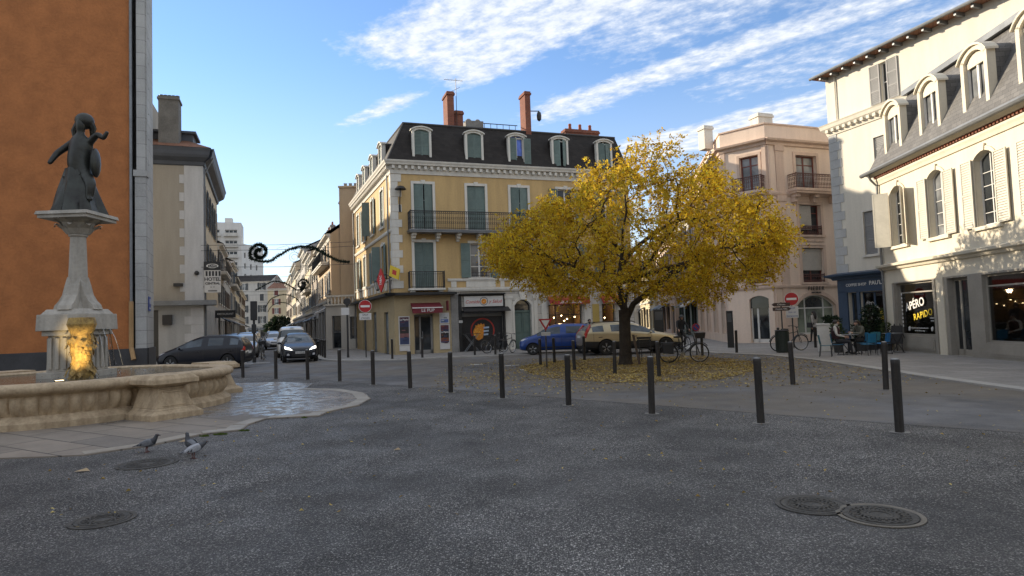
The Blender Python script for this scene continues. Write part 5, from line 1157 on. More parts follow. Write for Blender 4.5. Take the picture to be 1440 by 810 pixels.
# ------------------------------------------------------------------ the autumn tree
def ramp_mat(name, stops, rough=.6, transl=.45, per='Random Per Island'):
    m, nt, b = newmat(name); ge = nt.nodes.new('ShaderNodeNewGeometry')
    rm = nt.nodes.new('ShaderNodeValToRGB'); nt.links.new(ge.outputs[per], rm.inputs[0]); el = rm.color_ramp.elements
    el[0].position, el[1].position = stops[0][0], stops[-1][0]; el[0].color = (*stops[0][1], 1); el[1].color = (*stops[-1][1], 1)
    for p_, c in stops[1:-1]: e = el.new(p_); e.color = (*c, 1)
    co_ = coord(nt); big = noise(nt, co_, 1.1, 4, .65)
    c = mixc(nt, big.rng(.44, .66) * .75, rm.outputs[0], tuple(q * .55 for q in stops[len(stops) // 2][1]))
    nt.links.new(c, b.inputs['Base Color']); b.inputs['Roughness'].default_value = rough; b.inputs['Specular IOR Level'].default_value = .25
    tr = nt.nodes.new('ShaderNodeBsdfTranslucent'); nt.links.new(c, tr.inputs[0]); mx = nt.nodes.new('ShaderNodeMixShader'); mx.inputs[0].default_value = transl
    nt.links.new(b.outputs[0], mx.inputs[1]); nt.links.new(tr.outputs[0], mx.inputs[2]); nt.links.new(mx.outputs[0], nt.nodes['Material Output'].inputs[0])
    return m
m_leaf = ramp_mat('autumn_leaf', [(0, (.16, .08, .012)), (.2, (.40, .22, .016)), (.5, (.72, .48, .024)), (.8, (.88, .66, .05)), (1, (.42, .42, .06))], transl=.55)
m_bark = pm('tree_bark', (.045, .034, .024), .95, .3, 4, 25, .8, .03)
TC = Vector((3.95, 22.9, 0))
TOP = np.array([(-1.3, 4.4), (-.9, 4.85), (-.3, 5.2), (1.1, 5.85), (2.2, 6.7), (2.7, 7.45), (3.5, 7.95), (4.6, 8.35), (5.6, 7.9), (6.45, 7.15), (7.3, 6.85), (8.3, 6.35), (9.2, 5.6), (9.8, 4.9), (10.15, 4.3)])
BOT = np.array([(-1.3, 4.3), (-.9, 3.7), (-.1, 3.15), (.6, 2.75), (1.25, 2.45), (2, 2.3), (3, 2.45), (4.2, 2.7), (5.4, 2.1), (6.4, 1.95), (7.6, 2.1), (8.3, 2.5), (9.05, 2.9), (9.7, 3.4), (10.15, 4.2)])
rg = np.random.default_rng(5); att = []
while len(att) < 1500:
    x = rg.uniform(-1.3, 10.15); hy = 5.2 * math.sqrt(max(0, 1 - ((x - 4.4) / 5.8) ** 2)); y = rg.uniform(-1, 1)
    t_ = np.interp(x, TOP[:, 0], TOP[:, 1]); b_ = np.interp(x, BOT[:, 0], BOT[:, 1]); mid = b_ * .6 + t_ * .4; k = math.sqrt(1 - y * y)
    t2 = mid + (t_ - mid) * k; b2_ = mid + (b_ - mid) * (k * .7 + .3 * k); z = rg.uniform(b_, t_)
    if not b2_ < z < t2: continue
    e = abs(z - mid) / max(.2, (t2 - mid) if z > mid else (mid - b2_)); rad = max(abs(y), e, abs(x - 4.4) / 5.75)
    if rg.random() > .15 + .85 * rad ** 2: continue
    att.append((4.3 + (x - 4.3) * .93, TC.y + y * hy * .92, z if z < 4.5 else 4.5 + (z - 4.5) * .93))
att = np.array(att)
nodes = [np.array((TC.x, TC.y, 0.0))]; par = [-1]
for z in (.5, 1.0, 1.5, 1.95): nodes.append(np.array((TC.x + .02 * z, TC.y, z))); par.append(len(nodes) - 2)
fork = len(nodes) - 1
# main limbs, as in the photograph: one long arm to the right, an upright leader, arms to the left and back
def limb(pts, st):
    q = st
    for p_ in pts: nodes.append(np.array(p_)); par.append(q); q = len(nodes) - 1
    return q
T = lambda dx, dy, z: (TC.x + dx, TC.y + dy, z)
limb([T(.35, -.1, 2.15), T(.75, -.3, 2.45), T(1.2, -.5, 2.85), T(1.7, -.7, 3.2), T(2.3, -.9, 3.5)], 3)
l2 = limb([T(-.02, .1, 2.4), T(-.1, .15, 2.9), T(0, .2, 3.5), T(.1, .2, 4.1), T(.12, .1, 4.8), T(.3, .1, 5.5)], fork)
limb([T(-.3, -.2, 2.35), T(-.7, -.5, 2.8), T(-1.2, -.8, 3.2), T(-1.8, -1.1, 3.5)], fork)
limb([T(.2, .5, 2.4), T(.5, 1.1, 3.0), T(.9, 1.8, 3.6)], fork); limb([T(-.5, .6, 2.9), T(-1.0, 1.3, 3.5)], fork + 5); limb([T(.4, -.3, 3.0), T(.9, -.6, 3.6), T(1.3, -.8, 4.2)], l2 - 4); limb([T(.6, .4, 4.2), T(1.3, .6, 4.7), T(2.0, .7, 5.1)], l2 - 3); limb([T(-.5, -.3, 4.5), T(-1.1, -.5, 4.9)], l2 - 2)
live = np.ones(len(att), bool); D = .32
for it in range(70):
    N = np.array(nodes); A_ = att[live]
    if not len(A_): break
    d = np.linalg.norm(A_[:, None] - N[None], axis=2); near = d.argmin(1); dm = d.min(1); ok = dm < 3.2
    idx = np.where(live)[0]; grew = {}
    for a_i, n_i, o_ in zip(range(len(A_)), near, ok):
        if o_: grew.setdefault(n_i, []).append(a_i)
    k0 = len(nodes)
    for n_i, li in grew.items():
        if n_i < 3: continue
        v_ = A_[li] - N[n_i]; v_ /= np.linalg.norm(v_, axis=1)[:, None] + 1e-9; g_ = v_.mean(0) + rg.normal(0, .16, 3); g_ /= np.linalg.norm(g_) + 1e-9
        nodes.append(N[n_i] + g_ * D); par.append(n_i)
    if len(nodes) == k0: break
    N2 = np.array(nodes[k0:]); dd = np.linalg.norm(A_[:, None] - N2[None], axis=2).min(1); live[idx[dd < .40]] = False
    if len(nodes) > 4200: break
nn = len(nodes); kids = [[] for _ in range(nn)]
for i, p_ in enumerate(par):
    if p_ >= 0: kids[p_].append(i)
wgt = [0] * nn
for i in range(nn - 1, -1, -1): wgt[i] = (1 if not kids[i] else 0) + sum(wgt[k] for k in kids[i])
# node order is parent-first, so one backward pass is enough
rad = [max(.009, .0125 * math.sqrt(w_)) for w_ in wgt]
sc_ = .18 / rad[3]; rad = [max(.008, r * (sc_ if r > .05 else (1 + (sc_ - 1) * r / .05))) for r in rad]
tree = thing('broadleaf_tree', 'spreading autumn tree with golden yellow leaves in the middle of the square', 'tree', tuple(TC))
offs = Fr(-TC.x, -TC.y, 0)
tk = MB(offs); lm = MB(offs)
trunk = [(tuple(nodes[i]), rad[i]) for i in range(fork + 1)]
tk.tube([(TC.x, TC.y, -.05), (TC.x, TC.y, .12)] + [t_[0] for t_ in trunk[1:]], [.31, .235] + [.215, .205, .20, .21], 14, caps=True)
def chain(i, st):
    pts = [tuple(nodes[st]), tuple(nodes[i])]; rr = [min(rad[st], rad[i] * 1.25), rad[i]]
    while kids[i]:
        big_ = max(kids[i], key=lambda k: wgt[k])
        for k in kids[i]:
            if k != big_: todo.append((k, i))
        i = big_; pts.append(tuple(nodes[i])); rr.append(rad[i])
    rr[-1] *= .5
    lm.tube(pts, rr, 8 if rr[0] > .06 else (5 if rr[0] > .02 else 3), caps=False)
todo = [(k, i) for i in range(fork + 1) for k in kids[i] if k > fork]
while todo: chain(*todo.pop())
tk.build('trunk', m_bark, tree, smooth=True); lm.build('limbs', m_bark, tree, smooth=True)
# leaf sprays: a drooping stalk with pairs of leaflets
V_ = []; 
def sprays(c, n, spread, out):
    for _ in range(n):
        o_ = c + rg.normal(0, spread, 3); d_ = out * .6 + rg.normal(0, .7, 3); d_[2] -= .35; d_ /= np.linalg.norm(d_); L = rg.uniform(.18, .36); s_ = np.cross(d_, rg.normal(0, 1, 3)); s_ /= np.linalg.norm(s_); 
        k = 6
        for j in range(k):
            t_ = (j + .6) / k; p_ = o_ + d_ * L * t_ + np.array((0, 0, -.10 * t_ * t_))
            for sg in (-1, 1):
                e = s_ * sg * rg.uniform(.8, 1.1) + d_ * .45 + rg.normal(0, .25, 3); e /= np.linalg.norm(e); w_ = np.cross(e, rg.normal(0, 1, 3)); w_ /= np.linalg.norm(w_); l_ = rg.uniform(.045, .125); q = l_ * .26
                V_.append(p_); V_.append(p_ + e * l_ * .5 + w_ * q); V_.append(p_ + e * l_); V_.append(p_ + e * l_ * .5 - w_ * q)
ctr = np.array((4.3, TC.y, 3.9)); dens = [math.sin(k * 12.9898) * .5 + .5 for k in range(nn)]
for i in range(fork + 1, nn):
    if wgt[i] <= 4 and nodes[i][2] > 1.7:
        o_ = nodes[i] - ctr; o_ = o_ / (np.linalg.norm(o_) + 1e-9)
        cl_ = .5 + .5 * math.sin(nodes[i][0] * 1.7 + 1) * math.sin(nodes[i][1] * 1.5) * math.sin(nodes[i][2] * 2.1 + .5)
        n = (5 if wgt[i] > 1 else 9) + (5 if cl_ > .45 else 0) + (3 if dens[i] > .6 else 0)
        if math.sin(nodes[i][0] * 3.1 + 2) * math.sin(nodes[i][1] * 2.7) * math.sin(nodes[i][2] * 3.3) > .16: n = n // 6
        # the crown has thinned out in the upper middle
        if 4.0 < nodes[i][0] < 6.0 and nodes[i][2] > 5.3 : n = max(2, n - 3)
        sprays(nodes[i], n, .19, o_)
V_ = np.array(V_) - np.array((TC.x, TC.y, 0)); nq = len(V_) // 4
me = bpy.data.meshes.new('crown'); me.vertices.add(len(V_)); me.vertices.foreach_set('co', V_.astype(np.float32).ravel()); me.loops.add(nq * 4); me.loops.foreach_set('vertex_index', np.arange(nq * 4, dtype=np.int32)); me.polygons.add(nq); me.polygons.foreach_set('loop_start', np.arange(0, nq * 4, 4, dtype=np.int32)); me.polygons.foreach_set('loop_total', np.full(nq, 4, dtype=np.int32)); me.update(); me.validate(); me.materials.append(m_leaf)
link('crown', me, tree)
print('tree nodes', nn, 'leaflets', nq)
o = thing('tree_stake', 'brown wooden stake leaning against the trunk of the autumn tree', 'stake', (4.38, 22.6, .01)); mb = MB(); mb.add([(-.03, -.02, 0), (.05, -.02, 0), (.05, .03, 0), (-.03, .03, 0), (-.20, .06, 1.05), (-.12, .06, 1.05), (-.12, .11, 1.05), (-.20, .11, 1.05)], [(0, 3, 2, 1), (4, 5, 6, 7), (0, 1, 5, 4), (1, 2, 6, 5), (2, 3, 7, 6), (3, 0, 4, 7)]); mb.build('board', pm('weathered_wood', (.10, .07, .05), .85, .2, 3, 20, .3), o)

# ------------------------------------------------------------------ garlands over the street
m_needle = ramp_mat('garland_needles', [(0, (.008, .016, .010)), (.5, (.014, .028, .016)), (1, (.03, .05, .03))], .6, .1)
m_wire = pm('dark_wire', (.02, .02, .022), .5, .05, 2, 10, 0)
def spline(pts, n=8):
    out = []; P_ = [pts[0]] + list(pts) + [pts[-1]]
    for i in range(1, len(P_) - 2):
        p0, p1, p2, p3 = (Vector(q) for q in P_[i - 1:i + 3])
        for k in range(n):
            t_ = k / n; out.append(.5 * ((2 * p1) + (-p0 + p2) * t_ + (2 * p0 - 5 * p1 + 4 * p2 - p3) * t_ ** 2 + (-p0 + 3 * p1 - 3 * p2 + p3) * t_ ** 3))
    out.append(Vector(pts[-1])); return out
def garland(label, loc, rz, pts, r, n_need, wires, sc_=1):
    o = thing('street_garland', label, 'garland', loc, rz, 'evergreen garlands hung across the street'); cv = spline(pts, 6); rq = random.Random(3)
    mb = MB(); mb.tube([tuple(p_) for p_ in cv], r * .35, 5)
    tot = len(cv) - 1
    for k in range(n_need):
        i = rq.randrange(tot); p_ = cv[i].lerp(cv[i + 1], rq.random()); t_ = (cv[i + 1] - cv[i]).normalized()
        d_ = Vector((rq.gauss(0, 1), rq.gauss(0, 1), rq.gauss(0, 1))).normalized() + t_ * .4; d_.normalize(); w_ = d_.cross(Vector((rq.random(), rq.random(), 1))).normalized() * r * .16; L = r * rq.uniform(.7, 1.25)
        a_, b_ = p_ + w_, p_ - w_; e = p_ + d_ * L; mb.add([tuple(a_), tuple(b_), tuple(e - w_ * .4), tuple(e + w_ * .4)], [(0, 1, 2, 3)])
    mb.build('needles', m_needle, o, raw=True); w2 = MB()
    for a_, b_ in wires: w2.tube([a_, ((a_[0] + b_[0]) / 2, (a_[1] + b_[1]) / 2, (a_[2] + b_[2]) / 2 - .08), b_], .013, 4)
    w2.build('support_wires', m_wire, o)
    return o
def spiral(cx, cz, turns, r0, r1, a0, n): return [(cx + (r0 + (r1 - r0) * i / n) * math.cos(a0 + turns * 2 * PI * i / n), 0, cz + (r0 + (r1 - r0) * i / n) * math.sin(a0 + turns * 2 * PI * i / n)) for i in range(n + 1)]
g0 = Vector((-14.6, 37.0, 0))
pts = spiral(0, 6.2, 1.45, .14, .56, R(60), 13)
pts += [(.5, 0, 5.66), (1.1, 0, 5.98), (1.85, 0, 6.36), (2.65, 0, 6.46), (3.3, 0, 6.30), (3.9, 0, 5.9), (4.55, 0, 5.58), (5.15, 0, 5.46)]
g1 = garland('evergreen Christmas garland with a spiral end, nearest above the street', tuple(g0), .02, pts, .145, 4200, [((-4.1, 1.6, 6.95), (5.0, 1.5, 6.85)), ((-4.1, 1.6, 6.62), (5.4, 1.2, 6.55)), ((-4.1, 1.6, 5.62), (5.6, 1.0, 5.45))])
rq = random.Random(2); mb = MB(); mb.tube([(2.0 + .35 * math.cos(t_) * (1 - t_ / 16), 0, 5.85 + .35 * math.sin(t_) * (1 - t_ / 16)) for t_ in [k * .5 for k in range(24)]], .012, 3); mb.tube([(1.0, 0, 6.4), (1.6, 0, 6.55), (2.4, 0, 5.9), (2.9, 0, 6.35)], .01, 3); mb.build('light_chain', pm('fairy_light_wire', (.35, .34, .32), .5), g1)
pts = [(-p_[0], 0, p_[2]) for p_ in spiral(0, 6.0, 1.4, .16, .6, R(60), 12)] + [(-.5, 0, 5.5), (-1.2, 0, 5.9), (-2.0, 0, 6.3), (-2.9, 0, 6.4), (-3.8, 0, 6.0), (-4.6, 0, 5.6)]
garland('smaller looking evergreen garland further down the street, spiral on its right', (-20.3, 62, 0), .0, pts, .14, 2000, [((-6.2, 0, 6.9), (2.0, 0, 6.9)), ((-6.2, 0, 5.5), (2.0, 0, 5.5))])
for k, (Y_, z) in enumerate(((84, 5.2), (112, 5.4))):
    cx = -.372 * Y_ + 1.2; garland(('arched garland with twin arcs in the far street', 'farthest arched garland at the end of the street')[k], (cx, Y_, 0), 0, [(-2.4, 0, z - .5), (-1.6, 0, z + .6), (0, 0, z + 1.1), (1.6, 0, z + .6), (2.4, 0, z - .5)], .14, 600, [((-4.5, 0, z + 1.2), (4.5, 0, z + 1.2))])

# ------------------------------------------------------------------ fountain
m_fst = pm('ochre_fountain_stone', (.53, .415, .275), .82, .2, 1.6, 22, .3, .008, c2=(.27, .20, .125), streak=True)
m_fgrey = pm('pale_fountain_stone', (.42, .39, .34), .85, .16, 1.2, 14, .35, .02, streak=True)
m_bronze = pm('dark_bronze', (.030, .028, .026), .42, .25, 2.5, 14, .2, metal=.55, c2=(.055, .06, .052))
m_gold = pm('lit_algae_stone', (.55, .36, .10), .6, .25, 6, 26, .7, .03, c2=(.16, .10, .03))
m, nt, b = newmat('fountain_water'); cw_ = coord(nt); b.inputs['Base Color'].default_value = (.06, .065, .058, 1); b.inputs['Roughness'].default_value = .06; b.inputs['IOR'].default_value = 1.33
bump(nt, b, noise(nt, cw_, 7, 4, .6), .35, .03); m_water = m
m_jet = glass_clear('water_jet', (.86, .88, .9), 2.2)
FCn = Vector((-9.85, 14.5, 0)); fo = thing('fountain', 'ochre stone fountain with lobed basin, central pier and dark bronze statue group', 'fountain', tuple(FCn), R(14))
def plan(n=130, Rr=2.2, e=.9):
    pts = []; al = math.asin(e * math.sin(R(135)) / Rr); am = R(180) - R(135) - al + 0; am = PI / 4 + (PI / 4 - 0) * 0 + math.asin(e * math.sin(PI / 4) / Rr)
    for k in range(4):
        a0 = k * PI / 2
        for i in range(n):
            t_ = -am + 2 * am * i / n; x, y = e + Rr * math.cos(t_), Rr * math.sin(t_); nx, ny = math.cos(t_), math.sin(t_); c, s_ = math.cos(a0), math.sin(a0)
            pts.append((x * c - y * s_, x * s_ + y * c, nx * c - ny * s_, nx * s_ + ny * c, t_ * Rr))
    return pts
pl_ = plan(); prof = [(.06, 0, 0), (.06, .13, 0), (.01, .165, 0), (-.03, .20, 0), (-.06, .225, .0), (-.10, .25, .2), (-.04, .33, .8), (.02, .44, 1), (.0, .54, .8), (-.06, .60, .1), (-.05, .62, 0), (.05, .645, 0), (.12, .69, 0), (.13, .75, 0), (.10, .80, 0), (.05, .83, 0), (-.27, .83, 0), (-.31, .80, 0), (-.31, .30, 0)]
P_ = []; K = len(prof)
for x, y, nx, ny, s_ in pl_:
    gd = abs(math.sin(s_ * PI / .235)) ** .8
    for o_, z, g_ in prof: d_ = o_ - .12 * g_ * (1 - gd); P_.append((x + nx * d_, y + ny * d_, z))
M_ = len(pl_); mb = MB(); mb.add(P_, [(i * K + j, ((i + 1) % M_) * K + j, ((i + 1) % M_) * K + j + 1, i * K + j + 1) for i in range(M_) for j in range(K - 1)])
mb.build('basin', m_fst, fo, smooth=50)
for k in range(4):
    a_ = PI / 4 + k * PI / 2; F = Fr(3.5 * math.cos(a_), 3.5 * math.sin(a_), a_ + PI / 2); mb = MB(F)
    def frus(w0, d0, w1, d1, z0, z1):
        w0, d0, w1, d1 = (q * .84 for q in (w0, d0, w1, d1)); mb.add([(-w0, -d0, z0), (w0, -d0, z0), (w0, .55, z0), (-w0, .55, z0), (-w1, -d1, z1), (w1, -d1, z1), (w1, .55, z1), (-w1, .55, z1)], [(0, 3, 2, 1), (4, 5, 6, 7), (0, 1, 5, 4), (1, 2, 6, 5), (2, 3, 7, 6), (3, 0, 4, 7)])
    for q in ((.62, .42, .62, .42, 0, .12), (.62, .42, .50, .32, .121, .19), (.50, .32, .46, .28, .191, .23), (.46, .28, .31, .15, .231, .585), (.34, .18, .34, .18, .586, .61), (.31, .15, .33, .17, .611, .63), (.33, .17, .53, .35, .631, .69), (.55, .37, .55, .37, .691, .78), (.53, .35, .44, .27, .781, .86)): frus(*q)
    # raised panel on the front of the pier
    mb.add([(-.29, -.222, .27), (.29, -.222, .27), (.22, -.165, .54), (-.22, -.165, .54), (-.31, -.17, .26), (.31, -.17, .26), (.23, -.11, .55), (-.23, -.11, .55)], [(0, 1, 2, 3), (0, 4, 5, 1), (1, 5, 6, 2), (2, 6, 7, 3), (3, 7, 4, 0)])
    for x0, x1, z0, z1 in ((-.24, .24, .255, .285), (-.19, .19, .52, .55)): mb.box(x0, x1, -.235 if z0 < .4 else -.185, -.12, z0, z1)
    mb.build('pedestal', m_fst, fo, bev=.008)
mb = MB(); mb.poly([(x - nx * .25, y - ny * .25, .775) for x, y, nx, ny, s_ in pl_[::6]]); mb.build('water', m_water, fo)
mb = MB(Fr(0, 0, R(-14))); mb.box(-.55, .55, -.55, .55, .3, .86); mb.box(-.42, .42, -.42, .42, .86, 1.82, .03); mb.box(-.48, .48, -.48, .48, 1.70, 1.82); mb.box(-.56, .56, -.56, .56, 1.82, 2.2, .015); mb.box(-.50, .50, -.50, .50, 2.2, 2.32, .08)
for a_ in (0, PI / 2, PI, -PI / 2):
    mb.T = Fr(0, 0, R(-14) + a_); mb.prism([(.18, 2.3), (.47, 2.3), (.43, 2.42), (.34, 2.52), (.26, 2.66), (.20, 2.9), (.14, 3.1), (.1, 2.3)], -.16, .16)
    for k in range(5): mb.box(-.36 + k * .16, -.28 + k * .16, -.45, -.41, .92, 1.65)
mb.build('pier', m_fgrey, fo, bev=.012)
mb = MB(); mb.lathe([(.30, 2.25), (.24, 2.5), (.20, 2.8), (.19, 3.0), (.155, 4.05), (.19, 4.08), (.19, 4.14)], (0, 0, 0), 24); mb.build('column', m_fgrey, fo, smooth=True)
mb = MB(); mb.lathe([(.17, 4.10), (.22, 4.16), (.30, 4.34), (.44, 4.46)], (0, 0, 0), 20)
for ring_, (r0, z0, h, n) in enumerate(((.20, 4.12, .22, 8), (.25, 4.2, .30, 8))):
    for k in range(n):
        a_ = 2 * PI * (k + .5 * ring_) / n; mb.T = Fr(0, 0, a_); mb.add([(r0, -.10, z0), (r0, .10, z0), (r0 + .10, .11, z0 + h * .6), (r0 + .10, -.11, z0 + h * .6), (r0 + .26, .06, z0 + h), (r0 + .26, -.06, z0 + h), (r0 + .29, .0, z0 + h * .8), (r0 + .04, 0, z0 + h * .3)], [(0, 1, 2, 3), (3, 2, 4, 5), (5, 4, 6), (0, 3, 7), (1, 7, 2)])
mb.T = Fr(0, 0, R(-14)); mb.box(-.54, .54, -.54, .54, 4.46, 4.54); mb.box(-.58, .58, -.58, .58, 4.54, 4.62, .02); mb.build('capital', m_fgrey, fo)
# leaf-covered spout on the near side, lit from the water
mb = MB(Fr(0, 0, R(-14))); rq = random.Random(8)
mb.lathe([(.20, .6), (.24, .8), (.18, 1.1), (.22, 1.4), (.2, 1.7), (.28, 1.95), (.24, 2.1)], (.46, -.56, 0), 12)
for k in range(190):
    z = rq.uniform(.68, 2.05); a_ = rq.uniform(-PI, PI); r = .20 + .06 * math.sin(z * 9); x, y = .46 + r * math.cos(a_), -.56 + r * math.sin(a_); L = rq.uniform(.08, .2)
    mb.add([(x, y, z), (x + .06 * math.cos(a_ + 1), y + .06 * math.sin(a_ + 1), z - L * .4), (x + .07 * math.cos(a_), y + .07 * math.sin(a_), z - L), (x + .06 * math.cos(a_ - 1), y + .06 * math.sin(a_ - 1), z - L * .4)], [(0, 1, 2), (0, 2, 3)])
mb.build('spout', m_gold, fo)
mb = MB(Fr(0, 0, R(-14))); mb.lathe([(.07, .60), (.09, .74), (.09, .80)], (.75, -1.65, 0), 12); fl = mb.build('floodlight', m_iron, fo); mb = MB(Fr(0, 0, R(-14))); mb.lathe([(.075, .801), (.075, .804)], (.75, -1.65, 0), 12); mb.build('lens', emit('floodlight_lens', (1, .75, .4), 4), fl)
sl_ = bpy.data.lights.new('floodlight_beam', 'SPOT'); sl_.energy = 90; sl_.color = (1, .74, .36); sl_.spot_size = R(46); sl_.spot_blend = .6; sl_.shadow_soft_size = .06
lo = link('floodlight_beam', sl_, fo); q = Fr(0, 0, R(-14)); lo.location = q(.75, -1.62, .86); lo.rotation_euler = (Vector(q(.46, -.56, 1.45)) - lo.location).to_track_quat('-Z', 'Y').to_euler()
mb = MB()
for k in range(16):
    a_ = R(-75 + k * 14); r0 = .66; v0 = .45 + .3 * math.sin(k * 2.3); pt = [(math.cos(a_) * (r0 - .1 + v0 * t_), math.sin(a_) * (r0 - .1 + v0 * t_), 1.84 - 4.9 * t_ * t_) for t_ in [j * .07 for j in range(7)]]
    mb.tube([p_ for p_ in pt if p_[2] > .70], .008, 4)
for k in range(70): a_ = rq.uniform(-2, 1.6); r = rq.uniform(.7, 1.7); mb.ball((r * math.cos(a_), r * math.sin(a_), .785 + rq.uniform(0, .08)), rq.uniform(.006, .018), 5, 3)
mb.build('water_jets', m_jet, fo)
# bronze group
def skin_mesh(name, verts, edges, radii, sub=2, root=0, mat=None, parent=None, loc=None):
    me = bpy.data.meshes.new(name); me.from_pydata([tuple(v_) for v_ in verts], edges, []); o = link(name, me, parent, loc)
    md = o.modifiers.new('skin', 'SKIN'); md.use_smooth_shade = True
    for i, sv in enumerate(me.skin_vertices[0].data):
        r = radii[i]; sv.radius = r if isinstance(r, tuple) else (r, r); sv.use_root = (i == root)
    s2 = o.modifiers.new('sub', 'SUBSURF'); s2.levels = sub; s2.render_levels = sub
    bpy.context.view_layer.update(); ev = o.evaluated_get(bpy.context.evaluated_depsgraph_get()); m2 = bpy.data.meshes.new_from_object(ev); o.modifiers.clear(); o.data = m2; bpy.data.meshes.remove(me); m2.name = name
    if mat: m2.materials.clear(); m2.materials.append(mat)
    m2.polygons.foreach_set('use_smooth', [True] * len(m2.polygons)); return o
sv = [(0, 0, 5.35), (.02, 0, 5.75), (.05, -.02, 6.15), (.06, -.02, 6.42), (.07, -.03, 6.58), (.09, -.05, 6.80), (.28, -.02, 6.38), (.5, -.08, 6.55), (.64, -.10, 6.42), (.74, -.1, 6.60), (-.18, .02, 6.36), (-.42, -.1, 6.1), (-.5, -.25, 5.8), (.14, -.02, 5.1), (.28, -.12, 5.5), (.42, -.2, 5.3), (.40, -.22, 4.95), (.48, -.3, 4.9), (-.14, 0, 5.0), (-.18, -.02, 4.66), (.16, -.04, 4.66), (.09, -.04, 7.0)]
se = [(0, 1), (1, 2), (2, 3), (3, 4), (4, 5), (3, 6), (6, 7), (7, 8), (8, 9), (3, 10), (10, 11), (11, 12), (0, 13), (1, 14), (14, 15), (15, 16), (16, 17), (0, 18), (18, 19), (13, 20), (5, 21)]
sr = [.24, .20, .22, .15, .075, .12, .09, .075, .06, .04, .09, .075, .05, .17, .13, .12, .08, .04, .16, .12, .12, .09]
q = skin_mesh('statue', sv, se, sr, 2, 0, m_bronze, fo); q.rotation_euler = (0, 0, R(-14))
mb = MB(); mb.ball((.40, -.14, 5.85), (.09, .22, .36), 14, 8); mb.build('shield', m_bronze, fo, smooth=True)
mb = MB(); pts = []
for k in range(48):
    a_ = 2 * PI * k / 48
    for j in range(7):
        t_ = j / 6; r = (.50 - .27 * t_ ** .8) * (1 + (.13 * math.sin(a_ * 7 + t_ * 3) + .06 * math.sin(a_ * 13)) * (1 - t_ * .6)); pts.append((r * math.cos(a_) * 1.05, r * math.sin(a_), 4.62 + 1.1 * t_))
mb.add(pts, [(k * 7 + j, ((k + 1) % 48) * 7 + j, ((k + 1) % 48) * 7 + j + 1, k * 7 + j + 1) for k in range(48) for j in range(6)]); mb.build('drapery', m_bronze, fo, smooth=True)
mb = MB(); mb.ball((.12, .02, 6.92), (.20, .19, .20), 14, 8); mb.tube([(.2, 0, 6.95), (.28, .05, 6.75), (.24, .1, 6.5)], [.1, .08, .03], 8); mb.tube([(.0, .1, 6.9), (-.12, .14, 6.7), (-.1, .14, 6.4)], [.1, .08, .04], 8); mb.build('headdress', m_bronze, fo, smooth=True)

for q in fo.children:
    if q.name.split('.')[0] in ('pier', 'column', 'capital', 'statue', 'drapery', 'shield', 'headdress', 'spout'): q.scale.z = .945; q.location.z = .09
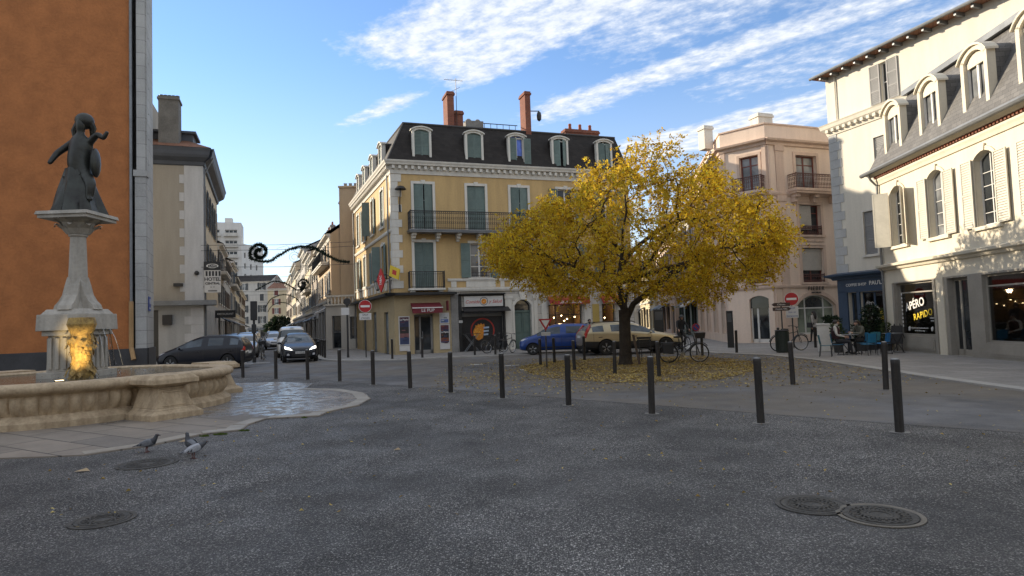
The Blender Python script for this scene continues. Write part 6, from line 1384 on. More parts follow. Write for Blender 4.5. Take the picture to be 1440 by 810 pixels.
# ------------------------------------------------------------------ pigeons
m_pg = pm('pigeon_grey', (.16, .17, .19), .7, .15, 14, 60, .2); m_pgd = pm('pigeon_dark', (.045, .048, .058), .55, .2, 14, 60, .2); m_pgl = pm('pigeon_pale', (.34, .35, .38), .7, .12, 14, 60, .2); m_pink_leg = pm('pigeon_leg', (.16, .06, .05), .6)
def pigeon(label, loc, rz, wing, head=0, pitch=0, neck=(0, 0)):
    o = thing('pigeon', label, 'pigeon', loc, rz, 'pigeons feeding by the fountain'); mb = MB(); nx, nz = neck
    sec = [(-.185, .088, .020, .004), (-.12, .105, .030, .010), (-.07, .118, .045, .032), (-.02, .125, .058, .052), (.035, .130, .060, .058), (.075, .145, .050, .052), (.10 + nx * .4, .175 + nz * .4, .034, .034), (.115 + nx * .8, .205 + nz * .8, .025, .026), (.125 + nx, .228 + nz, .024, .025), (.143 + nx, .232 + nz, .018, .018), (.156 + nx, .228 + nz, .008, .007), (.178 + nx, .220 + nz, .002, .002)]
    K = 12; P_ = []
    for i, (x, z, ry, rz_) in enumerate(sec):
        x0, z0 = sec[max(0, i - 1)][:2]; x1, z1 = sec[min(len(sec) - 1, i + 1)][:2]; t_ = Vector((x1 - x0, 0, z1 - z0)).normalized(); up = Vector((-t_.z, 0, t_.x))
        for k in range(K): a_ = 2 * PI * k / K; v_ = Vector((x, 0, z)) + Vector((0, 1, 0)) * ry * math.cos(a_) + up * rz_ * math.sin(a_); P_.append(tuple(v_))
    for i in range(len(sec) - 1):
        mb.mi = 1 if (i in (0,) or 5 <= i <= 9) else 0
        if i == 10: mb.mi = 2
        base = len(mb.v)
        mb.add(P_[i * K:(i + 2) * K], [(j, (j + 1) % K, K + (j + 1) % K, K + j) for j in range(K)])
    bd = mb.mesh('body', [wing if wing is m_pgl else m_pg, m_pgd, m_iron]); bm = bmesh.new(); bm.from_mesh(bd); bmesh.ops.remove_doubles(bm, verts=bm.verts, dist=.0005); bmesh.ops.holes_fill(bm, edges=bm.edges); bmesh.ops.recalc_face_normals(bm, faces=bm.faces); bm.to_mesh(bd); bm.free(); bd.polygons.foreach_set('use_smooth', [True] * len(bd.polygons)); link('body', bd, o)
    for sg in (-1, 1):
        w_ = MB(); pts = []
        ol = [(.07, .150), (.045, .175), (.0, .172), (-.06, .150), (-.12, .118), (-.165, .098), (-.13, .096), (-.06, .092), (0, .092), (.05, .108)]
        n = len(ol); c = (-.01, .13)
        P2 = [(x, sg * (.060 - .30 * abs(x - .01) ** 1.25 * .9), z) for x, z in ol]; P2 += [(c[0], sg * .070, c[1])]
        w_.add(P2, [(i, (i + 1) % n, n) for i in range(n)]); w_.mi = 1
        for x0 in (-.045, -.085): w_.add([(x0, sg * .069, .15 + x0 * .3), (x0 - .018, sg * .068, .148 + x0 * .3), (x0 - .03, sg * .064, .10), (x0 - .012, sg * .065, .10)], [(0, 1, 2, 3)])
        w_.build('wing', [wing, m_pgd], o, smooth=True)
        l = MB(); l.tube([(.0, sg * .025, .08), (-.008, sg * .027, .035), (.0, sg * .027, .006)], [.009, .005, .005], 6)
        for a_ in (-.6, 0, .6, PI): l.tube([(0, sg * .027, .005), (.03 * math.cos(a_), sg * .027 + .03 * math.sin(a_), .003)], [.004, .002], 4)
        l.build('leg', m_pink_leg, o)
        e = MB(); e.ball((.138 + nx, sg * .0195, .237 + nz), .004, 6, 4); e.build('eye', pm('orange_eye', (.4, .12, .02), .2), o)
    return o
pigeon('grey pigeon standing apart on the left, head towards the right', (-5.22, 9.12, .0), R(12), m_pg)
pigeon('dark pigeon with head raised behind the pale pigeon', (-4.50, 8.93, .0), R(146), m_pgd, neck=(-.02, .03))
pigeon('pale grey pigeon nearest the viewer with two dark wing bars', (-4.28, 8.55, .0), R(52), m_pgl, neck=(.03, -.04))
# ------------------------------------------------------------------ iron covers, tufts
m_cover = pm('cast_iron_cover', (.085, .078, .068), .7, .25, 5, 40, .6, .012, metal=.1, c2=(.035, .033, .030))
def cover(label, x, y, r, seg, rim=True):
    o = thing('manhole_cover', label, 'manhole cover', (x, y, .0), .4); mb = MB(); mb.lathe([(r, .002), (r, .010), (r - .035, .010), (r - .04, .006)], (0, 0, 0), 48, caps=False); mb.build('frame', pm('worn_iron_rim', (.17, .155, .13), .5, .15, 6, 30, .3, metal=.5) if rim else m_cover, o)
    mb = MB(); mb.lathe([(r - .05, .002), (r - .05, .009)], (0, 0, 0), 48)
    for i in range(seg): a_ = 2 * PI * i / seg; mb.T = Fr(0, 0, a_); mb.box(.10, r - .10, -.012, .012, .009, .014)
    mb.T = IDF
    for q in (.3, .55, .8): mb.lathe([((r - .06) * q, .009), ((r - .06) * q, .014), ((r - .06) * q + .018, .014), ((r - .06) * q + .018, .009)], (0, 0, 0), 40, caps=False)
    mb.build('plate', m_cover, o); return o
cover('round iron manhole cover with a bright worn rim, lower right', 2.88, 5.22, .32, 24); cover('round iron manhole cover just left of the bright rimmed one', 2.50, 5.56, .30, 20, False); cover('round dark iron cover on the asphalt below the pigeons', -3.75, 5.85, .27, 18, False); cover('round mossy cover on the asphalt beside the left pigeon', -4.75, 8.30, .36, 18, False)
m_moss = ramp_mat('moss', [(0, (.05, .085, .015)), (1, (.13, .18, .035))], .9, .3)
for k, (x, y, r) in enumerate(((-4.78, 10.42, .07), (-4.98, 10.30, .045), (-4.52, 10.72, .05), (-3.95, 12.02, .03))):
    mb = MB(); rr = random.Random(k)
    for i in range(int(900 * r * 3)):
        a_, q = rr.uniform(0, 2 * PI), r * math.sqrt(rr.random()); px, py = q * 1.8 * math.cos(a_), q * .7 * math.sin(a_); h = rr.uniform(.01, .05) * (1 - .5 * q / r); d_ = rr.uniform(-.01, .01); mb.add([(px - .006, py, 0), (px + .006, py, 0), (px + d_, py + d_, h)], [(0, 1, 2)])
    o = mb.build('moss_tuft', m_moss, raw=True); o.location = (x, y, .005); tag(o, ('large moss tuft at the edge of the fountain paving', 'small moss tuft next to the large one at the paving edge', 'tiny moss tuft nearest the pigeons', 'moss tuft at the far corner of the paving edge')[k], 'moss')
for k, (x, y, s_) in enumerate(((-5.35, 7.95, .10), (-5.05, 9.75, .07), (-1.6, 8.6, .05))):
    mb = MB(); mb.add([(-s_, 0, 0), (0, -s_ * .5, .01), (s_, 0, .004), (.2 * s_, s_ * .55, .03)], [(0, 1, 2), (0, 2, 3)]); o = mb.build('dry_leaf', pm('dry_leaf_tan', (.40, .30, .18), .8), raw=True); o.location = (x, y, (.008, .022, .008)[k]); tag(o, ('curled tan leaf on the asphalt at the far left', 'small pale scrap on the fountain paving above the left pigeon', 'tiny pale leaf alone on the open asphalt')[k], 'leaf')
# ------------------------------------------------------------------ vehicles
m_tyre = pm('tyre_rubber', (.018, .018, .018), .85, .1, 3, 30, .2); m_rim = pm('alloy_rim', (.42, .43, .45), .35, .08, 3, 20, .05, metal=.8); m_trim = pm('black_plastic_trim', (.020, .020, .021), .6, .1, 3, 30, .1)
m_carglass = glass_dark('car_glass', (.035, .045, .055), .02); m_lampw = pm('headlamp_glass', (.55, .56, .58), .12, .05, 8, 20, 0, coat=1); m_tail = pm('tail_lamp_red', (.42, .015, .012), .2, .08, 8, 20, 0, coat=1); m_plate = pm('number_plate_white', (.6, .6, .58), .5, .05)
def lerp_tab(tab, x):
    for i in range(len(tab) - 1):
        if tab[i][0] >= x >= tab[i + 1][0]:
            t_ = (tab[i][0] - x) / (tab[i][0] - tab[i + 1][0]); return [a + (b_ - a) * t_ for a, b_ in zip(tab[i][1:], tab[i + 1][1:])]
    return list(tab[-1][1:] if x < tab[-1][0] else tab[0][1:])
def make_car(label, paint, st, glass, wheels, rw, loc, rz, cat='car', name='parked_car', group=None, lower=None, lit=False, plate='', rails=False, hl=None, tlz=None, simple=False, tall_tail=None):
    """st rows: x, z bottom, z belt, half width, z top, half width at top; glass = (cowl x, roof front x, roof rear x, rear base x, [pillar xs])"""
    o = thing(name, label, cat, loc, rz, group); K = 9; half = []
    for x, zb, zl, wb, zt_, wt in st:
        cab = zt_ - zl > .2
        half.append([(x, 0, zb), (x, wb * .86, zb), (x, wb * .985, zb + .12), (x, wb, zb + .5 * (zl - zb)), (x, wb * .975, zl - .02), (x, wb * .945, zl + (.03 if cab else .03)), (x, wt, zt_ - (.06 if cab else .03)), (x, wt * .80, zt_ - .004), (x, 0, zt_ + .012)])
    bm = bmesh.new(); ring_ = []
    for h in half:
        vs_ = [bm.verts.new(p_) for p_ in h]; vm = [vs_[0]] + [bm.verts.new((p_[0], -p_[1], p_[2])) for p_ in h[1:-1]] + [vs_[-1]]; ring_.append(vs_ + vm[-2:0:-1])
    n = len(ring_[0]); cow, rf_, rr_, rb = glass[:4]; pil = glass[4]
    def gm(i, k):
        x0, x1 = st[i][0], st[i + 1][0]; k2 = k if k < 8 else n - 1 - k
        xm = (x0 + x1) / 2
        if rf_ < xm < cow: return 1 if k2 in (6, 7) else (1 if k2 == 5 and x1 <= rf_ + 1e-6 and xm < cow - .25 * (cow - rf_) else (1 if k2 == 5 else 0))
        if rr_ < xm < rf_: return 1 if (k2 == 5 and not any(x1 < p_ < x0 for p_ in pil)) else 0
        if rb < xm < rr_: return 1 if k2 in (6, 7) else 0
        return 0
    for i in range(len(ring_) - 1):
        for k in range(n):
            f = bm.faces.new((ring_[i][k], ring_[i][(k + 1) % n], ring_[i + 1][(k + 1) % n], ring_[i + 1][k])); m_ = gm(i, k); k2 = k if k < 8 else n - 1 - k
            f.material_index = m_ if m_ else (2 if (lower and k2 <= 2) or k2 == 0 else 0); f.smooth = True
    bm.faces.new(ring_[0][::-1]); bm.faces.new(ring_[-1]); bmesh.ops.recalc_face_normals(bm, faces=bm.faces)
    me = bpy.data.meshes.new('shell'); bm.to_mesh(me); bm.free()
    for m_ in (paint, m_carglass, m_trim): me.materials.append(m_)
    t = link('shell', me); md = t.modifiers.new('s', 'SUBSURF'); md.levels = 2; md.render_levels = 2
    cuts = []
    if not simple:
        W = max(r[3] for r in st)
        for wx in wheels:
            for sg in (-1, 1):
                c = MB(); c.lathe([(rw * 1.16, sg * (W + .2)), (rw * 1.16, sg * (W - .27))], (wx, 0, rw * 1.02), 28, 'y'); c.box(wx - rw * 1.15, wx + rw * 1.15, min(sg * (W + .19), sg * (W - .26)), max(sg * (W + .19), sg * (W - .26)), -.3, rw * .8); cu = c.build('cut', m_trim)
                md = t.modifiers.new('b', 'BOOLEAN'); md.operation = 'DIFFERENCE'; md.solver = 'EXACT'; md.use_self = True; md.object = cu; cuts.append(cu)
    bpy.context.view_layer.update(); me2 = bpy.data.meshes.new_from_object(t.evaluated_get(bpy.context.evaluated_depsgraph_get()))
    for c in cuts: bpy.data.objects.remove(c)
    bpy.data.objects.remove(t)
    bvh = BVHTree.FromPolygons([v_.co.copy() for v_ in me2.vertices], [tuple(p_.vertices) for p_ in me2.polygons])
    # split into body and the separate panes
    faces = {}
    for p_ in me2.polygons:
        c = p_.center
        if p_.material_index == 1:
            if abs(p_.normal.y) > .72 and rb < c.x < cow: key = ('side_window', 1 if c.y > 0 else -1, sum(1 for q in pil if c.x < q))
            elif c.x > (cow + rr_) / 2: key = ('windscreen',)
            else: key = ('rear_window',)
        else: key = ('body',)
        faces.setdefault(key, []).append(p_)
    for key, fs in faces.items():
        ids = sorted({v_ for p_ in fs for v_ in p_.vertices}); mp = {v_: i for i, v_ in enumerate(ids)}
        m3 = bpy.data.meshes.new(key[0]); m3.from_pydata([me2.vertices[v_].co for v_ in ids], [], [[mp[v_] for v_ in p_.vertices] for p_ in fs])
        if key[0] == 'body':
            for m_ in (paint, m_trim): m3.materials.append(m_)
            m3.polygons.foreach_set('material_index', [1 if (p_.material_index >= 2 or any(abs(math.hypot(p_.center.x - wx, p_.center.z - rw * 1.02) - rw * 1.16) < .012 and abs(p_.center.y) < W * 1.02 and abs(p_.normal.y) < .6 for wx in ([] if simple else wheels))) else 0 for p_ in fs])
        else: m3.materials.append(m_carglass)
        m3.polygons.foreach_set('use_smooth', [True] * len(fs)); 
        try: m3.set_sharp_from_angle(angle=R(38))
        except Exception: pass
        ob = link(key[0], m3, o)
        if key[0] == 'body': body = ob
    bpy.data.meshes.remove(me2)
    L0, L1 = st[0][0], st[-1][0]; Wm = max(r[3] for r in st)
    def patch(nm, mat, corners, axis, off=.008, nu=6, nv=3, parent=o, thick=True):
        """a lamp, grille or strip laid on the body: corners (a, b) seen along the axis"""
        d = {'f': Vector((-1, 0, 0)), 'r': Vector((1, 0, 0)), 'l': Vector((0, -1, 0)), 'k': Vector((0, 1, 0))}[axis]; P = []
        c0, c1, c2, c3 = (Vector(c) for c in corners)
        for j in range(nv + 1):
            for i in range(nu + 1):
                u_, v_ = i / nu, j / nv; q = c0.lerp(c1, u_).lerp(c3.lerp(c2, u_), v_)
                og = Vector((4, q.x, q.y)) if axis == 'f' else (Vector((-4, q.x, q.y)) if axis == 'r' else (Vector((q.x, 3, q.y)) if axis == 'l' else Vector((q.x, -3, q.y))))
                h = bvh.ray_cast(og, d)
                if h[0] is None: P.append(None)
                else: P.append(h[0] - d * off)
        mb = MB(); idx = [p_ if p_ is not None else None for p_ in P]; good = [p_ for p_ in P if p_ is not None]
        if len(good) < 4: return None
        for i, p_ in enumerate(P):
            if p_ is None: idx[i] = min(good, key=lambda g_: 0)
        vv = [tuple(p_) for p_ in idx]; n_ = len(vv); vv += [tuple(Vector(p_) + d * (off + .02)) for p_ in vv]
        fs = []
        for j in range(nv):
            for i in range(nu):
                a = j * (nu + 1) + i
                if None in (P[a], P[a + 1], P[a + nu + 1], P[a + nu + 2]): continue
                fs.append((a, a + 1, a + nu + 2, a + nu + 1))
        bd = [j for j in range(nu + 1)] + [(j + 1) * (nu + 1) - 1 for j in range(1, nv + 1)] + [nv * (nu + 1) + j for j in range(nu - 1, -1, -1)] + [j * (nu + 1) for j in range(nv - 1, 0, -1)]
        for i in range(len(bd)):
            a, b_ = bd[i], bd[(i + 1) % len(bd)]
            if P[a] is not None and P[b_] is not None: fs.append((a, b_, b_ + n_, a + n_))
        mb.add(vv, fs); return mb.build(nm, mat, parent, smooth=30)
    for wx in wheels:
        for sg in (-1, 1):
            yo = sg * (Wm - .015); yi = sg * (Wm - .215); w_ = MB(); w_.lathe([(rw * .62, yo - sg * .01), (rw * .70, yo), (rw * .92, yo), (rw, yo - sg * .035), (rw, yi + sg * .03), (rw * .9, yi), (rw * .6, yi)], (wx, 0, rw), 28, 'y'); wh = w_.build('wheel', m_tyre, o, smooth=True)
            r = MB(); r.lathe([(.06, yo - sg * .012), (.06, yo - sg * .03)], (wx, 0, rw), 12, 'y'); r.lathe([(rw * .66, yo - sg * .008), (rw * .60, yo - sg * .012), (rw * .60, yo - sg * .08)], (wx, 0, rw), 28, 'y', caps=False)
            for k in range(5):
                a_ = 2 * PI * k / 5 + .3; ca_, sa_ = math.cos(a_), math.sin(a_)
                for e in (-.13, .13):
                    a2 = a_ + e; r.tube([(wx + .05 * ca_, yo - sg * .018, rw + .05 * sa_), (wx + rw * .62 * math.cos(a2), yo - sg * .022, rw + rw * .62 * math.sin(a2))], .017, 5)
            r.build('rim', m_rim, wh, smooth=True)
            r = MB(); r.lathe([(rw * .58, yo - sg * .10), (.02, yo - sg * .10)], (wx, 0, rw), 20, 'y'); r.build('brake_disc', m_trim, wh)
    zf = lerp_tab(st, L0 - .12)[1]; hx = hl or (.60, .34, .64, .86)       # inner y, outer y factor etc.
    for sg in (-1, 1):
        w1 = lerp_tab(st, L0 - .15)[2]; h1 = patch('headlight', (emit('lit_headlamp', (1, .96, .85), 2.6) if lit else m_lampw), [(sg * w1 * .52, hx[2] - .02), (sg * w1 * .97, hx[2] + .05), (sg * w1 * .99, hx[2] + .17), (sg * w1 * .70, hx[2] + .10)], 'f', .012)
        if lit: patch('fog_lamp', m_lampw, [(sg * w1 * .70, .36), (sg * w1 * .88, .36), (sg * w1 * .86, .46), (sg * w1 * .74, .46)], 'f', .012)
        tz = tlz or (.80, 1.0); w2 = lerp_tab(st, L1 + .12)[2]
        patch('tail_light', m_tail, [(sg * w2 * .74, tz[0]), (sg * w2 * .985, tz[0] + .03), (sg * w2 * .90, tz[1]), (sg * w2 * .74, tz[1])], 'r', .014)
        if tall_tail:
            tt = MB(); tt.tube([(x_, sg * y_, z_) for x_, y_, z_ in tall_tail], [.05, .085, .075, .05], 8); tt.build('tail_light', m_tail, o, smooth=True)
        ax = 'l' if sg > 0 else 'k'
        if not simple:
            hd = (cow - .25, (pil[0] if pil else (rf_ + rr_) / 2), rr_ + .1)
            for xq in hd: patch('door_seam', m_trim, [(xq - .006, .32), (xq + .006, .32), (xq + .006, lerp_tab(st, xq)[1] + .0), (xq - .006, lerp_tab(st, xq)[1] + .0)], ax, .003, 1, 8)
            for xq in (hd[1] + .18, hd[2] + .22): patch('door_handle', m_trim if lower else paint, [(xq, .80), (xq + .18, .81), (xq + .18, .84), (xq, .83)], ax, .03, 3, 1)
            patch('side_moulding', m_trim, [(wheels[1] + rw * 1.3, .36), (wheels[0] - rw * 1.3, .36), (wheels[0] - rw * 1.3, .41), (wheels[1] + rw * 1.3, .41)], ax, .012, 6, 1)
        mq = MB(); zb_ = lerp_tab(st, cow - .35)[1] + .02; yb = lerp_tab(st, cow - .35)[2]; mq.ball((cow - .32, sg * (yb + .10), zb_ + .06), (.05, .10, .065), 10, 6); mq.tube([(cow - .32, sg * (yb - .06), zb_ - .02), (cow - .32, sg * (yb + .06), zb_ + .03)], .02, 5); mq.build('mirror', paint, o, smooth=True)
    wf = lerp_tab(st, L0 - .05)[2]
    patch('grille', m_trim, [(-wf * .62, .30), (wf * .62, .30), (wf * .70, .46), (-wf * .70, .46)], 'f', .006, 8, 2); patch('upper_grille', m_trim, [(-wf * .5, hx[2] - .04), (wf * .5, hx[2] - .04), (wf * .55, hx[2] + .04), (-wf * .55, hx[2] + .04)], 'f', .006, 8, 2)
    for ax, x_ in (('f', .44), ('r', .66 if not lower else .80)):
        pq = patch('number_plate', m_plate, [(-.26, x_), (.26, x_), (.26, x_ + .11), (-.26, x_ + .11)], ax, .022, 2, 1)
    patch('rear_bumper', m_trim, [(-Wm * .8, .30), (Wm * .8, .30), (Wm * .8, .44), (-Wm * .8, .44)], 'r', .01, 8, 2)
    if rails:
        for sg in (-1, 1):
            q = MB(); y_ = sg * (lerp_tab(st, 0)[4] - .06); z_ = lerp_tab(st, 0)[3] + .045; q.tube([(rf_ - .1, y_, z_ - .06), (rf_ - .25, y_, z_), (rr_ + .3, y_, z_), (rr_ + .1, y_, z_ - .06)], .02, 6); q.build('roof_rail', m_trim, o)
    if plate:
        text(plate, .10, o, Fr(L0 + .035, 0, PI / 2), 0, 0, .495, m_iron, 'plate_lettering')
    return o
def paintm(nm, c, metal=.25, coat=.6): return pm(nm, c, .3, .04, 1, 60, .0, coat=coat, metal=metal, spec=.35)
HATCH = [(2.0, .30, .50, .58, .60, .48), (1.93, .22, .58, .74, .70, .60), (1.7, .19, .68, .83, .79, .70), (1.25, .19, .80, .865, .90, .75), (.88, .19, .87, .87, .98, .75), (.18, .19, .91, .875, 1.40, .60), (-.30, .19, .93, .875, 1.475, .59), (-.42, .19, .93, .875, 1.478, .59), (-1.15, .19, .95, .87, 1.45, .57), (-1.60, .20, .97, .85, 1.37, .55), (-1.88, .24, .97, .81, 1.06, .64), (-1.98, .28, .90, .74, .93, .62), (-2.02, .34, .70, .66, .78, .55)]
HG = (.88, .18, -1.60, -1.88, [-.36])
m_nblue = paintm('midnight_blue_paint', (.005, .007, .014), 0, .22); m_cblue = paintm('cobalt_blue_paint', (.006, .042, .21)); m_beige = paintm('champagne_paint', (.44, .37, .235), .45); m_blk = paintm('black_car_paint', (.012, .012, .014)); m_wht = paintm('white_car_paint', (.62, .62, .61), 0); m_sil = paintm('silver_car_paint', (.36, .37, .39), .6); m_gcar = paintm('grey_car_paint', (.10, .105, .115), .5)
FACE = R(-58)
# hatchback with its lights on leaving the street towards the square
make_car('dark blue hatchback with lit headlights coming out of the street', m_nblue, HATCH, HG, (1.28, -1.22), .31, (-11.45, 34.1, .004), R(-68), name='oncoming_car', lit=True, plate='FA-742-KC')
# dark people carrier at the left, side on, behind the fountain
MPV = [(2.2, .32, .50, .60, .62, .5), (2.12, .24, .62, .78, .74, .62), (1.85, .20, .74, .86, .86, .72), (1.5, .20, .84, .89, .97, .76), (1.25, .20, .90, .90, 1.04, .77), (.35, .20, .94, .905, 1.44, .62), (-.15, .20, .96, .905, 1.53, .61), (-.26, .20, .96, .905, 1.535, .61), (-1.3, .20, .98, .90, 1.52, .60), (-1.42, .2, .98, .9, 1.515, .6), (-1.95, .22, 1.0, .88, 1.44, .58), (-2.16, .26, 1.0, .84, 1.12, .68), (-2.22, .32, .85, .78, .96, .66), (-2.25, .38, .70, .70, .80, .6)]
mpv = make_car('very dark blue people carrier turning left behind the fountain', m_nblue, MPV, (1.25, .35, -1.95, -2.16, [-.2, -1.36]), (1.42, -1.40), .33, (-14.0, 29.15, .004), R(187), name='moving_car', hl=(.6, .3, .66, .9))
mpv.scale = (.85, .95, 1.0)
BOX = [(1.95, .30, .55, .62, .66, .52), (1.87, .23, .66, .76, .80, .62), (1.65, .2, .78, .82, .92, .70), (1.35, .2, .86, .835, 1.0, .73), (1.10, .2, .92, .84, 1.06, .74), (.45, .2, .95, .845, 1.50, .62), (.1, .2, .96, .845, 1.575, .62), (-.12, .2, .96, .845, 1.58, .62), (-.24, .2, .96, .845, 1.58, .62), (-1.3, .2, .98, .84, 1.56, .61), (-1.72, .22, .99, .82, 1.50, .60), (-1.84, .26, .99, .80, 1.10, .68), (-1.90, .32, .85, .74, .95, .66), (-1.92, .38, .7, .66, .8, .58)]
make_car('bright cobalt blue compact car parked nose to the left by the restaurant', m_cblue, BOX, (1.10, .45, -1.72, -1.84, [-.18]), (1.25, -1.2), .30, (2.25, 32.2, .004), R(174), hl=(.6, .3, .70, .9), tlz=(.85, 1.25)).scale = (1, 1, .94)
EST = [(2.36, .32, .52, .62, .62, .52), (2.28, .24, .62, .80, .74, .64), (2.0, .22, .72, .88, .84, .74), (1.5, .22, .82, .925, .94, .79), (1.05, .22, .88, .93, 1.0, .80), (.25, .22, .93, .935, 1.42, .64), (-.2, .22, .95, .935, 1.50, .63), (-.32, .22, .95, .935, 1.503, .63), (-1.2, .22, .97, .93, 1.49, .62), (-1.32, .22, .97, .93, 1.485, .62), (-2.02, .24, 1.0, .90, 1.42, .60), (-2.28, .28, 1.0, .86, 1.08, .70), (-2.36, .34, .90, .80, .98, .68), (-2.39, .40, .72, .72, .82, .62)]
make_car('champagne estate car with black lower body and tall red tail lights, parked behind the tree', m_beige, EST, (1.05, .25, -2.02, -2.28, [-.26, -1.26]), (1.47, -1.35), .345, (5.4, 30.2, .004), R(8), lower=True, rails=True, tall_tail=[(-2.27, .80, .80), (-2.25, .78, .95), (-2.14, .70, 1.15), (-2.0, .615, 1.38)], tlz=(.80, .90), hl=(.6, .3, .62, .9))
# cars and a van in the street: the near ones made, the rest copied
VAN = [(2.1, .3, .6, .64, .70, .56), (2.02, .24, .74, .82, .86, .68), (1.75, .2, .92, .88, 1.04, .74), (1.45, .2, 1.02, .9, 1.16, .78), (.75, .2, 1.08, .905, 1.74, .70), (.35, .2, 1.10, .905, 1.84, .70), (-.3, .2, 1.10, .905, 1.86, .70), (-.42, .2, 1.10, .905, 1.86, .70), (-1.8, .2, 1.12, .90, 1.84, .70), (-2.1, .24, 1.12, .88, 1.76, .68), (-2.2, .3, 1.1, .86, 1.16, .76), (-2.24, .36, .8, .8, .95, .72)]
vn = make_car('white van queueing right behind the dark blue hatchback', m_wht, VAN, (1.45, .75, -2.1, -2.2, [-.36]), (1.35, -1.3), .32, (-13.9, 40.2, .004), R(-69), cat='van', name='white_van', hl=(.6, .3, .80, .9), simple=True)
mb = MB(); mb.box(.45, .65, -.12, .12, 1.86, 1.96); mb.build('roof_sign', m_trim, vn)
gp = 'cars parked along the left kerb of the street'
def street(s, off): return (-15.1 + DS.x * s + off, 34.6 + DS.y * s, .004)
c1 = make_car('silver hatchback parked nearest on the left kerb of the street', m_sil, HATCH, HG, (1.28, -1.22), .31, street(7.0, .35), R(-69), group=gp, simple=True)
c2 = make_car('dark grey car parked second on the left kerb of the street', m_gcar, BOX, (1.10, .45, -1.72, -1.84, [-.18]), (1.25, -1.2), .30, street(12.2, .35), R(-69), group=gp, simple=True, hl=(.6, .3, .70, .9))
c3 = make_car('black car third in the line on the left kerb', m_blk, HATCH, HG, (1.28, -1.22), .31, street(17.3, .35), R(-69), group=gp, simple=True)
for k, (src, lab) in enumerate(((c1, 'fourth car of the kerb line, silver, beyond the black one'), (c2, 'fifth car of the kerb line, dark grey'), (c1, 'sixth car of the kerb line, silver, small in the distance'), (c3, 'seventh car of the kerb line, black, small in the distance'), (c2, 'last dark grey car far down the kerb line'))): dup(src, street(22.4 + 5.2 * k, .35), R(-69), lab)
dup(c3, (-20.2, 46.0, .05), R(-69), 'black car standing behind the traffic light on the left pavement side')
dup(c1, street(24, 2.6), R(-69), 'silver car driving up the street behind the white van'); dup(c2, street(33, 2.5), R(-69), 'dark grey car far back in the traffic lane')

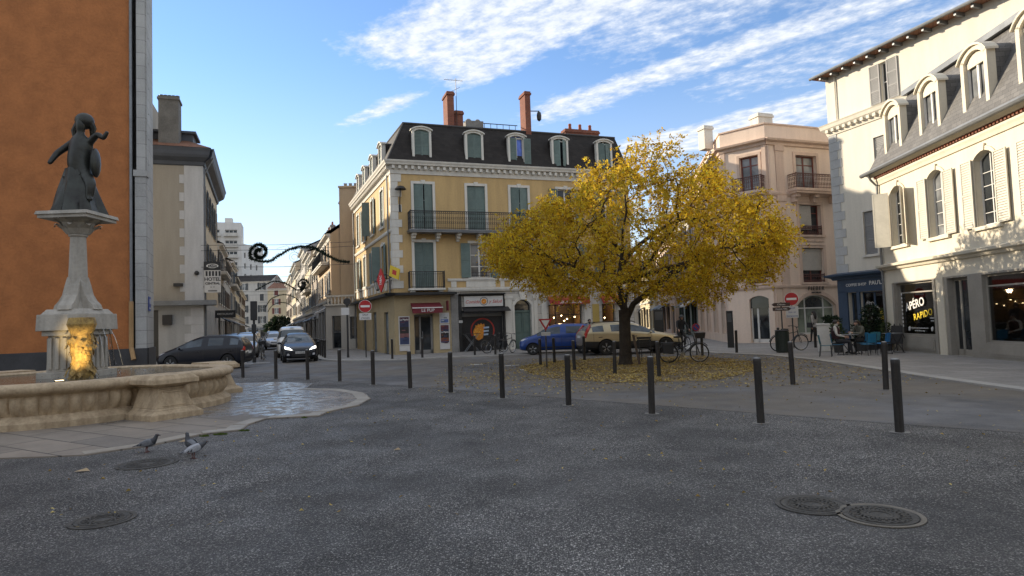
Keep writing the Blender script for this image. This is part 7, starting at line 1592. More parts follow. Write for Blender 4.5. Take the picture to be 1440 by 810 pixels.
# ------------------------------------------------------------------ bicycles
m_bike = pm('black_bike_paint', (.02, .02, .022), .4, .1, 4, 20, .05, coat=.3); m_chrome = pm('chromed_steel', (.5, .5, .5), .25, .05, 4, 20, 0, metal=1)
def bicycle(label, loc, rz, lean=0, basket=False, bags=False, step=False, group='bicycles parked round the square'):
    o = thing('bicycle', label, 'bicycle', loc, rz, group); o.rotation_euler[0] = lean; r = .34; hx = .53
    for x in (hx, -hx):
        w_ = MB(); w_.lathe([(r - .03, -.012), (r - .018, -.018), (r, -.01), (r, .01), (r - .018, .018), (r - .03, .012)], (x, 0, r), 32, 'y'); 
        w_ = MB(); w_.tube([(x + (r - .018) * math.cos(t_), 0, r + (r - .018) * math.sin(t_)) for t_ in [2 * PI * k / 30 for k in range(30)]], .019, 6, closed=True); wh = w_.build('wheel', m_tyre, o, smooth=True)
        s_ = MB(); s_.tube([(x + (r - .042) * math.cos(t_), 0, r + (r - .042) * math.sin(t_)) for t_ in [2 * PI * k / 30 for k in range(30)]], .009, 4, closed=True)
        for k in range(14): a_ = 2 * PI * k / 14; s_.tube([(x, .02 * (-1) ** k, r), (x + (r - .04) * math.cos(a_), 0, r + (r - .04) * math.sin(a_))], .0025, 3)
        s_.tube([(x, -.05, r), (x, .05, r)], .018, 6); s_.build('spokes', m_chrome, wh)
        g_ = MB(); g_.tube([(x + (r + .03) * math.cos(t_), 0, r + (r + .03) * math.sin(t_)) for t_ in [R(20 if x < 0 else 40) + R(150 if x < 0 else 110) * k / 12 for k in range(13)]], .016, 5); g_.build('mudguard', m_bike, o)
    bb = (-.05, 0, .29); st_ = (-.17, 0, .80); hd = (.36, 0, .86); hd2 = (.40, 0, .68); f = MB()
    f.tube([bb, st_], .017, 6); f.tube([bb, hd2], .021, 6); f.tube([(-.10, 0, .52) if step else (-.155, 0, .72), (.375, 0, .80) if not step else (.39, 0, .72)], .017, 6); f.tube([hd, hd2], .022, 6)
    for y_ in (-.055, .055): f.tube([(-hx, y_, r), bb], .01, 5); f.tube([(-hx, y_, r), (-.15, 0, .72)], .009, 5); f.tube([hd2, (hx - .05, y_, r + .18), (hx, y_, r)], .012, 5)
    f.tube([(-.12, .10, .27), (-.2, .22, .02)], .01, 5); f.build('frame', m_bike, o, smooth=True)
    h = MB(); h.tube([hd, (.33, 0, .98)], .014, 6); h.tube([(.20, -.29, 1.02), (.30, -.2, 1.03), (.34, 0, 1.0), (.30, .2, 1.03), (.20, .29, 1.02)], .013, 6)
    for y_ in (-.28, .28): h.tube([(.22, y_, 1.022), (.12, y_ * 1.03, 1.015)], .018, 6)
    h.build('handlebar', m_bike, o, smooth=True)
    s_ = MB(); s_.tube([st_, (-.19, 0, .90)], .014, 6); s_.add([(-.34, -.09, .93), (-.34, .09, .93), (-.2, .06, .95), (-.03, .02, .93), (-.03, -.02, .93), (-.2, -.06, .95), (-.34, -.08, .89), (-.34, .08, .89), (-.05, 0, .89)], [(0, 1, 2, 5), (5, 2, 3, 4), (0, 6, 7, 1), (1, 7, 8, 3, 2), (0, 5, 4, 8, 6), (6, 8, 7), (3, 8, 4)]); s_.build('saddle', m_trim, o)
    p_ = MB(); p_.lathe([(.085, -.05), (.085, -.044)], (bb[0], 0, bb[2]), 20, 'y'); p_.tube([(bb[0], -.08, bb[2]), (bb[0] + .12, -.09, bb[2] - .12)], .01, 5); p_.tube([(bb[0], .08, bb[2]), (bb[0] - .12, .09, bb[2] + .12)], .01, 5); p_.box(bb[0] + .08, bb[0] + .17, -.18, -.09, bb[2] - .14, bb[2] - .11); p_.box(bb[0] - .17, bb[0] - .08, .09, .18, bb[2] + .11, bb[2] + .14); p_.build('pedals', m_chrome, o)
    if basket:
        b_ = MB(); b_.box(.42, .70, -.17, .17, .86, 1.06, -.03); b_.build('basket', m_bike, o)
    if bags:
        b_ = MB(); b_.box(-.75, -.38, -.20, -.07, .36, .70); b_.box(-.75, -.38, .07, .20, .36, .70); b_.box(-.80, -.3, -.07, .07, .70, .73); b_.build('pannier', m_trim, o, bev=.02)
    return o
bicycle('black city bicycle parked right of the tree, front wheel turned to the right', (6.0, 22.75, .01), R(-6), R(4), basket=True, bags=True, step=True)
bicycle('dark bicycle by the green carriage door, seen nearly end on', (-.35, 33.0, .05), R(60), R(5), bags=True); bicycle('bicycle leaning beside the black roller shutter', (-1.0, 34.2, .05), R(35), R(-8))
bicycle('bicycle chained behind the litter bin', (11.55, 27.0, .04), R(8), R(5)); bicycle('dark bicycle under the traffic light', (-13.95, 35.6, .05), R(-62), R(6), basket=True); bicycle('second dark bicycle next to the traffic light', (-14.35, 36.6, .05), R(-66), R(-5))

# ------------------------------------------------------------------ bollards and signs
m_boll = pm('brown_black_bollard', (.030, .026, .023), .6, .3, 6, 30, .2, metal=.1, streak=True); vary(m_boll, .3); m_cap = pm('worn_grey_cap', (.28, .28, .275), .5, .2, 8, 40, .2, metal=.4)
bo = thing('bollard', 'nearest and largest bollard, far right of the front row', 'bollard', (5.11, 8.65, 0)); mb = MB(); mb.lathe([(.056, -.02), (.056, .90), (.057, .905), (.057, .955), (.050, .972)], (0, 0, 0), 20); mb.build('post', m_boll, bo, smooth=True); mb = MB(); mb.lathe([(.050, .972), (.044, .984), (.02, .988)], (0, 0, 0), 20); mb.build('cap', m_cap, bo, smooth=True); mb = MB(); mb.lathe([(.058, .006), (.11, .010), (.125, .007)], (0, 0, 0), 16, caps=False); mb.build('base_ring', pm('base_mortar', (.24, .23, .21), .9, .2, 6, 30, .3), bo)
bo['group'] = 'bollards along the front of the square'
front = [(3.68, 9.75, 'second bollard from the right in the front row'), (2.32, 11.06, 'third bollard from the right in the front row, in front of the leaf litter'), (1.02, 12.53, 'fourth bollard from the right in the front row, left of the tree'), (-.29, 14.08, 'fifth bollard from the right in the front row, in front of the green door'), (-1.57, 15.62, 'front row bollard before the black roller shutter'), (-2.78, 17.03, 'front row bollard below the left edge of the bar door'), (-4.07, 18.45, 'front row bollard just left of the bar, above the tip of the fountain paving'), (-5.47, 20.08, 'front row bollard right of the oncoming hatchback'), (-6.79, 21.09, 'front row bollard before the hatchback, right of its middle'), (-8.13, 21.88, 'front row bollard before the hatchback, at its left edge'), (-9.76, 23.09, 'leftmost bollard of the front row, at the tail of the people carrier')]
rb = random.Random(6)
def stand(x, y, z, l):
    d_ = dup(bo, (x, y, z), rb.uniform(0, 6), l); d_.rotation_euler[0] = rb.gauss(0, .010); d_.rotation_euler[1] = rb.gauss(0, .010); return d_
for x, y, l in front: stand(x, y, 0, l)
g2 = 'bollards round the tree and the right pavement'
rest = [(6.34, 14.73, 'bollard at the edge of the right pavement below the no-entry sign'), (7.6, 13.24, 'bollard just behind and left of the nearest one'), (9.4, 27.18, 'bollard on the pavement left of the door of the pink building'), (7.75, 26.5, 'bollard right of the parked bicycle'), (.98, 24.37, 'bollard at the left tip of the leaf-covered tree bed'), (1.56, 25.1, 'bollard before the front wheel of the blue car'), (1.95, 21.08, 'bollard before the blue car, middle of the left edge of the tree bed'), (2.83, 26.0, 'bollard between the blue car and the estate car'), (2.98, 19.2, 'bollard just left of the tree trunk'), (3.98, 17.79, 'bollard right of the tree trunk, in the fallen leaves'), (12.1, 29.4, 'bollard left of the litter bin at the pink facade'), (13.55, 28.9, 'bollard before the arched window of the pink building'), (14.4, 28.6, 'bollard behind the walking pedestrian'), (8.0, 30.6, 'bollard at the mouth of the side street'), (12.9, 22.2, 'bollard near the cafe chairs')]
for x, y, l in rest[:-1]: d_ = stand(x, y, .0, l); d_['group'] = g2
for k, (px, py, l) in enumerate(((-6.0, 31.6, 'bollard before the bar poster'), (-4.55, 31.8, 'bollard before the bar door'), (-2.0, 32.6, 'bollard at the left side of the roller shutter'), (-.95, 32.4, 'bollard at the right side of the roller shutter'))): d_ = dup(bo, (px, py, .05), 0, l); d_['group'] = 'bollards along the yellow building'
for k in range(6):
    p_ = Vector((-10.35, 34.6)) + DS * (1.0 + 1.5 * k); d_ = dup(bo, (p_.x + .25, p_.y, .05), 0, ('first', 'second', 'third', 'fourth', 'fifth', 'sixth')[k] + ' bollard along the right kerb of the street, counted from the square'); d_['group'] = 'bollards along the right kerb of the street'
m_sred = pm('sign_red', (.42, .012, .016), .4, .08, 5, 20, 0); m_pole = pm('grey_sign_pole', (.06, .058, .056), .5, .12, 3, 20, .1, metal=.3)
def sign_round(label, loc, rz, z, r, plate=None, hpole=None, bar=True, ring_c=None, name='traffic_sign', pr=.032):
    o = thing(name, label, 'traffic sign', loc, rz); mb = MB(); mb.lathe([(pr, -.02), (pr, (hpole or z + r * .9))], (0, .045, 0), 12); mb.build('pole', m_pole, o)
    mb = MB(); mb.lathe([(r, -.012), (r, .012)], (0, 0, z), 36, 'y'); d_ = mb.build('disc', m_txtw if not ring_c else ring_c, o)
    mb = MB(); mb.lathe([(0.001, -.015), (r * .95, -.015)], (0, 0, z), 36, 'y', caps=False)
    if ring_c is None: mb.build('red_field', m_sred, d_)
    if bar and ring_c is None: mb = MB(); mb.box(-r * .70, r * .70, -.019, -.016, z - r * .16, z + r * .16); mb.build('white_bar', m_txtw, d_)
    if plate:
        w_, h, rows = plate; zp = z - r - .03 - h / 2; mb = MB(); mb.box(-w_ / 2, w_ / 2, -.012, .012, zp - h / 2, zp + h / 2); p_ = mb.build('plate', m_bw, o)
        for i, t_ in enumerate(rows): text(t_, h / len(rows) * .72, p_, IDF, 0, -.014, zp + h / 2 - h * (i + .5) / len(rows), pm('sign_ink_blue', (.04, .09, .30), .6) if ring_c is None and len(rows) > 2 else m_iron)
    return o
sign_round('no-entry sign with white plate at the yellow corner by the street mouth', (-7.87, 34.15, .05), .28, 2.72, .34, (.62, .36, ('SAUF', 'CYCLES')))
sign_round('no-entry sign with a blue printed plate in front of the pink building', (12.56, 28.84, .035), -.30, 2.22, .30, (.52, .52, ('SAUF', 'bus et', 'livraisons')))
o = sign_round('small round blue and red no-parking sign behind the parked bicycle', (7.68, 27.0, .004), .05, 1.16, .16, (.20, .20, ('',)), ring_c=m_sred, hpole=1.25); mb = MB(); mb.lathe([(0.001, -.016), (.125, -.016)], (0, 0, 1.16), 24, 'y', caps=False); mb.build('blue_field', pm('sign_blue', (.02, .06, .30)), o); mb = MB(Fr(0, 0, 0)); mb.prism([(-.10, 1.23), (-.07, 1.26), (.10, 1.09), (.07, 1.06)], -.02, -.017); mb.build('red_stroke', m_sred, o)
o = thing('yield_sign', 'low give-way triangle with a small plate at the edge of the tree bed', 'traffic sign', (1.14, 22.7, .005), .08); mb = MB(); mb.lathe([(.028, -.02), (.028, 1.70)], (0, .04, 0), 10); mb.build('pole', m_pole, o)
def tri(s_, n0, n1, zc, nm, m_, par): mb = MB(); mb.prism([(-s_, zc + s_ * .58), (0, zc - s_ * 1.15), (s_, zc + s_ * .58)], n0, n1); return mb.build(nm, m_, par)
t_ = tri(.245, -.012, .012, 1.58, 'panel', m_sred, o); tri(.15, -.016, -.013, 1.585, 'white_field', m_txtw, t_); mb = MB(); mb.box(-.16, .16, -.012, .012, 1.13, 1.25); p_ = mb.build('plate', m_bw, o); text('Cédez le passage', .043, p_, IDF, 0, -.014, 1.19, m_iron)
o = thing('direction_sign', 'small dark finger signpost beside the no-entry sign of the pink building', 'sign', (11.9, 28.4, .035), -.28); mb = MB(); mb.lathe([(.03, -.02), (.03, 2.08)], (0, .05, 0), 10); mb.build('pole', m_pole, o)
for z, t_, sgn in ((1.98, 'Château', -1), (1.78, 'Centre Ville', 1)):
    mb = MB(); mb.prism([(-.36, z - .08), (.30, z - .08), (.40, z), (.30, z + .08), (-.36, z + .08)] if sgn > 0 else [(.36, z - .08), (-.30, z - .08), (-.40, z), (-.30, z + .08), (.36, z + .08)][::-1], -.02, .02); p_ = mb.build('panel', pm('brown_sign', (.055, .028, .02), .5), o); text(t_, .10, p_, IDF, 0, -.023, z, m_txtw)
# traffic light seen from behind, poles on the right pavement
o = thing('traffic_light', 'dark traffic light on a pole at the left mouth of the street', 'traffic light', (-13.15, 32.5, .05), .35); mb = MB(); mb.lathe([(.09, 0), (.09, .3), (.06, .35), (.055, 3.1)], (0, 0, 0), 14); mb.build('pole', m_iron, o); mb = MB(); mb.box(-.16, .16, -.16, .16, 2.15, 3.12); mb.box(-.11, .11, -.14, .14, 1.5, 1.95); h = mb.build('signal_head', m_trim, o, bev=.03); mb = MB()
for z in (2.95, 2.64, 2.33): mb.lathe([(.12, .16), (.12, .30), (.115, .30), (.115, .16)], (0, 0, z), 14, 'y', caps=False)
mb.build('visor', m_trim, h)
for k, (x, y, h, l) in enumerate(((-9.0, 34.8, 3.0, 'dark post with a small white sign in front of the stone annexe'),)):
    o = thing('sign_post', l, 'sign', (x, y, .05), .3); mb = MB(); mb.lathe([(.07, 0), (.05, .3), (.05, h)], (0, 0, 0), 12); mb.build('pole', m_iron, o); mb = MB(); mb.box(-.32, .1, -.08, -.055, 2.3, 2.7); mb.build('plate', m_bw, o); mb = MB(); mb.lathe([(.2, -.10), (.2, -.07)], (0, 0, h + .02), 20, 'y'); mb.build('disc', m_iron, o)
# wooden-topped rack and information stele beyond the tree
o = thing('bench', 'dark metal bench with a backrest behind the leaf-covered tree bed', 'bench', (5.0, 24.4, .01), .05); o.scale = (.66, .8, 1)
for x in (-.32, .32):
    mb = MB(); mb.tube([(x, -.2, 0), (x, -.2, .45)], .022, 6); mb.tube([(x, .2, 0), (x, .2, .42), (x, .28, .88)], .022, 6); mb.tube([(x, -.2, .44), (x, .2, .42)], .02, 6); mb.build('leg', m_iron, o)
mb = MB(); 
for k in range(5): mb.box(-.42, .42, -.22 + k * .09, -.15 + k * .09, .445, .475)
mb.build('seat', m_trim, o); mb = MB()
for k in range(4): mb.box(-.42, .42, .225 + k * .02, .25 + k * .02, .52 + k * .10, .60 + k * .10)
mb.build('backrest', m_trim, o)
def stele(label, loc, rz, h, w_): o = thing('information_stele', label, 'sign', loc, rz); mb = MB(); mb.box(-w_ / 2, w_ / 2, -.06, .06, 0, h); mb.build('panel', m_trim, o, bev=.02); mb = MB(); mb.box(-w_ / 2 + .05, w_ / 2 - .05, -.066, -.061, h - .55, h - .12); mb.build('print', m_gcar, o); return o
stele('tall dark stele left of the door of the pink building', (10.6, 31.4, .035), -.5, 1.8, .30); stele('slim dark panel among the shopfronts behind the estate car', (7.6, 33.5, .05), .1, 2.0, .5)
# litter bin
o = thing('litter_bin', 'dark green slatted litter bin on the right pavement', 'litter bin', (10.9, 26.1, .035), -.2); mb = MB(); mb.lathe([(.24, .03), (.25, .05), (.25, .86), (.23, .88)], (0, 0, 0), 24)
for k in range(20): mb.T = Fr(0, 0, 2 * PI * k / 20); mb.box(.246, .266, -.022, .022, .06, .84)
mb.build('body', pm('dark_green_metal', (.022, .032, .026), .55, .1, 3, 20, .1), o); mb = MB(); mb.lathe([(.265, .86), (.275, .90), (.22, .92), (.19, .90)], (0, 0, 0), 24, caps=False); mb.build('rim', m_trim, o); mb = MB(); mb.box(-.2, .2, -.2, .2, -.01, .04); mb.build('base', m_iron, o)
# ------------------------------------------------------------------ people
m_skin = pm('skin', (.42, .25, .18), .6, .08, 6, 40, .05); m_hairb = pm('dark_hair', (.025, .018, .014), .55, .2, 8, 60, .2)
def person(label, loc, rz, J, mats, hair='short', scale=1.0, group=None, hair_m=None, bag=False, hem=None):
    """J: joints of the pose, facing -y; one skinned surface, coloured by the nearest bone"""
    o = thing('person', label, 'person', loc, rz, group); o.scale = (scale,) * 3
    B = dict(pelvis=(0, 0, .95), waist=(0, .01, 1.08), chest=(0, .02, 1.32), neck=(0, .01, 1.475), head=(0, -.01, 1.58), crown=(0, -.005, 1.655), nose=(0, -.118, 1.585),
             shL=(.175, .02, 1.42), elL=(.225, .05, 1.14), wrL=(.235, -.03, .90), shR=(-.175, .02, 1.42), elR=(-.225, .05, 1.14), wrR=(-.235, -.03, .90),
             hiL=(.095, 0, .90), knL=(.105, -.02, .50), anL=(.11, .03, .09), toL=(.12, -.14, .04), hiR=(-.095, 0, .90), knR=(-.105, -.02, .50), anR=(-.11, .03, .09), toR=(-.12, -.14, .04))
    B.update(J); rad = dict(pelvis=(.155, .115), waist=(.135, .10), chest=(.165, .115), neck=.052, head=(.078, .098), crown=(.070, .080), nose=.014, sh=.068, el=.046, wr=.029, hi=.095, kn=.058, an=.040, to=.034)
    E = [('pelvis', 'waist', 0), ('waist', 'chest', 0), ('chest', 'neck', 0), ('neck', 'head', 2), ('head', 'crown', 2), ('head', 'nose', 2)]
    for s_ in 'LR': E += [('chest', 'sh' + s_, 0), ('sh' + s_, 'el' + s_, 0), ('el' + s_, 'wr' + s_, 0), ('pelvis', 'hi' + s_, 1), ('hi' + s_, 'kn' + s_, 1), ('kn' + s_, 'an' + s_, 1), ('an' + s_, 'to' + s_, 3)]
    names = list(B); P = [Vector(B[n]) for n in names]; ix = {n: i for i, n in enumerate(names)}; rr = [rad[n] if n in rad else rad[n[:2]] for n in names]; ed = [(ix[a], ix[b_]) for a, b_, m_ in E]; em = [m_ for a, b_, m_ in E]
    for s_, sg in (('L', 1), ('R', -1)):                       # palm, four fingers of different length, thumb from the side of the palm
        w_, e = Vector(B['wr' + s_]), Vector(B['el' + s_]); d_ = (w_ - e).normalized(); sd = d_.cross(Vector((1, .2, .1))).normalized(); up = d_.cross(sd); pal = w_ + d_ * .075
        k0 = len(P); P.append(pal); rr.append((.036, .020)); ed.append((ix['wr' + s_], k0)); em.append(2)
        for f, (q, L) in enumerate(((-.03, .062), (-.01, .075), (.011, .07), (.03, .055))):
            a = len(P); P.append(pal + d_ * .03 + sd * q); rr.append(.010); ed.append((k0, a)); em.append(2); P.append(pal + d_ * (.03 + L * .6) + sd * q * 1.1 + up * .008); rr.append(.009); ed.append((a, a + 1)); em.append(2); P.append(pal + d_ * (.03 + L) + sd * q * 1.1 + up * .028); rr.append(.008); ed.append((a + 1, a + 2)); em.append(2)
        a = len(P); P.append(w_ + d_ * .05 - sd * .045 + up * .01); rr.append(.011); ed.append((k0, a)); em.append(2); P.append(w_ + d_ * .085 - sd * .06 + up * .025); rr.append(.009); ed.append((a, a + 1)); em.append(2)
    b = skin_mesh('body', P, ed, rr, 1, 0, mats[0], o)
    me = b.data; me.materials.clear()
    for m_ in mats: me.materials.append(m_)
    idx = []
    for p_ in me.polygons:
        c = p_.center; best = (9, 0)
        for (a, b_), m_ in zip(ed, em):
            A, Bq = P[a], P[b_]; ab = Bq - A; t_ = max(0, min(1, (c - A).dot(ab) / max(1e-9, ab.length_squared))); r_ = rr[a] if not isinstance(rr[a], tuple) else rr[a][0]; dd = (c - A - ab * t_).length - r_ * .55
            if dd < best[0]: best = (dd, m_)
        idx.append(best[1])
    me.polygons.foreach_set('material_index', idx)
    H = Vector(B['head']); nz = (Vector(B['nose']) - H); nz.z = 0; nz.normalize(); sd = Vector((-nz.y, nz.x, 0))
    hm = hair_m or m_hairb; mb = MB(); hp = H + Vector((0, 0, .03)) - nz * .018
    k = 12; pts = []
    for i in range(k + 1):
        for j in range(16):
            th = PI * .62 * i / k; ph = 2 * PI * j / 16; front = math.cos(ph); lim = th if front < .3 else th * (.62 if hair != 'helmet' else .8)
            v_ = nz * math.sin(lim) * math.cos(ph) * .112 + sd * math.sin(lim) * math.sin(ph) * .096 + Vector((0, 0, math.cos(lim) * .105)); pts.append(tuple(hp + v_ * (1.0 if hair != 'helmet' else 1.22)))
    mb.add(pts, [(i * 16 + j, i * 16 + (j + 1) % 16, (i + 1) * 16 + (j + 1) % 16, (i + 1) * 16 + j) for i in range(k) for j in range(16)])
    if hair == 'long': mb.tube([tuple(hp - nz * .05 + Vector((0, 0, .04))), tuple(hp - nz * .085 - Vector((0, 0, .08))), tuple(hp - nz * .11 - Vector((0, 0, .22))), tuple(hp - nz * .11 - Vector((0, 0, .36)))], [.07, .088, .08, .03], 10)
    mb.build('hair' if hair != 'helmet' else 'helmet', hm, o, smooth=True)
    if hair != 'helmet':
        for sg in (-1, 1): e = MB(); q = H + nz * .088 + sd * .034 * sg + Vector((0, 0, .022)); e.ball(tuple(q), .010, 8, 5); e.build('eye', m_trim, o)
        e = MB(); q = H + nz * .092 - Vector((0, 0, .045)); e.ball(tuple(q), (.020, .012, .006), 8, 4); e.build('mouth', pm('lips', (.30, .10, .09), .5), o)
    if hem:
        z0, r0, z1, r1, hm_ = hem; mb = MB(); c0 = Vector(B['pelvis']); mb.lathe([(r0, z0), ((r0 + r1) / 2 * .98, (z0 + z1) / 2), (r1, z1)], (c0.x, c0.y, 0), 16, caps=False); q = mb.build('jacket_skirt', hm_, o, smooth=True); q.scale = (1, .78, 1); q.location = (0, c0.y * .22, 0)
    return o
def cloth(n, c): return pm(n, c, .9, .15, 5, 40, .2)
sit = dict(pelvis=(0, .0, .53), waist=(0, .03, .66), chest=(0, .05, .90), neck=(0, .035, 1.055), head=(0, .0, 1.16), crown=(0, .01, 1.235), nose=(0, -.11, 1.165), shL=(.18, .05, 1.0), elL=(.24, .0, .74), wrL=(.16, -.22, .70), shR=(-.18, .05, 1.0), elR=(-.24, .0, .74), wrR=(-.14, -.22, .68), hiL=(.09, -.02, .51), knL=(.12, -.42, .50), anL=(.11, -.36, .09), toL=(.12, -.52, .04), hiR=(-.09, -.02, .51), knR=(-.13, -.42, .50), anR=(-.14, -.46, .09), toR=(-.15, -.62, .04))
walk = dict(knL=(.10, -.10, .50), anL=(.10, -.16, .09), toL=(.11, -.33, .06), knR=(-.10, .02, .49), anR=(-.10, .26, .13), toR=(-.10, .13, .03), elL=(.23, .13, 1.15), wrL=(.23, .10, .90), elR=(-.23, -.02, 1.13), wrR=(-.22, -.20, .96))
wk = person('long-haired pedestrian in a pale jacket walking before the arched window', (15.55, 33.2, .035), R(200), walk, [cloth('pale_jacket', (.46, .42, .37)), cloth('dark_trousers', (.03, .027, .027)), m_skin, cloth('dark_shoes', (.02, .02, .02))], 'long', .97, hem=(.98, .17, .80, .20, cloth('pale_jacket', (.46, .42, .37))))
o = thing('shoulder_bag', 'dark bag hanging at the side of the walking pedestrian', 'bag', (15.30, 33.12, .035), R(200)); mb = MB(); mb.box(-.06, .06, -.16, .16, .80, 1.06, .01); mb.build('bag_body', m_trim, o, bev=.02); mb = MB(); mb.tube([(0, -.13, 1.05), (-.02, -.06, 1.38), (-.02, .06, 1.38), (0, .13, 1.05)], .012, 5); mb.build('strap', m_trim, o)
person('seated man in a dark waistcoat over a white shirt, facing the cafe table', (11.80, 23.45, .035), R(62), dict(sit, nose=(.03, -.11, 1.165)), [cloth('white_shirt', (.55, .53, .50)), cloth('charcoal_trousers', (.03, .03, .035)), m_skin, cloth('dark_shoes', (.02, .02, .02))], 'short')
wc = bpy.data.objects  # waistcoat on the seated man
mb = MB(); mb.lathe([(.175, .60), (.178, .75), (.195, .88), (.18, .98), (.12, 1.03)], (0, .045, 0), 16, caps=False); mb.add([], []); v_ = mb.build('waistcoat', cloth('dark_waistcoat', (.045, .02, .024)), [q for q in bpy.data.objects if q.get('label', '').startswith('seated man')][0], smooth=True); v_.scale = (1, .78, 1); v_.location = (0, .012, 0)
lean = dict(sit, chest=(0, -.06, .88), waist=(0, .0, .66), neck=(0, -.12, 1.02), head=(0, -.18, 1.115), crown=(0, -.18, 1.19), nose=(0, -.29, 1.10), shL=(.18, -.07, .97), elL=(.22, -.22, .74), wrL=(.08, -.42, .78), shR=(-.18, -.07, .97), elR=(-.22, -.22, .74), wrR=(-.06, -.42, .78))
person('seated woman in a grey green jacket leaning over the cafe table', (12.88, 23.85, .035), R(-72), lean, [cloth('olive_jacket', (.13, .13, .105)), cloth('black_trousers', (.02, .02, .022)), m_skin, cloth('dark_shoes', (.02, .02, .02))], 'long')
person('person in dark clothes standing behind the estate car', (3.95, 33.2, .05), R(20), {}, [cloth('black_coat', (.022, .022, .025)), cloth('dark_jeans', (.03, .035, .05)), m_skin, cloth('dark_shoes', (.02, .02, .02))], 'short', .95)
ride = dict(pelvis=(0, .18, .98), waist=(0, .16, 1.10), chest=(0, .05, 1.32), neck=(0, -.02, 1.46), head=(0, -.07, 1.56), crown=(0, -.06, 1.635), nose=(0, -.18, 1.555), shL=(.18, .04, 1.40), elL=(.27, -.10, 1.17), wrL=(.27, -.24, 1.04), shR=(-.18, .04, 1.40), elR=(-.27, -.10, 1.17), wrR=(-.27, -.24, 1.04), hiL=(.09, .15, .92), knL=(.13, -.14, .66), anL=(.13, -.02, .26), toL=(.13, -.16, .20), hiR=(-.09, .15, .92), knR=(-.13, -.06, .56), anR=(-.13, .10, .16), toR=(-.13, -.05, .10))
person('cyclist in black riding towards the square beyond the estate car', (7.95, 30.4, .004), R(12), ride, [cloth('black_coat', (.022, .022, .025)), cloth('black_trousers', (.02, .02, .022)), m_skin, cloth('dark_shoes', (.02, .02, .02))], 'helmet', 1.0, hair_m=m_trim)
bicycle('bicycle ridden by the cyclist in black', (7.95, 30.4, .004), R(12 - 90), 0)
# ------------------------------------------------------------------ cafe terrace
m_cblu = pm('blue_metal_chair', (.015, .16, .30), .45, .08, 4, 30, .05); m_cteal = pm('teal_metal_chair', (.02, .13, .16), .45, .08, 4, 30, .05); m_cbri = pm('bright_blue_chair', (.02, .20, .52), .45, .08, 4, 30, .05)
def chair(label, x, y, rz, m_):
    o = thing('cafe_chair', label, 'chair', (x, y, .035), rz, 'metal chairs on the cafe terrace'); o.scale = (.9, .9, .9)
    for sx in (-1, 1):
        mb = MB(); mb.tube([(sx * .20, -.20, 0), (sx * .19, -.18, .44)], .012, 6); mb.build('leg', m_iron, o); mb = MB(); mb.tube([(sx * .20, .24, 0), (sx * .19, .18, .44), (sx * .19, .25, .84)], .012, 6); mb.build('leg', m_iron, o)
    mb = MB(); mb.add([(-.21, -.21, .455), (.21, -.21, .455), (.20, .0, .435), (.20, .20, .445), (-.20, .20, .445), (-.20, .0, .435), (-.21, -.21, .44), (.21, -.21, .44), (.20, .0, .42), (.20, .20, .43), (-.20, .20, .43), (-.20, .0, .42)], [(0, 1, 2, 5), (5, 2, 3, 4), (6, 11, 8, 7), (11, 10, 9, 8), (0, 6, 7, 1), (1, 7, 8, 2), (2, 8, 9, 3), (3, 9, 10, 4), (4, 10, 11, 5), (5, 11, 6, 0)]); mb.build('seat', m_, o)
    mb = MB(); n = 7; P_ = []
    for i in range(n):
        a_ = -1 + 2 * i / (n - 1); yb = .235 - .035 * a_ * a_
        P_ += [(a_ * .21, yb - .02, .50), (a_ * .21, yb + .03, .86 - .02 * a_ * a_), (a_ * .21, yb - .006, .50), (a_ * .21, yb + .044, .86 - .02 * a_ * a_)]
    fs = []
    for i in range(n - 1): q = i * 4; fs += [(q, q + 4, q + 5, q + 1), (q + 2, q + 3, q + 7, q + 6), (q + 1, q + 5, q + 7, q + 3), (q, q + 2, q + 6, q + 4)]
    fs += [(0, 1, 3, 2), ((n - 1) * 4, (n - 1) * 4 + 2, (n - 1) * 4 + 3, (n - 1) * 4 + 1)]; mb.add(P_, fs); mb.build('backrest', m_, o); return o
chair('empty teal chair at the left end of the terrace', 11.15, 23.0, R(60), m_cteal); chair('blue chair under the seated man', 11.80, 23.45, R(62), m_cblu); chair('blue chair under the seated woman', 12.88, 23.85, R(-72), m_cblu); chair('blue chair with its back to the square, in front of the seated woman', 12.60, 22.85, R(185), m_cblu); chair('bright blue chair at the right end of the terrace', 13.25, 23.1, R(215), m_cbri); chair('dark teal chair behind the round table', 13.45, 24.1, R(-60), m_cteal)
def table(label, x, y, r):
    o = thing('cafe_table', label, 'table', (x, y, .035), .4, 'round tables on the cafe terrace'); mb = MB(); mb.lathe([(r, .715), (r, .735), (.01, .737)], (0, 0, 0), 28); mb.build('tabletop', m_zinc, o)
    for k in range(2):
        mb = MB(); c = .34 * (1 if k else -1)
        for y_ in (-.22, .22): mb.tube([(-c, y_ * .9, 0), (c, y_ * .8, .71)], .013, 6)
        mb.tube([(-c, -.2, .02), (-c, .2, .02)], .012, 6); mb.build('leg', m_iron, o)
    return o
table('round table between the seated man and woman', 12.28, 23.62, .36); table('round table behind, by the plants', 13.85, 23.5, .34)
o = thing('cup', 'white coffee cup on the round table between the seated pair', 'cup', (12.36, 23.60, .772)); mb = MB(); mb.lathe([(.02, 0), (.034, .01), (.042, .06), (.038, .06), (.03, .012)], (0, 0, 0), 14); mb.build('cup_body', m_txtw, o)
m_dleaf = ramp_mat('dark_shrub_leaf', [(0, (.008, .016, .010)), (.5, (.018, .035, .018)), (1, (.045, .07, .03))], .5, .25); m_gleaf = ramp_mat('green_shrub_leaf', [(0, (.02, .04, .012)), (.5, (.045, .075, .02)), (1, (.10, .13, .04))], .5, .3); m_potb = pm('grey_planter', (.07, .07, .07), .8, .15, 2, 20, .2)
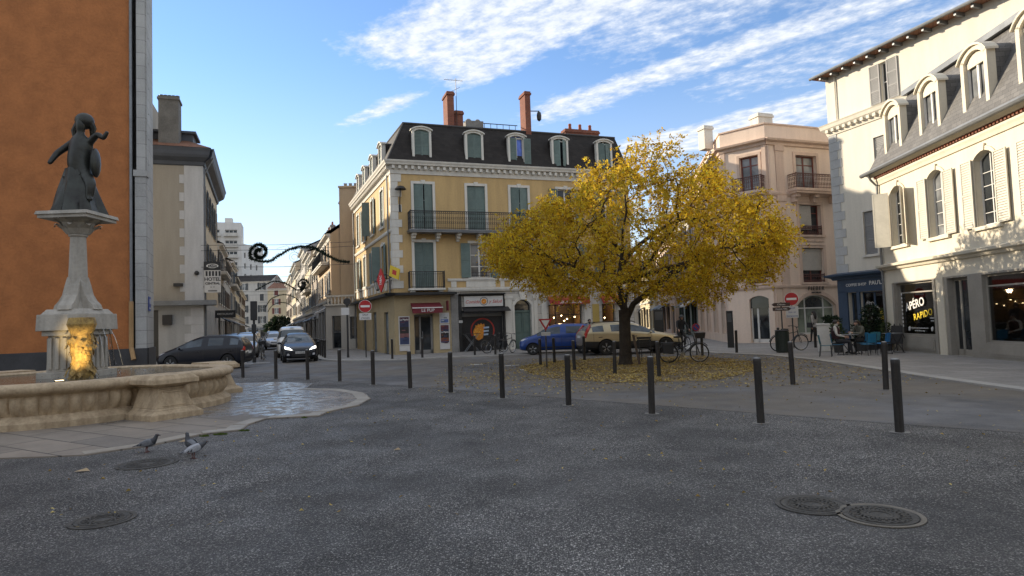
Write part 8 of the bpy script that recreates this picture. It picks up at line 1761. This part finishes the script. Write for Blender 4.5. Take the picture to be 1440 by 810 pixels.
def shrub(label, x, y, z, rx, ry, h, n, lm_, L, pot=None, seed=1, name='potted_shrub', cat='shrub', flower=None):
    o = thing(name, label, cat, (x, y, z)); rr = random.Random(seed); z0 = 0
    if pot: pr, ph = pot; p_ = MB(); p_.lathe([(pr * .72, 0), (pr, ph), (pr * 1.05, ph + .03), (pr * .9, ph + .03), (pr * .88, ph - .04), (.01, ph - .05)], (0, 0, 0), 20); p_.build('pot', m_potb, o, smooth=True); z0 = ph
    st_ = MB(); lf = MB(); fl = MB()
    for k in range(max(6, n // 60)):
        a_ = rr.uniform(0, 2 * PI); q = rr.uniform(.3, 1); st_.tube([(0, 0, z0 - .05), (rx * q * .4 * math.cos(a_), ry * q * .4 * math.sin(a_), z0 + h * .5), (rx * q * .8 * math.cos(a_), ry * q * .8 * math.sin(a_), z0 + h * rr.uniform(.7, .98))], [.014, .009, .004], 4)
    for k in range(n):
        a_ = rr.uniform(0, 2 * PI); q = rr.uniform(.15, 1) ** .5; t_ = rr.uniform(.08, 1); w_ = (1 - (t_ - .5) ** 2 * 1.9) * (.75 + .25 * math.sin(a_ * 3 + t_ * 7)); c = Vector((rx * q * w_ * math.cos(a_), ry * q * w_ * math.sin(a_), z0 + h * t_)); d_ = Vector((math.cos(a_) + rr.gauss(0, .5), math.sin(a_) + rr.gauss(0, .5), rr.gauss(.2, .6))).normalized(); s_ = d_.cross(Vector((rr.gauss(0, 1), rr.gauss(0, 1), rr.gauss(0, 1)))).normalized(); l_ = L * rr.uniform(.6, 1.3)
        tg = fl if flower and rr.random() < .10 and t_ > .5 else lf
        tg.add([tuple(c), tuple(c + d_ * l_ * .5 + s_ * l_ * .22), tuple(c + d_ * l_), tuple(c + d_ * l_ * .5 - s_ * l_ * .22)], [(0, 1, 2, 3)])
    st_.build('stems', m_bark, o); lf.build('foliage', lm_, o, raw=True)
    if flower and fl.v: fl.build('flowers', flower, o, raw=True)
    return o
pbx = thing('planter_box', 'tall white planter box on the terrace behind the seated man', 'planter', (12.75, 26.0, .035), -.45); mb = MB(); mb.box(-.42, .42, -.22, .22, 0, 1.06); mb.box(-.46, .46, -.26, .26, 1.06, 1.12); mb.build('box', m_fwhite, pbx, bev=.01)
shrub('low dark plant growing out of the white planter box', 12.9, 26.0, 1.13, .42, .24, .30, 520, m_dleaf, .11, seed=2, name='planter_plant', cat='plant'); shrub('bushy green plant behind the cafe table, left of the seated woman', 12.55, 24.9, .035, .30, .30, .75, 700, m_gleaf, .10, (.20, .36), 3)
shrub('tall dark shrub in a pot at the coffee shop window', 14.45, 25.9, .035, .42, .42, 1.35, 1500, m_dleaf, .11, (.26, .42), 4); shrub('yellow-leaved shrub left of the corner downpipe', 15.1, 26.4, .035, .26, .26, 1.25, 700, m_gleaf, .09, (.22, .40), 5, flower=pm('yellow_flowers', (.60, .42, .03), .6)); shrub('dark low shrub beside the tall one on the terrace', 13.75, 25.4, .035, .36, .34, .85, 900, m_dleaf, .10, (.24, .36), 6); shrub('small olive shrub in a pot by the corner of the ivory house', 14.55, 25.05, .035, .24, .24, .75, 480, m_gleaf, .08, (.20, .34), 7)
o = thing('easel_sign', 'black easel board standing by the corner of the ivory house', 'sign', (14.55, 24.35, .035), R(-58)); 
for sx in (-1, 1): mb = MB(); mb.tube([(sx * .26, -.2, 0), (sx * .10, .0, 1.05)], .016, 5); mb.tube([(sx * .2, .3, 0), (sx * .10, .02, 1.02)], .014, 5); mb.build('leg', m_iron, o)
mb = MB(); mb.add([(-.24, -.14, .30), (.24, -.14, .30), (.20, -.02, .98), (-.20, -.02, .98), (-.24, -.12, .30), (.24, -.12, .30), (.20, .0, .98), (-.20, .0, .98)], [(0, 1, 2, 3), (4, 7, 6, 5), (0, 4, 5, 1), (1, 5, 6, 2), (2, 6, 7, 3), (3, 7, 4, 0)]); mb.build('board', m_black, o)
# dense street tree far down the street
shrub('dark rounded tree far down the street', -46.5, 128, 0, 3.0, 3.0, 4.2, 2600, m_dleaf, .6, None, 9, 'street_tree', 'tree')
